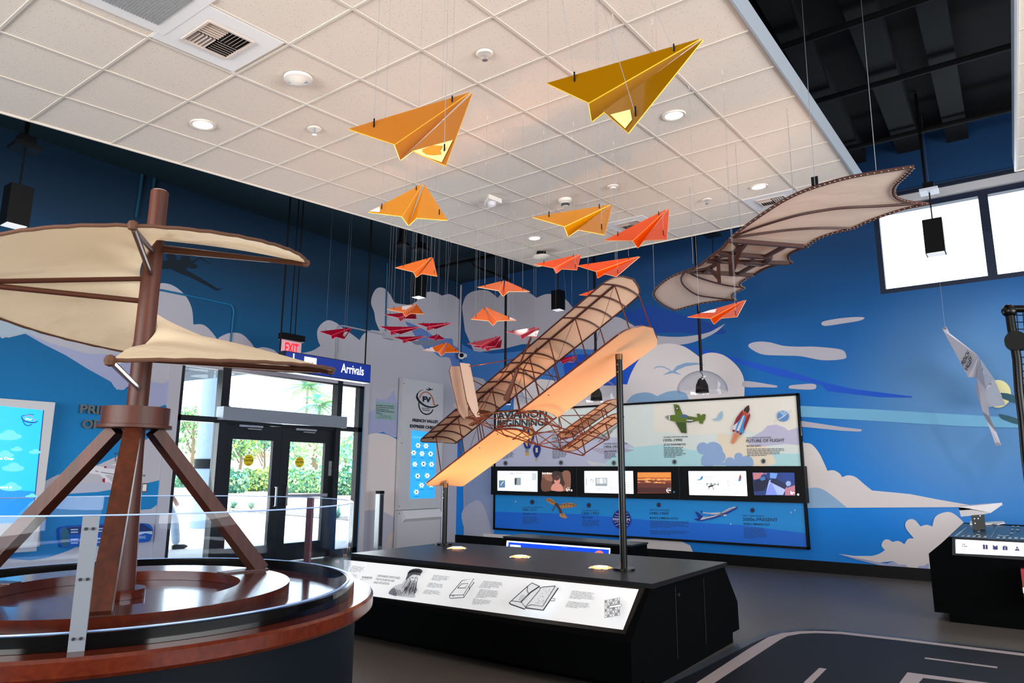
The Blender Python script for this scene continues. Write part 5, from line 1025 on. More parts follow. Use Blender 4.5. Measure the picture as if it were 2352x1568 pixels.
def biplane():
    t = thing('biplane_glider', G(SPAN/2, CH/2, GAP), 'large model biplane with canvas wings and thin wooden framing, tilted on two black posts', 'model aircraft')
    up = MB(); wing_grid(up, .11, SPAN-.11, 0, M_can, 60); up.build('upper_wing', t, label='canvas upper wing with ribs showing below')
    ribs = [0, -.165, -.335, -.5, -.84, -1.09, -1.26, -1.43, -1.62, -1.83, -2.03, -2.2, -2.36, -2.53, -2.69, -2.83]
    for y in ribs: MB().tube([wing_pt(y, f/8, -.008) for f in range(9)], .0075, M_ribd, 5).build('wing_rib', t)
    for x0, f in ((0, 0), (0, .66), (0, 1)):
        MB().tube([wing_pt(.0+(SPAN)*k/20, f, -.012 if f == .66 else -.002) for k in range(21)], .0075 if f != .66 else .0085, M_ribd, 6).build('wing_spar', t)
    edge = [wing_pt(y, 0, 0) for y in (0, .03, .06, .085, .10, .11)]+[wing_pt(y, 1, 0) for y in (.11, .10, .085, .06, .03, 0)]
    MB().tube(edge, .006, M_ribd, 5).build('wing_tip_bow', t)
    edge = [wing_pt(SPAN-y, 0, 0) for y in (0, .03, .06, .085, .10, .11)]+[wing_pt(SPAN-y, 1, 0) for y in (.11, .10, .085, .06, .03, 0)]
    MB().tube(edge, .006, M_ribd, 5).build('wing_tip_bow', t)
    for a, b_, nm in ((.12, -1.27, 'lower_wing'), (-1.665, SPAN-.12, 'lower_wing')):
        lo = MB(); wing_grid(lo, a, b_, GAP-.012, M_canl, 36); lo.build(nm, t, label='smooth canvas lower wing half glowing orange from below')
    for f in (0, 1): MB().tube([wing_pt(-.01+(SPAN+.02)*k/20, f, GAP) for k in range(21)], .0065, M_rib, 6).build('wing_spar', t)
    for s_, y_ in ((1, 0), (-1, SPAN)):
        MB().tube([wing_pt(y_+s_*k, 0, GAP) for k in (0, .03, .06, .085, .10, .115)]+[wing_pt(y_+s_*k, 1, GAP) for k in (.115, .10, .085, .06, .03, 0)], .0055, M_rib, 5).build('wing_tip_bow', t)
    for y in (-1.27, -1.33, -1.6, -1.665): MB().tube([wing_pt(y, f/8, GAP) for f in range(9)], .010, M_rib, 6).build('wing_rib', t)
    for y in (0, -.5, -.86, -1.15, -1.43, -1.75, -2.05, -2.36, -2.8):
        for f in (0, .66):
            MB().tube([wing_pt(y, f, 0), wing_pt(y, f, GAP)], .0055, M_rib, 5).build('wing_strut', t)
    ys = (0, -.5, -1.15, -1.75, -2.36)
    for i in range(4):
        for f in (.66,):
            MB().cyl(wing_pt(ys[i], f, 0), wing_pt(ys[i+1], f, GAP), .0018, M_ribd, 4).build('bracing_wire', t)
            if 0 < i: MB().cyl(wing_pt(ys[i+1], f, 0), wing_pt(ys[i], f, GAP), .0018, M_ribd, 4).build('bracing_wire', t)
    # skids, outriggers
    sk = []
    for y in (-1.6, -1.25):
        P = [G(y, -.40, GAP-.07), G(y, 0, -.62), G(y, .28, -.642), G(y, .50, -.662), G(y, .565, -.665), G(y, .60, -.64), G(y, .605, -.60), G(y, .61, -.49)]
        MB().tube(catmull([tuple(p) for p in P], 3, False), .007, M_rib, 6).build('skid', t)
        for a, b_ in ((G(y, 0, GAP), G(y, 0, -.62)), (G(y, .28, -.48), G(y, .28, -.642)), (G(y, 0, GAP), G(y, .28, -.642)), (G(y, CH, GAP), G(y, -.38, GAP-.08)), (G(y, 0, 0), G(y, .28, -.48)), (G(y, .28, -.48), G(y, .58, -.655)), (G(y, 0, GAP), G(y, .56, -.40)), (G(y, .28, -.642), G(y, .50, -.50)), (G(y, -.2, GAP), G(y, .0, -.62)), (G(y, CH, GAP), G(y, 0, -.62))):
            MB().cyl(a, b_, .0048, M_rib, 5).build('strut', t)
    for x, h in ((0, -.62), (.28, -.642), (.55, -.665), (-.3, -.60), (.28, -.48), (0, GAP)): MB().cyl(G(-1.6, x, h), G(-1.25, x, h), .0055, M_rib, 5).build('cross_bar', t)
    for a, b_ in ((G(-1.6, 0, -.62), G(-1.25, .28, -.642)), (G(-1.25, 0, GAP), G(-1.6, .28, -.642)), (G(-1.6, -.3, -.6), G(-1.25, 0, -.62)), (G(-1.25, CH, GAP), G(-1.6, 0, GAP))): MB().cyl(a, b_, .0045, M_rib, 5).build('strut', t)
    # front elevator: two small canvas planes
    def el_pt(y, f, h):
        y0, y1 = -1.87, -1.03; e = .10; k = max(0, (y-(y1-e))/e, ((y0+e)-y)/e); r = math.sqrt(max(0, 1-min(k, 1)**2)); g = .5+(f-.5)*max(r, .12); return G(y, .70-.20*g, h+.012*math.sin(math.pi*g))
    for h, nm in ((-.35, 'upper_elevator'), (-.50, 'lower_elevator')):
        e = MB(); e.grid(lambda u, v: el_pt(-1.87+.84*u, v, h), 24, 6, M_can, thick=Bu*.003); e.build(nm, t)
        MB().tube([el_pt(-1.87+.84*k/20, 0, h) for k in range(21)]+[el_pt(-1.03-.84*k/20, 1, h) for k in range(21)], .0055, M_rib, 5, closed=True).build('elevator_edge', t)
        for y in (-1.75, -1.6, -1.43, -1.25, -1.12): MB().tube([el_pt(y, f/4, h-.004) for f in range(5)], .0045, M_rib, 5).build('elevator_rib', t)
        MB().tube([el_pt(y, .55, h-.006) for y in (-1.8, -1.43, -1.1)], .005, M_rib, 5).build('elevator_spar', t)
    for y in (-1.7, -1.45, -1.2): MB().cyl(G(y, .6, -.35), G(y, .6, -.5), .005, M_rib, 5).build('elevator_strut', t)
    for y in (-1.6, -1.25): MB().cyl(G(y, .61, -.49), G(y, .6, -.35), .005, M_rib, 5).build('elevator_strut', t)
    # twin rudders
    for y, dx in ((-1.40, 0), (-1.545, -.03)):
        o = [(-.91, -.02), (-.80, -.01), (-.795, -.40), (-.80, -.545), (-.84, -.555), (-.875, -.50), (-.905, -.40)] if dx == 0 else [(-.905, .03), (-.80, .05), (-.79, -.35), (-.81, -.47), (-.86, -.50), (-.90, -.44), (-.92, -.2), (-.925, -.02)]
        MB().plate([G(y, a, h) for a, h in o], Bs*.006, cloth_mat('rudder_canvas', 'dcc4b2', .35)).build('rudder', t)
        MB().tube([G(y, a, h) for a, h in o], .005, M_rib, 5, closed=True).build('rudder_edge', t)
        for h in (-.1, -.27, -.43): MB().cyl(G(y-.005, -.91, h), G(y-.005, -.80, h-.005), .004, M_rib, 5).build('rudder_rib', t)
    for a, b_ in ((G(-1.2, CH, 0), G(-1.40, -.82, -.04)), (G(-1.7, CH, 0), G(-1.545, -.82, -.02)), (G(-1.25, CH, GAP), G(-1.40, -.83, -.53)), (G(-1.6, CH, GAP), G(-1.545, -.84, -.48)), (G(-1.6, -.35, -.58), G(-1.47, -.85, -.52)), (G(-1.25, -.35, -.58), G(-1.47, -.85, -.52)), (G(-1.40, -.83, -.53), G(-1.545, -.84, -.48)), (G(-1.40, -.83, -.53), G(-1.25, CH, 0))):
        MB().cyl(a, b_, .0045, M_rib, 5).build('tail_boom', t)
    # propellers
    for yh, hh, tips in ((-1.12, -.16, ((-.866, .019), (-1.369, -.352))), (-1.88, -.17, ((-2.13, .005), (-1.63, -.345)))):
        hub = G(yh, -.5, hh)
        for ty, th_ in tips:
            T = G(ty, -.5, th_); d = (T-hub); s = d.cross(Bc).normalized(); tw = (s*.9+Bc*.45).normalized(); b = MB()
            A = [hub+d*k+tw*wd for k, wd in ((.02, .010), (.35, .014), (.7, .024), (.95, .026), (1.0, .014))]; B_ = [hub+d*k-tw*wd for k, wd in ((1.0, .014), (.95, .026), (.7, .022), (.35, .014), (.02, .010))]
            b.plate(A+B_, Bc*.012, mat('propeller_wood', '5a2c18', .4)); b.build('propeller_blade', t)
        MB().cyl(hub-Bc*.02, G(yh, -.2, hh), .007, M_rib, 8).build('propeller_shaft', t)
        for a in (G(yh-.15, CH*.8, 0), G(yh+.15, CH*.8, 0), G(yh-.15, CH*.8, GAP), G(yh+.15, CH*.8, GAP), G(yh, 0, hh)): MB().cyl(G(yh, CH, hh), a, .004, M_ribd, 5).build('propeller_brace', t)
    # seat block between the wings
    b = MB(); b.bar(G(-1.95, -.47, -.30), G(-1.66, -.47, -.33), .05, .014, mat('wood_board', '7a4026', .4), up=Bu); b.build('board', t)
biplane()
for (x, y), px, lab in (((-2.55, 5.0), (1423, 815), 'tall right-hand black post carrying the biplane'), ((-4.875, 5.576), (1018, 1112), 'short left-hand black post carrying the low wing tip')):
    q = onP(*px, G(0, 0, GAP-.015), Bu); z1_ = at_xy(*px, x, y).z; z1_ = V((x, y, 0)).z + ((G(0, 0, GAP-.02)-V((x, y, 0))).dot(Bu))/Bu.z
    t = thing('support_post', (x, y, TZ), lab, 'post')
    MB().cyl((x, y, TZ+.012), (x, y, z1_-.01), .027, M_satin, 20).build('pole', t)
    MB().cyl((x, y, TZ), (x, y, TZ+.014), .085, M_satin, 28).build('base_plate', t)
    b = MB(); b.cyl((x, y, z1_-.015), (x, y, z1_+.03), .030, mat('post_bracket', '6a4a2c', .4, metal=.6), 12); b.build('bracket', t)
    for k in (.06, .12): MB().ball((x-.0, y-.028, z1_-k), .007, M_chrome, 8).build('bolt', t)
# ================================================================== ROUND TABLE WITH THE AERIAL SCREW
TC = V((-3.01, 1.46, 0)); M_mah = wood_mat('red_mahogany', '4c1a0e', '5e2412', .16, 3, 'X', .1); M_mahv = wood_mat('mahogany_upright', '3a170c', '542410', .5, 3, 'Z', 0)
def round_table():
    t = thing('round_table', TC, 'large round mahogany-topped table with a dark drum base', 'table')
    MB().lathe(TC, [(.94, 0), (.94, .81)], mat('drum_slate', '0a1118', .6, spec=.12), 96).build('drum_base', t)
    MB().lathe(TC, [(.93, .81), (1.0, .81), (1.012, .822), (1.012, .862), (1.003, .871), (.0, .871)], M_mah, 96).build('top', t)
    MB().lathe(TC, [(.46, .872), (.46, .912), (.66, .912), (.66, .872)], M_mah, 96).build('raised_ring', t)
    MB().lathe(TC, [(.93, .872), (.93, .915), (.898, .918), (.896, .872)], mat('gloss_black', '040506', .07, spec=.6), 96).build('black_curb', t, label='glossy black upright curb band')
    MB().lathe(TC, [(0, .905), (.10, .905), (.10, .872)], M_mah, 32).build('mast_block', t)
    return t
round_table()
def shield():
    t = thing('glass_shield', TC+V((0, 0, .9)), 'low clear curved screen standing around the round table top', 'screen')
    MB().lathe(TC, [(.912, .905), (.912, 1.241), (.904, 1.241), (.904, .905)], glass_mat('acrylic_screen', (.94, .965, .995), .012, .0, .22), 120).build('clear_panel', t, label='clear acrylic panel')
    for zz_ in (1.241, .918): MB().tube([TC+V((.908*math.cos(a), .908*math.sin(a), zz_)) for a in [i*math.pi/60 for i in range(120)]], .0028, mat('polished_edge', 'a8c4f0', .15, spec=.8), 5, closed=True).build('polished_edge', t)
    for a in (-31.3, 90, 210):
        r = math.radians(a); d = V((math.cos(r), math.sin(r), 0)); s = V((-d.y, d.x, 0)); o = TC+d*.922
        z0 = .80 if a < 0 else .9
        b = MB(); b.plate([o-s*.021+V((0, 0, .868)), o+s*.021+V((0, 0, .868)), o+s*.021+V((0, 0, 1.241)), o-s*.021+V((0, 0, 1.241))], d*.014, mat('dull_steel', '7c838c', .5, metal=.3) if a < 0 else mat('post_brown', '5a3436', .4)); b.build('post', t)
        for z in (1.205, 1.065, .905):
            for k in (-.009, .009): MB().cyl(o+d*.013+s*k+V((0, 0, z)), o+d*.018+s*k+V((0, 0, z)), .0045, M_ink, 8).build('screw_head', t)
shield()
M_sail = cloth_mat('sail_canvas', 'ffeccc', .3, bump=.35); M_rope = mat('brown_rope_edge', '5a3a28', .8); M_tube = mat('bronze_brown_tube', '4a2618', .4, metal=.2, coat=.1)
def ioff(p): return .045+.085*min(1, (53-p)/70)+.045*max(0, (-250-p)/142)
def zz(p): return 2.33+(p-53)*(.49/353)
def RR(p): return .645+(53-p)/353*.15
def aerial_screw():
    t = thing('aerial_screw', TC+V((0, 0, .9)), 'wooden aerial screw with spiralling cream canvas sails on a three-legged stand', 'model aircraft')
    MB().tube([TC+V((0, 0, .9)), TC+V((0, 0, 1.55))], [.062, .040], M_mahv, 20).build('lower_mast', t)
    MB().tube([TC+V((0, 0, 1.6)), TC+V((0, 0, 2.60))], [.042, .037], M_mahv, 24).build('mast', t)
    MB().cyl(TC+V((0, 0, 2.6)), TC+V((0, 0, 2.606)), .03, mat('pale_end', '9a8470', .7), 16).build('mast_cap', t)
    MB().lathe(TC, [(0, 1.545), (.142, 1.545), (.142, 1.558), (.130, 1.560), (.130, 1.632), (.0, 1.632)], M_mahv, 48).build('collar', t)
    for a in (-30, 90, 210):
        r = math.radians(a); d = V((math.cos(r), math.sin(r), 0)); A = TC+d*.085+V((0, 0, 1.545)); B = TC+d*.655+V((0, 0, .915))
        s = V((-d.y, d.x, 0)); b = MB(); ax = (B-A).normalized(); n = s.cross(ax).normalized()
        for q in ((-1, 1),):
            w0, w1 = .032, .036; b.add([A+s*-w0+n*-.02, A+s*w0+n*-.02, A+s*w0+n*.03, A+s*-w0+n*.03, B+s*-w1+n*-.025, B+s*w1+n*-.025, B+s*w1+n*.035, B+s*-w1+n*.035], [(0,3,2,1),(4,5,6,7),(0,1,5,4),(1,2,6,5),(2,3,7,6),(3,0,4,7)], M_mahv)
        b.build('leg', t)
        b = MB(); b.plate([TC+d*.45+s*.03+V((0, 0, .913)), TC+d*.45-s*.03+V((0, 0, .913)), TC+d*.67-s*.045+V((0, 0, .913)), TC+d*.67+s*.045+V((0, 0, .913))], (0, 0, .006), M_tube); b.build('foot_plate', t)
    # canvas: an inclined ribbon from the mast out to the rope edge, one turn and a quarter
    p0, p1 = 53, -392; n = 110
    def rim(p): a = math.radians(p); return TC+V((RR(p)*math.cos(a), RR(p)*math.sin(a), zz(p)))
    def inn(p): a = math.radians(p); return TC+V((.044*math.cos(a), .044*math.sin(a), zz(p)+ioff(p)))
    def f(u, v):
        p = p0+(p1-p0)*u; a = inn(p); b = rim(p); sag = math.sin(math.pi*v)*.012*math.sin(u*40); q = a.lerp(b, v); q.z += sag*(1-v)*1.2+.012*math.sin(math.pi*v); return q
    c = MB(); c.grid(f, n, 14, M_sail); c.build('sail', t, label='cream canvas spiral sail')
    MB().tube([rim(p0+(p1-p0)*k/140)+V((0, 0, .0015*math.sin(k*2.3))) for k in range(141)], .0070, M_rope, 7).build('rope_edge', t)
    for p in (53, -32, -117, -202, -300, -392):
        a = math.radians(p); d = V((math.cos(a), math.sin(a), 0))
        MB().tube([TC+d*.03+V((0, 0, zz(p))), rim(p)], .0115, M_tube if p not in (-392,) else mat('steel_tube', '9a8e90', .25, metal=.8), 10).build('spar', t)
        MB().tube([TC+d*.03+V((0, 0, zz(p)+ioff(p)-.03)), rim(p)-d*.01-V((0, 0, .006))], .0105, M_tube, 8).build('brace', t)
        MB().ball(rim(p), .02, M_rope, 8).build('spar_end', t)
aerial_screw()
# ================================================================== BAT-WING GLIDER
GZ = 3.6
M_gcan = cloth_mat('glider_canvas', 'f6e2d2', .15, bump=.25); M_gwood = mat('dark_brown_wood', '3c1f18', .5); M_gedge = mat('laced_edge', '4a2c24', .8)
def bat_glider():
    def g3(x, y): return (1480+x/2.6135, 280+y/2.6135)
    def g6(x, y): return (1480+x/6.189, 520+y/6.189)
    def P(px, dz=0): return onZ(px[0], px[1], GZ+dz)
    t = thing('bat_wing_glider', P((1700, 600)), 'bat-wing glider of beige canvas on a dark wooden frame, hanging below the ceiling edge', 'model aircraft')
    right = catmull([g3(512, 700), g3(600, 630), g3(720, 545), g3(830, 475), g3(930, 425), g3(1040, 385), g3(1160, 350), g3(1280, 322), g3(1440, 295), g3(1612, 268)], 4, False)
    rt = right + catmull([g3(1612, 268), g3(1560, 325), g3(1510, 370), g3(1493, 410), g3(1510, 450), g3(1580, 478), g3(1700, 490)], 4, False) + \
        catmull([g3(1700, 490), g3(1560, 520), g3(1450, 555), g3(1330, 600), g3(1245, 640)], 4, False) + catmull([g3(1245, 640), g3(1130, 665), g3(1030, 705), g3(970, 750)], 4, False) + [g3(800, 733), g3(640, 718)]
    body = [g3(512, 700), g3(530, 706), g3(640, 718), g3(800, 733), g3(970, 750)] + catmull([g3(970, 750), g3(900, 775), g3(865, 800), g3(870, 830), g3(888, 845)], 4, False) + \
        catmull([g3(888, 845), g3(800, 855), g3(720, 880), g3(655, 918)], 4, False) + [g3(560, 908), g3(450, 902), g3(260, 890)] + catmull([g3(260, 890), g3(330, 860), g3(400, 805), g3(470, 755), g3(500, 715)], 3, False)
    left = [g3(260, 890), g3(450, 902), g3(560, 908), g3(655, 918)] + catmull([g3(655, 918), g3(600, 945), g3(570, 970), g3(580, 985), g3(600, 995)], 4, False) + catmull([g3(600, 995), g3(560, 1015), g3(525, 1035), g3(530, 1055), g3(548, 1068)], 4, False) + \
        catmull([g3(548, 1068), g3(450, 1072), g3(350, 1085), g3(250, 1110), g3(185, 1130)], 4, False) + catmull([g3(185, 1130), g3(120, 1100), g3(70, 1060), g3(58, 1020), g3(100, 970), g3(170, 925), g3(260, 890)], 4, False)
    for o, nm in ((rt, 'wing'), (body, 'centre_panel'), (left, 'wing')):
        o2 = [o[0]]
        for q in o[1:]:
            if math.hypot(q[0]-o2[-1][0], q[1]-o2[-1][1]) > .5: o2.append(q)
        if math.hypot(o2[-1][0]-o2[0][0], o2[-1][1]-o2[0][1]) < .5: o2.pop()
        MB().plate([P(q, .02) for q in o2], (0, 0, .004), M_gcan).build(nm, t)
        if nm == 'wing':
            MB().tube([P(q, .016) for q in o2], .014, M_gedge, 6, closed=True).build('laced_edge', t)
            lb = MB(); Q = [P(q, .016) for q in o2]
            for i in range(len(Q)):
                A, B_ = Q[i], Q[(i+1) % len(Q)]; m_ = A.lerp(B_, .5); dd = (B_-A).normalized(); sdv = V((-dd.y, dd.x, 0)); lb.cyl(m_-sdv*.02-V((0, 0, .008)), m_+sdv*.02+dd*.02-V((0, 0, .008)), .0028, mat('white_lacing', 'b8aca4', .7), 4)
            lb.build('lacing', t)
    MB().tube([P(q, .012) for q in body[5:]], .013, M_gedge, 6).build('laced_edge', t)
    for pts in ([g3(525, 690), g3(700, 625), g3(900, 565), g3(1050, 535), g3(1200, 515), g3(1400, 505), g3(1640, 490)], [g3(530, 695), g3(700, 670), g3(850, 650), g3(1000, 638), g3(1150, 636), g3(1235, 638)],
                [g3(250, 895), g3(330, 935), g3(440, 968), g3(520, 985), g3(590, 992)], [g3(245, 897), g3(220, 940), g3(240, 985), g3(310, 1035), g3(400, 1052), g3(545, 1070)]):
        MB().tube([P(q, .004) for q in catmull(pts, 4, False)], .011, M_gwood, 6).build('wing_batten', t)
    def br(a, b_, w_=.036, h=.04, nm='frame_bar', z0=-.03, z1=-.03): MB().bar(P(g6(*a), z0), P(g6(*b_), z1), w_, h, M_gwood).build(nm, t)
    br((1210, 200), (2260, 285)); br((1060, 375), (1810, 440)); br((890, 492), (2050, 520)); br((600, 635), (1540, 692))
    br((1440, 240), (1250, 480), .034, .034); br((2000, 280), (1740, 420), .034, .034); br((1740, 420), (1760, 480), .034, .034); br((1550, 555), (1310, 690), .034, .034); br((840, 650), (1040, 520), .034, .034); br((1760, 480), (1550, 560), .03, .03); br((980, 435), (1060, 450), .03, .03)
    for pts in ([(1270, 225), (1320, 280), (1290, 340), (1220, 385)], [(1040, 520), (960, 565), (830, 610), (640, 640)]):
        MB().tube([P(g6(*q), -.03) for q in catmull(pts, 4, False)], .017, M_gwood, 6).build('frame_bow', t)
    o = [P(q, -.04) for q in catmull([g6(1050, 470), g6(1090, 430), g6(1200, 415), g6(1450, 425), g6(1540, 460), g6(1500, 495), g6(1350, 512), g6(1120, 500)], 4)]
    MB().tube(o, .015, M_gwood, 6, closed=True).build('frame_hoop', t)
    o = [P(q, -.04) for q in catmull([g6(1540, 440), g6(1680, 450), g6(1790, 470), g6(1700, 540), g6(1600, 550), g6(1420, 530)], 4, False)]
    MB().tube(o, .015, M_gwood, 6).build('frame_bow', t)
    # hanging arm supports below the frame
    for a, b_ in (((1215, 395), (1225, 690)), ((1370, 280), (1232, 690)), ((1050, 510), (1053, 800)), ((920, 590), (1045, 745))):
        A = P(g6(*a), -.04); q = g6(*b_); Bq = at_xy(q[0], q[1], *( (P(g6(1215, 395)).x, P(g6(1215, 395)).y) if b_[0] > 1200 else (P(g6(1050, 510)).x, P(g6(1050, 510)).y)))
        MB().bar(A, Bq, .038, .034, M_gwood).build('hanging_arm', t)
    for top, bot in (((1585, 440), (1592, 605)), ((1686, 363), (1680, 552)), ((1816, 367), (1822, 448)), ((1694, 440), (1700, 520)), ((1502, 520), (1504, 688))):
        b_ = P(bot, .02); MB().cyl(b_, (b_.x, b_.y, CZ+b_.y*math.tan(SL)), .0025, M_wire, 5).build('suspension_wire', t)
    for bot in ((1872, 425), (2013, 397)):
        b_ = P(bot, .02); MB().cyl(b_, (b_.x+.02, b_.y, 6.2), .0025, M_wire, 5).build('suspension_wire', t)
    b_ = P((1872, 425), .03); MB().box((b_.x-.025, b_.y-.006, b_.z), (b_.x+.025, b_.y+.006, b_.z+.07), M_blk).build('hanger_lug', t)
bat_glider()
# ================================================================== AVIATION TIMELINE ON THE FAR WALL
def tl(x, y): return (1110+x/4.0205, 890+y/4.0205)      # left close-up
def tr(x, y): return (1480+x/4.02, 890+y/4.02)          # right close-up
def timeline():
    Yp = YW-.07; a = onY(1140, 943, Yp); b = onY(1835, 903, Yp); c = onY(1858, 1260, Yp); d = onY(1133, 1217, Yp)
    x0, x1 = d.x, (b.x+c.x)/2; zt = (a.z+b.z)/2; zb = (c.z+d.z)/2
    t = thing('timeline_panel', V(((x0+x1)/2, YW, zb)), 'long framed AVIATION BEGINNINGS timeline with a row of screens on the far wall', 'display')
    f = MB(); f.box((x0, Yp+.01, zb), (x1, YW-.002, zt), M_blk); w_ = .035
    for lo, hi in (((x0, zt-w_), (x1, zt)), ((x0, zb), (x1, zb+w_)), ((x0, zb), (x0+w_, zt)), ((x1-w_, zb), (x1, zt))): f.box((lo[0], Yp-.012, lo[1]), (hi[0], Yp+.02, hi[1]), M_blk)
    f.build('frame', t)
    K = mat('poster_ink', '32383c', .5); K2 = mat('poster_grey_ink', '5e666c', .5); dot = mat('poster_dot', '50585e', .6); dotd = mat('poster_dot_core', '22262a', .6)
    # upper poster
    u = MB(); S = Sheet((0, Yp+.008, 0), (0, -1, 0), u, gap=.0003, start=.0005)
    S.fig([(1136, 946), (1833, 907), (1842, 1072), (1134, 1074)], mat('poster_pale', 'e0e9e4', .5))
    S.fig([(1500, 922), (1833, 907), (1842, 1000), (1700, 990), (1600, 1000), (1500, 990)], mat('poster_cream', 'eee8dc', .5))
    S.fig([(1134, 1010), (1250, 990), (1420, 1005), (1480, 1040), (1500, 1072), (1134, 1074)], mat('poster_lilac', 'c4c6de', .5))
    S.fig([(1380, 1072), (1430, 1030), (1520, 1020), (1600, 1035), (1720, 1040), (1841, 1042), (1842, 1072)], mat('poster_aqua', 'b6e2e6', .5))
    S.fig([tl(980, 560), tl(1280, 555), tl(1400, 578), tl(1300, 600), tl(1090, 612)], mat('poster_streak', 'b4b0c8', .5)); S.fig([tl(940, 670), tl(1100, 700), tl(1200, 720), tl(1000, 720)], mat('poster_white', 'dadadf', .5))
    S.fig([tr(x, y) for x, y in ((670, 440), (720, 420), (800, 440), (900, 450), (1000, 470), (1100, 520), (1180, 620), (1180, 715), (760, 715), (700, 560))], mat('poster_sand', 'eee0c8', .5), True)
    lil = mat('poster_violet', 'c4c0da', .5); S.fig([tr(940, 480), tr(1020, 440), tr(1090, 400), tr(1140, 350), tr(1220, 340), tr(1290, 365), tr(1330, 395), tr(1425, 365), tr(1440, 530), tr(1300, 520), tr(1100, 540), tr(970, 530)], lil)
    bl = mat('poster_blue_cloud', '94b0d8', .5)
    for x, y, r in ((540, 560, 56), (635, 590, 90), (690, 640, 60), (590, 670, 66), (790, 690, 48), (850, 700, 40), (945, 690, 62), (870, 640, 40)): S.fig(ell(*tr(x, y), r/4, r/4), bl)
    S.fig([tr(525, 690), tr(1010, 690), tr(1010, 716), tr(525, 716)], bl)
    for i, (txt, p, q, h, m) in enumerate((('AVIATION', tl(128, 290), tl(590, 268), 15, 0), ('BEGINNINGS', tl(128, 366), tl(600, 346), 15.5, 0), ('AGE OF ASCENSION', tl(636, 448), tl(800, 447), 3.6, 1), ('1783-1852', tl(636, 480), tl(776, 476), 5, 0), ('THE FIRST HUMAN ASCENT', tl(636, 515), tl(810, 512), 4, 0),
        ('GOLDEN AGE OF AVIATION', tl(1116, 525), tl(1330, 522), 3.6, 1), ('1904-1938', tl(1116, 558), tl(1262, 553), 5.4, 0), ('EARLY AVIATION', tl(1116, 598), tl(1228, 594), 4.2, 0),
        ('GLOBAL AVIATION BOOM', tr(176, 464), tr(398, 458), 3.4, 1), ('1970-1990', tr(176, 498), tr(350, 494), 6, 0), ('JET AGE TRANSFORMATION', tr(178, 535), tr(382, 531), 4.4, 0),
        ('THE SPACE FRONTIER', tr(942, 470), tr(1172, 466), 3.4, 1), ('FUTURE OF FLIGHT', tr(942, 506), tr(1296, 498), 7, 0), ('BEYOND EARTH', tr(946, 548), tr(1078, 545), 4.4, 0))):
        S.text(txt, p, q, h, K2 if m else K, (.035 if i < 2 else .012))
    for qd, r_, sd in (((tl(636, 522), tl(775, 522), tl(775, 656), tl(640, 656)), 9, 1), ((tl(1116, 604), tl(1240, 602), tl(1240, 658), tl(1118, 658)), 4, 2), ((tl(170, 600), tl(290, 590), tl(280, 658), tl(170, 658)), 5, 6), ((tr(178, 546), tr(372, 543), tr(388, 645), tr(182, 648)), 7, 3), ((tr(946, 560), tr(1300, 556), tr(1306, 628), tr(950, 634)), 5, 4)): S.micro(qd, r_, K2, .45, sd)
    for x, y in (tl(205, 697), tl(717, 692), tl(1206, 695), tr(278, 685), tr(1099, 678)): S.fig(ell(x, y, 5.5, 6), mat('poster_dot_halo', '8a9698', .6)).fig(ell(x, y, 4, 4.6), dot).fig(ell(x, y, 2, 2.2), dotd)
    # balloons
    Nv = mat('balloon_navy', '152a80', .5); Yl = mat('balloon_yellow', 'd8a848', .5)
    S.fig([tl(352, 420), tl(375, 375), tl(410, 362), tl(445, 372), tl(470, 415), tl(466, 470), tl(440, 530), tl(430, 560), tl(390, 560), tl(375, 530), tl(355, 470)], Nv, True).fig([tl(384, 380), tl(405, 364), tl(408, 450), tl(410, 540), tl(390, 520), tl(378, 460)], Yl, True).fig([tl(425, 366), tl(450, 385), tl(458, 430), tl(440, 500), tl(428, 535), tl(430, 450)], Yl, True)
    S.fig([tl(386, 598), tl(418, 598), tl(416, 626), tl(390, 626)], Yl).line([tl(392, 560), tl(392, 598)], 1, K2).line([tl(412, 560), tl(412, 598)], 1, K2).line([tl(402, 560), tl(402, 598)], 1, K2)
    S.fig([tl(458, 570), tl(470, 535), tl(492, 524), tl(515, 530), tl(530, 560), tl(522, 600), tl(502, 640), tl(480, 640), tl(466, 605)], Nv, True).fig([tl(483, 555), tl(503, 555), tl(503, 598), tl(483, 598)], mat('balloon_pale', 'd8d4b8', .5)).fig([tl(478, 662), tl(500, 662), tl(498, 678), tl(480, 678)], mat('basket_tan', 'c8b890', .5)).line([tl(488, 640), tl(488, 662)], 1.5, K2)
    # biplane sketch (mostly behind the model)
    S.line([tl(985, 480), tl(1110, 440), tl(1240, 350)], 4, mat('sketch_plane_grey', '9aa09c', .5)).line([tl(1060, 505), tl(1130, 430)], 1.2, K2).line([tl(1090, 510), tl(1190, 400)], 1.2, K2)
    # green fighter
    Gr = mat('fighter_green', '5d7420', .5); Gd = mat('fighter_dark', '40541a', .5)
    S.fig([tr(270, 152), tr(305, 155), tr(322, 165), tr(352, 245), tr(286, 250)], Gr).fig([tr(286, 318), tr(385, 320), tr(390, 420), tr(342, 416)], Gd)
    S.fig([tr(232, 255), tr(286, 250), tr(352, 245), tr(410, 262), tr(490, 275), tr(486, 240), tr(506, 238), tr(525, 260), tr(540, 242), tr(566, 245), tr(560, 292), tr(545, 305), tr(540, 332), tr(512, 332), tr(500, 305), tr(420, 322), tr(300, 318), tr(232, 300)], Gr)
    S.fig([tr(194, 270), tr(215, 255), tr(232, 252), tr(236, 300), tr(215, 292)], mat('fighter_nose', '8a8c88', .5)).fig([tr(224, 253), tr(234, 251), tr(238, 300), tr(228, 300)], mat('poster_white', 'dadadf', .5))
    S.fig([tr(326, 268), tr(345, 250), tr(380, 248), tr(405, 264), tr(390, 276), tr(340, 276)], mat('canopy_blue', '4a6a8c', .4), True)
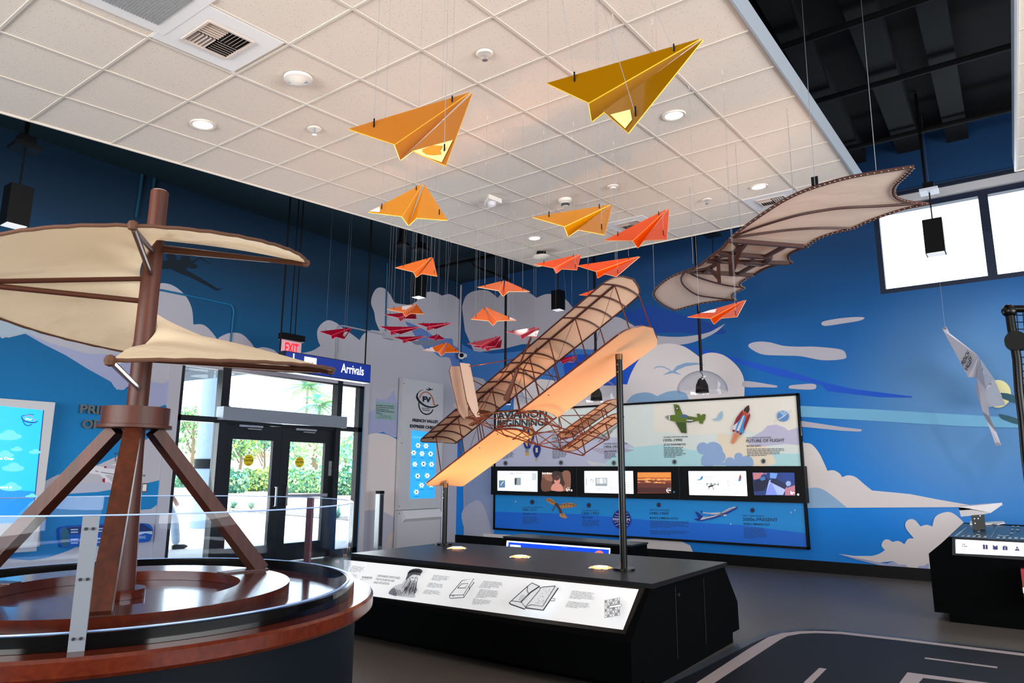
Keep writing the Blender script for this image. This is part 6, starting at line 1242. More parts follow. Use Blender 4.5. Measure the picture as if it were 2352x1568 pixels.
    S.fig(ell(*tr(417, 302), 5.5, 4.6), K).line([tr(390, 300), tr(447, 302)], 2.6, mat('poster_white', 'dadadf', .5)); S.fig([tr(417+9*math.sin(k*math.pi/5)*(1 if k % 2 == 0 else .42)*1.5, 302-9*math.cos(k*math.pi/5)*(1 if k % 2 == 0 else .42)*1.5) for k in range(10)], mat('poster_white', 'dadadf', .5))
    S.fig(ell(*tr(302, 192), 2.8, 5), K).fig(ell(*tr(302, 192), 1.4, 2.4), mat('poster_white', 'dadadf', .5))
    # moon, planet
    S.fig([tr(712, 215), tr(722, 245), tr(710, 285), tr(670, 303), tr(628, 290), tr(668, 280), tr(688, 250)], mat('moon_blue', '9cc0dc', .5), True)
    S.fig(ell(*tr(1281, 262), 13.5, 12.5), mat('planet_blue', '5c90cc', .5)).fig([tr(1240, 225), tr(1262, 240), tr(1282, 262), tr(1318, 222), tr(1285, 214), tr(1282, 226), tr(1262, 212)], mat('planet_light', '9ac0e4', .5)).line([tr(1190, 322), tr(1285, 265), tr(1360, 205)], [.8, 2.6, .8], mat('poster_white', 'dadadf', .5))
    # shuttle
    Rd = mat('shuttle_red', '8e2030', .5); Wh = mat('poster_white', 'dadadf', .5); Br = mat('shuttle_brown', '3a2420', .5)
    S.fig([tr(966, 160), tr(972, 200), tr(950, 262), tr(912, 350), tr(888, 350), tr(900, 260), tr(920, 200), tr(945, 170)], mat('shuttle_orange', 'c05030', .5)).fig([tr(966, 160), tr(971, 205), tr(960, 236), tr(912, 212), tr(930, 185)], Br)
    S.fig([tr(905, 205), tr(912, 230), tr(850, 370), tr(812, 370), tr(850, 280)], Rd).fig([tr(974, 232), tr(978, 262), tr(920, 400), tr(900, 385), tr(935, 290)], Rd)
    S.fig([tr(930, 250), tr(935, 285), tr(915, 350), tr(918, 415), tr(900, 425), tr(808, 385), tr(815, 355), tr(870, 310), tr(905, 262)], mat('shuttle_blue', '4a90cc', .5)).fig([tr(925, 252), tr(912, 262), tr(865, 360), tr(850, 400), tr(872, 405), tr(900, 330)], Wh).fig([tr(815, 355), tr(862, 320), tr(840, 390), tr(808, 385)], Wh)
    for x, y in ((825, 398), (860, 408), (888, 425)): S.fig(ell(*tr(x, y), 3, 2.6), Rd)
    S.fig([tr(825, 412), tr(850, 418), tr(812, 515), tr(800, 508)], mat('flame_orange', 'e08c60', .5)).fig([tr(858, 420), tr(882, 435), tr(822, 520), tr(812, 516)], mat('flame_orange', 'e08c60', .5))
    u.build('upper_poster', t, label='pale upper poster strip of the timeline')
    # lower poster
    u = MB(); S = Sheet((0, Yp+.008, 0), (0, -1, 0), u, gap=.0003, start=.0005)
    S.fig([(1134, 1130), (1850, 1140), (1856, 1258), (1134, 1216)], mat('poster_azure', '1090e0', .5))
    S.fig([(1134, 1175), (1330, 1180), (1500, 1195), (1700, 1205), (1854, 1225), (1856, 1258), (1134, 1216)], mat('poster_blue', '0a6cdc', .5))
    Kb = mat('poster_navy_ink', '0c2c50', .5); Kc = mat('poster_navy_pale', '1c5088', .5)
    for i, (txt, p, q, h, m) in enumerate((('INVENTIVE RENAISSANCE', tl(362, 1112), tl(548, 1112), 3.4, 1), ('1485-1515', tl(362, 1138), tl(492, 1138), 5.4, 0), ('THE DREAM OF FLIGHT', tl(362, 1172), tl(492, 1174), 4.2, 0), ('PIONEERING FLIGHT', tl(910, 1140), tl(1068, 1142), 3.4, 1), ('1900-1903', tl(910, 1172), tl(1068, 1172), 6, 0), ('FIRST IN FLIGHT', tl(912, 1206), tl(1014, 1208), 4.2, 0),
        ('AIR AGE EXPANSION', tr(50, 1134), tr(232, 1138), 3.6, 1), ('1940-1969', tr(50, 1172), tr(222, 1174), 6.4, 0), ('MILITARY & COMMERCIAL AVIATION', tr(50, 1210), tr(312, 1216), 4.4, 0), ('NEXT-GEN FLIGHT', tr(906, 1188), tr(1105, 1194), 4, 1), ('2000s-PRESENT', tr(908, 1228), tr(1232, 1234), 7, 0), ('DRONE & UNMANNED FLIGHT', tr(916, 1266), tr(1162, 1274), 5, 0))):
        S.text(txt, p, q, h, Kc if m else Kb, .012)
    for qd, r_, sd in (((tl(362, 1186), tl(505, 1186), tl(530, 1262), tl(362, 1260)), 6, 11), ((tl(914, 1216), tl(1080, 1218), tl(1090, 1286), tl(914, 1282)), 6, 12), ((tr(54, 1222), tr(420, 1232), tr(446, 1302), tr(54, 1290)), 5, 13), ((tr(54, 1312), tr(430, 1322), tr(430, 1368), tr(54, 1352)), 3, 14), ((tr(918, 1286), tr(1140, 1294), tr(1160, 1398), tr(920, 1390)), 8, 15)): S.micro(qd, r_, Kc, .45, sd)
    for x, y in (tl(452, 1056), tl(975, 1086), tr(133, 1082), tr(998, 1132)): S.fig(ell(x, y, 5.5, 6), Kc).fig(ell(x, y, 4, 4.4), Kb).fig(ell(x, y, 1.8, 2), dotd)
    Or_ = mat('ornithopter_tan', 'c89058', .5); Bw = mat('ornithopter_brown', '5c3424', .5)
    S.fig([tl(574, 1030), tl(600, 1020), tl(640, 1032), tl(672, 1062), tl(690, 1085), tl(640, 1080), tl(600, 1058)], Or_, True).fig([tl(700, 1085), tl(760, 1065), tl(820, 1065), tl(862, 1090), tl(800, 1108), tl(740, 1114), tl(715, 1112)], Or_, True).fig([tl(705, 1165), tl(740, 1160), tl(776, 1200), tl(750, 1205), tl(710, 1190)], Or_, True)
    S.line([tl(668, 1068), tl(700, 1110), tl(720, 1160)], 6, Bw).line([tl(574, 1030), tl(630, 1045), tl(690, 1080)], 1.2, Bw).line([tl(700, 1085), tl(780, 1072), tl(862, 1090)], 1.2, Bw).line([tl(665, 1080), tl(638, 1140)], 1.6, Bw).line([tl(720, 1150), tl(735, 1180)], 1.6, Bw)
    for k in range(5): S.line([tl(600+18*k, 1024+10*k), tl(606+17*k, 1056+7*k)], .7, Bw).line([tl(720+28*k, 1078-1*k), tl(728+26*k, 1112-2*k)], .7, Bw)
    # round blue globe emblem
    Gb = mat('globe_navy', '141c78', .5); Gw = mat('globe_white', 'c8d0e8', .5); cx, cy = tl(1278, 1215)
    S.fig(ell(cx, cy, 21, 22.5, 40), Gb)
    for k in (-2, -1, 1, 2): S.line([(cx-19.5+abs(k)*2.6, cy+k*7.2-abs(k)*0), (cx, cy+k*5.0), (cx+19.5-abs(k)*2.6, cy+k*7.2)], .9, Gw, True)
    S.text('PAN', (cx-20, cy+2.6), (cx-4, cy+2.8), 5.4, Gw, .03).text('AM', (cx+4, cy+3), (cx+19, cy+3.4), 5.4, Gw, .03)
    # airliner
    Aw = mat('airliner_white', 'c2c8d2', .5); An = mat('airliner_navy', '1c2c8c', .5)
    S.fig([tr(466, 1142), tr(490, 1148), tr(545, 1195), tr(640, 1180), tr(700, 1158), tr(780, 1112), tr(830, 1097), tr(864, 1100), tr(850, 1118), tr(770, 1160), tr(640, 1208), tr(520, 1232), tr(490, 1228), tr(455, 1212), tr(500, 1205)], An).fig([tr(530, 1200), tr(545, 1192), tr(640, 1180), tr(700, 1158), tr(780, 1112), tr(830, 1097), tr(850, 1103), tr(770, 1142), tr(650, 1190), tr(540, 1218), tr(515, 1222)], Aw)
    S.fig([tr(530, 1148), tr(600, 1155), tr(700, 1150), tr(720, 1168), tr(650, 1172), tr(540, 1158)], Aw).fig([tr(518, 1132), tr(532, 1138), tr(540, 1158), tr(524, 1150)], An).line([tr(560, 1196), tr(700, 1165), tr(820, 1110)], .9, An).fig(ell(*tr(712, 1168), 2.5, 3.5), K2).fig(ell(*tr(745, 1178), 4.5, 2), Aw)
    for x, y in (tr(798, 1258), tr(1390, 1132), tr(1356, 1152), tl(300, 1050)): S.fig([(x, y-3), (x+.7, y-.7), (x+2.4, y), (x+.7, y+.7), (x, y+3), (x-.7, y+.7), (x-2.4, y), (x-.7, y-.7)], Gw)
    u.build('lower_poster', t, label='blue lower poster strip of the timeline')
    # screen band
    Yb = Yp-.12; A = onY(1128, 1071, Yb); B_ = onY(1850, 1070, Yb); C_ = onY(1852, 1153, Yb); D_ = onY(1128, 1137, Yb)
    f = MB(); f.box((A.x, Yb, (C_.z+D_.z)/2), (C_.x, YW-.01, (A.z+B_.z)/2), M_blk); f.build('screen_housing', t)
    for sx in (1325, 1560): p = onY(sx, 1100, Yb); MB().box((p.x-.006, Yb-.003, (C_.z+D_.z)/2), (p.x+.006, Yb+.001, (A.z+B_.z)/2), M_ink).build('housing_seam', t)
    def scr(q, name, lab, em, draw):
        b = MB(); S = Sheet((0, Yb, 0), (0, -1, 0), b, gap=.0004, start=.002); S.fig(q, em); draw(S); b.build(name, t, label=lab)
    Wp = mat('screen_page', 'f2f5f5', .4, emit=.8); Gy = mat('screen_grey', 'a8b4b8', .4, emit=.3); Gl = mat('screen_light', 'd0dadd', .4, emit=.5); Dk = mat('screen_ink', '505a60', .4); Bl = mat('screen_slate', '6a8cb0', .4, emit=.3)
    def d1(S):
        S.text('EARLY MYTHOS', tl(245, 800), tl(385, 798), 4, Dk).text('FLIGHT IN STORY', tl(248, 812), tl(305, 812), 2, Dk).fig([tl(145, 855), tl(202, 855), tl(202, 922), tl(145, 924)], Bl).line([tl(160, 900), tl(175, 880), tl(190, 865)], 1.2, Wp).fig([tl(288, 830), tl(348, 830), tl(348, 900), tl(288, 900)], Gy).fig([tl(288, 840), tl(310, 835), tl(306, 895), tl(290, 895)], Dk)
        S.fig([tl(448, 785), tl(494, 785), tl(494, 855), tl(448, 855)], Gl)
        for k, (x0_, y0_, x1_, y1_, r_) in enumerate(((150, 782, 170, 820, 6), (180, 782, 205, 820, 6), (215, 830, 235, 855, 4), (400, 785, 418, 900, 14), (360, 905, 385, 940, 5), (400, 905, 420, 915, 2), (445, 930, 470, 945, 3), (290, 908, 350, 920, 2), (330, 925, 350, 940, 3), (440, 858, 490, 868, 2))): S.micro((tl(x0_, y0_), tl(x1_, y0_), tl(x1_, y1_), tl(x0_, y1_)), r_, Gy, .4, 50+k)
    scr([tl(131, 768), tl(501, 770), tl(501, 961), tl(131, 950)], 'page_screen', 'first screen, headed EARLY MYTHOS', Wp, d1)
    def d2(S):
        for pts, c_ in (([(541, 840), (600, 830), (640, 900), (620, 951), (541, 948)], '6e4634'), ([(640, 781), (720, 781), (760, 850), (730, 920), (640, 900)], '3c2a28'), ([(730, 781), (802, 781), (802, 940), (760, 900)], '8c5c48'), ([(560, 790), (620, 800), (640, 860), (580, 850)], '9c6850')): S.fig([tl(*p) for p in pts], mat('picture_'+c_, c_, .4, emit=.35), True)
        sk = mat('picture_skin', 'd8907c', .4, emit=.4); S.fig([tl(630, 945), tl(640, 895), tl(665, 885), tl(700, 885), tl(725, 900), tl(735, 955)], sk, True).fig(ell(*tl(682, 855), 7, 10), sk).fig(ell(*tl(676, 836), 7, 5), mat('picture_hair', '54302a', .4, emit=.2))
        S.text('Early Mythos', tl(545, 798), tl(635, 798), 4, Wp, .02).line([tl(768, 930), tl(768, 945), tl(780, 955)], 1.8, Wp).text('Back to', tl(776, 925), tl(802, 925), 2, Wp).text('Info', tl(778, 945), tl(802, 945), 3.2, Wp, .03)
    scr([tl(541, 781), tl(801, 783), tl(803, 957), tl(541, 949)], 'video_screen', 'brown video screen showing a bare-shouldered figure', mat('picture_brown', '8a5a46', .4, emit=.4), d2)
    def d3(S):
        S.text('EXPLORING THE EVOLUTION', tl(962, 802), tl(1135, 800), 3, Gy).text('OF FLIGHT', tl(970, 815), tl(1020, 815), 2.6, Gy).fig([tl(1035, 832), tl(1145, 832), tl(1145, 908), tl(1035, 908)], Gy).fig([tl(1045, 838), tl(1072, 838), tl(1072, 885), tl(1045, 885)], Gl).fig([tl(1076, 838), tl(1105, 838), tl(1105, 885), tl(1076, 885)], Wp).fig([tl(1109, 838), tl(1138, 838), tl(1138, 885), tl(1109, 885)], Gl)
        S.line([tl(952, 830), tl(952, 900)], 1, Dk).line([tl(985, 860), tl(1000, 845), tl(1020, 850), tl(1005, 875)], 1, Dk)
        for k, (x0_, y0_, x1_, y1_, r_) in enumerate(((950, 895, 1010, 905, 2), (960, 920, 1025, 945, 4), (1050, 920, 1145, 950, 4), (1155, 795, 1250, 806, 2), (1155, 830, 1240, 870, 6), (1165, 910, 1250, 950, 5), (1310, 800, 1375, 840, 5), (1310, 870, 1375, 950, 8), (1050, 900, 1125, 908, 1))): S.micro((tl(x0_, y0_), tl(x1_, y0_), tl(x1_, y1_), tl(x0_, y1_)), r_, Gy, .4, 70+k)
    scr([tl(933, 769), tl(1383, 769), tl(1388, 980), tl(935, 970)], 'page_screen', 'second page screen, behind the tall black post', Wp, d3)
    def d4(S):
        for y, c_ in ((0, 'e08a40'), (45, 'b86034'), (62, 'f0b060'), (70, '8a4a30'), (100, '5e3028'), (140, '482420')): S.fig([tl(1424, 782+y), tr(246, 783+y), tr(249, 972), tl(1424, 972)], mat('sunset_'+c_, c_, .4, emit=.5))
        r = random.Random(3)
        for i in range(26): x = 1440+r.random()*270; y = 840+r.random()*40; S.fig(ell(*tl(x, y), r.uniform(3, 8), 1.2, 8), mat('sunset_cloud', '743c2c', .4, emit=.3) if i % 2 else mat('sunset_gleam', 'f0a860', .4, emit=.5))
        S.line([tr(208, 935), tr(206, 955), tr(225, 970)], 1.8, Wp).text('Back to', tr(215, 932), tr(246, 932), 2, Wp).text('Info', tr(216, 952), tr(246, 952), 3.4, Wp, .03)
    scr([tl(1424, 782), tr(246, 780), tr(249, 973), tl(1424, 974)], 'video_screen', 'orange sunset-over-clouds video screen', mat('sunset_base', 'c87038', .4, emit=.4), d4)
    def d5(S):
        Bb = mat('screen_blue_plane', '3a80c0', .4, emit=.4); S.fig([tr(458, 850), tr(510, 845), tr(530, 815), tr(542, 815), (1480+536/4.02, 890+845/4.02), tr(510, 856), tr(480, 850)], Bb).fig([tr(582, 915), tr(610, 898), tr(640, 895), tr(640, 910), tr(600, 922)], Dk).line([tr(575, 885), tr(690, 895)], 2, Gy).line([tr(590, 940), tr(600, 920)], 1.4, Dk).line([tr(640, 942), tr(630, 915)], 1.4, Dk)
        for x in (578, 618, 650, 682): S.line([tr(x, 878), tr(x, 905)], 1.6, Dk)
        S.fig([tr(888, 795), tr(896, 830), tr(890, 862), tr(866, 862), tr(874, 825)], mat('screen_rocket', 'a04040', .4, emit=.3)).fig([tr(882, 825), tr(890, 862), tr(868, 864)], Bb).line([tr(768, 855), tr(775, 890), tr(760, 905), tr(790, 900)], 1.2, Gy)
        S.text('MODERN AVIATION', tr(474, 886), tr(550, 886), 2, Dk).text('21ST-CENTURY FLIGHT', tr(474, 902), tr(566, 902), 2, Dk)
        for k, (x0_, y0_, x1_, y1_, r_) in enumerate(((568, 812, 670, 850, 4), (710, 802, 730, 850, 6), (762, 802, 782, 850, 6), (474, 918, 558, 960, 6), (714, 930, 816, 970, 5), (832, 875, 920, 915, 5), (840, 932, 872, 975, 5), (890, 932, 918, 975, 5), (432, 862, 455, 895, 5))): S.micro((tr(x0_, y0_), tr(x1_, y0_), tr(x1_, y1_), tr(x0_, y1_)), r_, Gy, .4, 90+k)
    scr([tr(406, 770), tr(938, 770), tr(952, 1001), tr(416, 990)], 'page_screen', 'third page screen, whitest and rightmost', Wp, d5)
    def d6(S):
        for pts, c_ in (([(1150, 860), (1200, 830), (1320, 905), (1280, 990), (1120, 990)], 'a8b8e8'), ([(1000, 785), (1100, 785), (1060, 840), (1010, 850)], 'c07878'), ([(1010, 860), (1130, 830), (1150, 870), (1110, 950), (1015, 960)], '181c38'), ([(1180, 830), (1220, 840), (1320, 900), (1300, 940), (1160, 870)], '20284c'),
            ([(1260, 785), (1384, 785), (1388, 860), (1280, 840)], '1c3c88'), ([(1160, 785), (1230, 790), (1215, 840), (1160, 835)], '6c98d8'), ([(1300, 930), (1390, 900), (1392, 994), (1300, 994)], 'b87888'), ([(1120, 990), (1160, 880), (1180, 885), (1230, 990)], '8090e0'), ([(1060, 830), (1110, 820), (1120, 850), (1080, 860)], '4070a8')): S.fig([tr(*p) for p in pts], mat('cockpit_'+c_, c_, .4, emit=.4))
        S.fig(ell(*tr(1330, 885), 6, 6), mat('cockpit_dial', '90a8d8', .4, emit=.4)).text('Modern Marvel', tr(1005, 800), tr(1130, 800), 4, mat('cockpit_title', 'b888a0', .4, emit=.4), .02).line([tr(1352, 955), tr(1352, 975), tr(1368, 985)], 1.8, Wp).text('Info', tr(1360, 975), tr(1390, 976), 3.2, Wp, .03)
    scr([tr(997, 782), tr(1385, 784), tr(1394, 995), tr(1014, 992)], 'video_screen', 'blue video screen of a cockpit, at the right end', mat('cockpit_base', '243a78', .4, emit=.4), d6)
    for (x, y) in (tl(821, 948), tr(279, 963), tr(1423, 986)): p = onY(x, y, Yb); MB().cyl((p.x, Yb, p.z), (p.x, Yb-.02, p.z), .018, M_chrome, 16).build('push_button', t)
timeline()
# small lit console in front of the timeline
def low_console():
    Y0 = 7.35; a = onY(1157, 1237, Y0); b = onY(1449, 1253, Y0); z = (a.z+b.z)/2; t = thing('low_console', ((a.x+b.x)/2, Y0+.3, 0), 'small black console with a blue lit sign, just behind the long console', 'display console')
    MB().plate([(a.x, y, q) for y, q in ((Y0, z), (Y0-.12, .30), (Y0-.12, .08), (Y0, .08), (Y0, 0), (Y0+.42, 0), (Y0+.42, z))], (b.x-a.x, 0, 0), M_body).build('body', t)
    MB().box((a.x-.01, Y0-.005, z), (b.x+.01, Y0+.43, z+.02), M_oak).build('top', t)
    n = V((0, -(z-.30), .12)).normalized(); s = MB(); S = Sheet((0, Y0, z), n, s, start=.004)
    S.fig([(1164, 1241), (1402, 1258.5), (1400, 1300), (1160, 1280)], mat('lit_white_border', 'e8ecf4', .4, emit=.9)).fig([(1168, 1244.5), (1399, 1262), (1397, 1298), (1165, 1278)], mat('lit_blue', '0a44d8', .4, emit=.8))
    S.fig([(1172, 1250), (1196, 1252), (1196, 1262), (1171, 1260)], mat('lit_white_label', 'e4e8f0', .4, emit=.8)).fig(ell(1376, 1273, 11, 9), mat('lit_coral', 'f07868', .4, emit=.7)).line([(1290, 1258), (1296, 1256), (1302, 1258.5)], .9, mat('lit_sky', '4890f0', .4, emit=.7))
    s.build('lit_sign', t, label='blue backlit sign with a white border')
low_console()
# ================================================================== DART TABLE AT THE RIGHT
def dart_table():
    t = thing('dart_table', (.2, 8.9, 0), 'black table at the right with a printed runway top and lit DART PLANE strip', 'display table')
    yf, yb, xr = 8.13, 9.4, 1.4; xl = onY(2178, 1234, yf).x; zl = onY(2178, 1234, yf).z; xw = onY(2133, 1271, yf).x; zw = onY(2133, 1271, yf).z; zk = onY(2147, 1405, yf).z
    pb_ = onY(2213, 1200, yb); b = MB(); prof = [(xl, zl), (xw, zw), (xw, zk), (xw+.12, zk), (xw+.12, 0), (xr, 0), (xr, zl)]
    prof = [(x, z) for x, z in prof]; F_ = [V((x, yf, z)) for x, z in prof]; K_ = [V((x+(pb_.x-xl if i in (0,) else 0), yb, z+(pb_.z-zl if i in (0, 6) else 0))) for i, (x, z) in enumerate(prof)]
    n = len(prof); b.poly(F_, M_body); b.poly(K_, M_body)
    for i in range(n): j = (i+1) % n; b.add([F_[i], F_[j], K_[j], K_[i]], [(0, 1, 2, 3)], M_body)
    b.build('body', t)
    s = MB(); up = (K_[6]-F_[6]).normalized(); nn = V((0, -up.z, up.y)); S = Sheet(F_[0], nn, s, start=.002)
    S.fig([(2180, 1232), (2212, 1202), (2480, 1215), (2500, 1250)], mat('table_print_teal', '2c4a5c', .3)); Wq = mat('table_print_white', '9fb4c0', .4)
    def q(x, y): return (2090+x/5.225, 1120+y/5.226)
    for pts in ([q(530, 580), q(560, 580), q(690, 470), q(675, 470)], [q(610, 583), q(640, 565), q(660, 568), q(635, 586)], [q(675, 586), q(700, 566), q(730, 568), q(710, 590)], [q(745, 590), q(765, 570), q(795, 572), q(775, 592)], [q(812, 594), q(825, 573), q(855, 574), q(842, 597)], [q(880, 597), q(895, 575), q(928, 577), q(915, 600)], [q(1035, 607), q(1045, 583), q(1083, 586), q(1072, 608)], [q(1108, 610), q(1118, 586), q(1152, 588), q(1143, 612)], [q(1178, 612), q(1183, 590), q(1222, 590), q(1218, 615)], [q(1250, 615), q(1255, 590), q(1297, 592), q(1293, 616)], [q(1325, 618), q(1328, 594), q(1368, 596), q(1366, 620)],
        [q(1045, 560), q(1120, 575), q(1195, 568), q(1180, 580), q(1110, 582), q(1065, 575)], [q(785, 565), q(800, 552), q(845, 555), q(835, 568)], [q(808, 530), q(812, 518), q(840, 520), q(838, 532)], [q(1225, 465), q(1228, 454), q(1258, 456), q(1256, 468)], [q(1280, 467), q(1284, 455), q(1314, 457), q(1312, 470)], [q(1213, 505), q(1216, 493), q(1248, 495), q(1246, 507)], [q(1274, 507), q(1277, 495), q(1308, 497), q(1306, 509)], [q(1200, 547), q(1204, 535), q(1238, 537), q(1236, 549)]): S.fig(pts, Wq)
    for k in range(9): S.line([q(975+k*10, 590-k*17), q(979+k*10, 582-k*17)], 1.6, Wq)
    s.build('printed_top', t, label='dark teal top printed with white runway markings')
    s = MB(); S = Sheet((0, yf, 0), (0, -1, 0), s, start=.008, gap=.0006); Lw = mat('strip_white', 'eceef6', .4, emit=.75); Nn = mat('strip_navy', '181c60', .4)
    S.fig([q(545, 617), q(1420, 662), q(1425, 826), q(550, 785)], Lw)
    S.text('DART', q(625, 684), q(676, 686), 3.2, M_ink, .03).text('PLANE', q(625, 708), q(690, 711), 3.2, M_ink, .03).micro((q(625, 724), q(800, 730), q(800, 764), q(627, 758)), 5, K2_, .4, 5)
    S.fig([q(874, 680), q(932, 682), q(935, 738), q(877, 736)], Nn).line([q(904, 681), q(906, 737)], .9, Lw)
    S.fig([q(994, 684), q(1052, 686), q(1055, 743), q(997, 741)], Nn).fig([q(1000, 686), q(1050, 688), q(1024, 702)], Lw)
    S.fig([q(1138, 690), q(1170, 706), q(1173, 749), q(1115, 747), q(1111, 706)], Nn).line([q(1140, 700), q(1141, 745)], .8, Lw).fig([q(1284, 697), q(1320, 756), q(1258, 753)], Nn).line([q(1270, 735), q(1284, 725), q(1298, 737)], .8, Lw)
    for x in (870, 990, 1110, 1250): S.micro((q(x, 750+(x-870)*.04), q(x+75, 755+(x-870)*.04), q(x+75, 770+(x-870)*.04), q(x, 765+(x-870)*.04)), 2, K2_, .4, x)
    for x, y in ((552, 626), (560, 776)): S.fig(ell(*q(x, y), 1, 1, 10), M_ink)
    s.build('lit_strip', t, label='white lit strip reading DART PLANE with folding diagrams')
    MB().plate([onY(2187, 1234, yf-.001), onY(2440, 1246, yf-.001), onY(2440, 1292, yf-.001), onY(2187, 1274, yf-.001)], (0, -.006, 0), M_ink).build('strip_frame', t)
    return F_[0], nn, yf
K2_ = mat('strip_grey_ink', '7c8088', .5)
TP, TN, TYF = dart_table()
def q9(x, y): return (2090+x/5.225, 1120+y/5.226)
# red-and-white thing in the open end of the table
p = onY(2347, 1340, TYF-.03); t = thing('red_box', (p.x+.1, TYF-.08, 0), 'red box with a white band cut off by the right edge of the picture', 'box')
a = onY(2344, 1307, TYF-.14); c_ = onY(2349, 1390, TYF-.14); MB().box((a.x, TYF-.14, c_.z), (a.x+.35, TYF-.005, a.z), mat('box_red', 'a01828', .4)).build('box', t)
b = MB(); z0 = onY(2346, 1348, TYF-.14).z; b.box((a.x-.002, TYF-.143, z0-.05), (a.x+.36, TYF-.14, z0), M_white); b.build('white_band', t)
# folded dart on its launcher, second dart lying flat
YL = 8.55
lb = onP(*q9(820, 505), TP+TN*.004, TN); t = thing('launcher_block', lb, 'black slotted launcher block standing on the runway table', 'launcher')
def yl(x, y): return onY(*q9(x, y), lb.y)
b = MB(); b.plate([yl(735, 330), yl(885, 318), yl(905, 470), yl(900, 500), yl(850, 500), yl(845, 518), yl(755, 500)], (0, .09, 0), M_satin); b.build('bracket', t)
for x, y in ((775, 370), (820, 368), (783, 425), (842, 335)): pp = yl(x, y); MB().cyl(pp, pp-V((0, .005, 0)), .006, M_alu, 8).build('rivet', t)
M_pap = mat('white_paper', 'dcdade', .6)
def folded(pts, lab, planes):
    t = thing('folded_dart', planes(*pts[0]), lab, 'paper dart'); 
    return t
t = thing('folded_dart', yl(800, 300), 'big folded white paper dart resting on the black launcher', 'paper dart')
b = MB(); dpt = V((0, .16, 0)); b.plate([yl(583, 232), yl(700, 245), yl(970, 300), yl(880, 318), yl(612, 346)], dpt*.12, mat('paper_shade', 'c4c2c6', .6)); b.build('keel', t)
b = MB(); b.plate([yl(583, 228), yl(840, 208), yl(1105, 178), yl(1107, 205), yl(970, 300), yl(740, 262), yl(590, 270)], dpt*.3, M_pap); b.build('near_wing', t)
b = MB(); b.add([yl(583, 228), yl(840, 208), yl(1105, 178), yl(850, 200)+dpt, yl(600, 222)+dpt], [(0, 1, 2, 3, 4)], M_pap); b.build('far_wing', t)
b = MB(); S = Sheet(TP, TN, b, start=.006); pts = [q9(725, 415), q9(740, 410), q9(760, 440), q9(900, 425), q9(1010, 416), q9(1125, 413), q9(1142, 430), q9(1080, 440), q9(1055, 452), q9(1000, 440), q9(910, 445), q9(720, 445)]
b.plate([S.at(*p) for p in pts], TN*.012, M_pap); b.build('folded_dart', **L('flat white paper dart lying on the table behind the launcher', 'paper dart'))
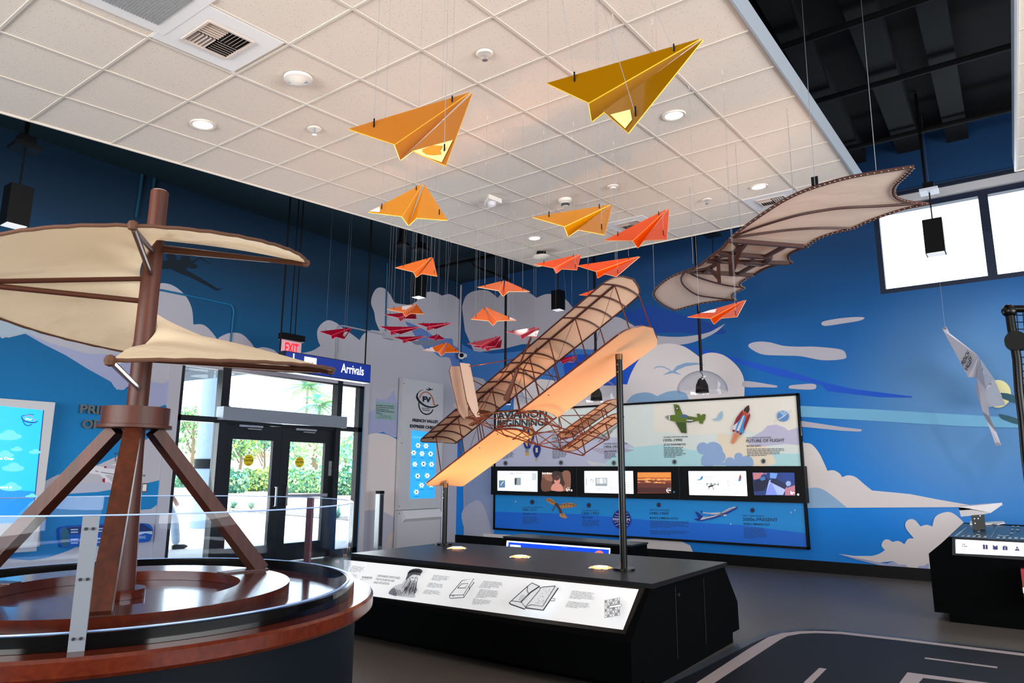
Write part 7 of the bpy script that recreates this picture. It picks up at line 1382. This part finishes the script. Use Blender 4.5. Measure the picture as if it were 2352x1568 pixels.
# large white folded-metal plane hanging by the wall
def wall_plane():
    Yw_ = 10.45
    def m(x, y, dy=0): return onY(2130+x/4.126, 680+y/4.126, Yw_+dy)
    t = thing('hanging_white_plane', m(480, 600), 'large folded white sheet plane lettered FRENCH VALLEY hanging before the far wall', 'sculpture')
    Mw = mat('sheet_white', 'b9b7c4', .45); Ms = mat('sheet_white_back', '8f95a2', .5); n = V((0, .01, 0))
    MB().plate([m(140, 302, -.05), m(180, 288, -.05), m(212, 352, .0), m(480, 560, -.15), m(388, 768, .0), m(150, 325, -.03)], n, Mw).build('upper_wing', t)
    MB().plate([m(480, 572, -.15), m(490, 590, -.1), m(468, 770, .05), m(388, 768, .0)], n, Mw).build('fold', t)
    MB().plate([m(490, 575, -.15), m(555, 885, .0), m(590, 1140, .0), m(520, 1090, .05), m(458, 890, .1), m(470, 770, .05)], n, Mw).build('keel', t)
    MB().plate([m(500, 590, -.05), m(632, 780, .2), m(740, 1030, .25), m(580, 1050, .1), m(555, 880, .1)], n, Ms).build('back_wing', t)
    MB().plate([m(590, 1140, -.02), m(655, 1290, .1), m(700, 1410, .1), m(650, 1418, .1), m(590, 1250, .05), m(520, 1090, .05)], n, Mw).build('lower_wing', t)
    MB().plate([m(556, 880, .0), m(600, 808, -.02), m(628, 830, -.02)], n*.5, Mw).build('tab', t)
    for x, y, dy in ((168, 306, -.06), (598, 830, -.03), (675, 1400, .09), (524, 692, .0), (560, 752, .03)): c = m(x, y, dy); MB().cyl(c, c-V((0, .012, 0)), .016 if y not in (692, 752) else .007, mat('grommet', '6c6c70', .4, metal=.6), 14).build('grommet', t)
    b = MB(); o = m(372, 722, -.035); u = m(432, 600, -.135)-o; b.text('VALLEY', o, u, (m(330, 650, -.03)-m(372, 722, -.03))*.52, M_ink, .03)
    o2 = m(345, 675, -.04); u2 = m(405, 555, -.135)-o2; b.text('FRENCH', o2+(m(330, 650, -.03)-m(345, 675, -.03))*.2, u2, (m(330, 650, -.03)-m(372, 722, -.03))*.52, M_ink, .03)
    bb = b; bb.v = [tuple(V(v)+V((0, -.03, 0))) for v in bb.v]; bb.build('lettering', t)
    for top, bot in ((onY(2198, 645, Yw_-.1), m(168, 300, -.05)),): MB().cyl(bot, (bot.x+.0, bot.y, 6.2), .0018, M_wire, 4).build('suspension_wire', t)
wall_plane()
lamp('wall_wash', 'SPOT', (.35, 9.0, 5.6), (.1, 10.9, 2.1), 130, (.95, .97, 1), spot_size=.75, spot_blend=.7, shadow_soft_size=.05)
lamp('wall_wash', 'SPOT', (-1.9, 8.9, 5.0), (-1.4, 10.9, 2.0), 25, (.95, .97, 1), spot_size=.9, spot_blend=.8, shadow_soft_size=.05)
# black mesh cage cut off at the right edge
def cage():
    Yc = 6.2
    def m(x, y): return onY(2130+x/4.126, 680+y/4.126, Yc)
    t = thing('mesh_frame', m(880, 600), 'black tubular frame filled with wire mesh at the right edge', 'frame')
    MB().tube([m(1300, 118), m(800, 120)], .028, M_satin, 10).build('top_rail', t)
    MB().tube([m(775, 130), m(800, 300), m(850, 600), m(870, 900), m(905, 1180), m(930, 1500), V((m(930, 1500).x, Yc, .02))], .030, M_satin, 10).build('side_rail', t)
    q_ = m(1300, 118); MB().tube([q_, V((q_.x+.02, Yc, .02))], .030, M_satin, 10).build('side_rail', t)
    MB().tube([V((m(930, 1500).x, Yc, .35)), V((q_.x+.02, Yc, .35))], .022, M_satin, 10).build('bottom_rail', t)
    MB().ball(m(775, 140), .05, M_satin, 12).build('corner_knob', t)
    MB().cyl(m(840, 428)-V((0, .05, 0)), m(840, 428)+V((0, .05, 0)), .07, M_blk, 20).build('round_clamp', t)
    b = MB()
    for k in range(9): b.cyl(m(845+k*60, 150), m(935+k*60, 1180), .0035, M_blk, 5)
    for k in range(16): b.cyl(m(810+k*6, 180+k*66), m(1400, 175+k*70), .0035, M_blk, 5)
    b.build('wire_mesh', t)
cage()
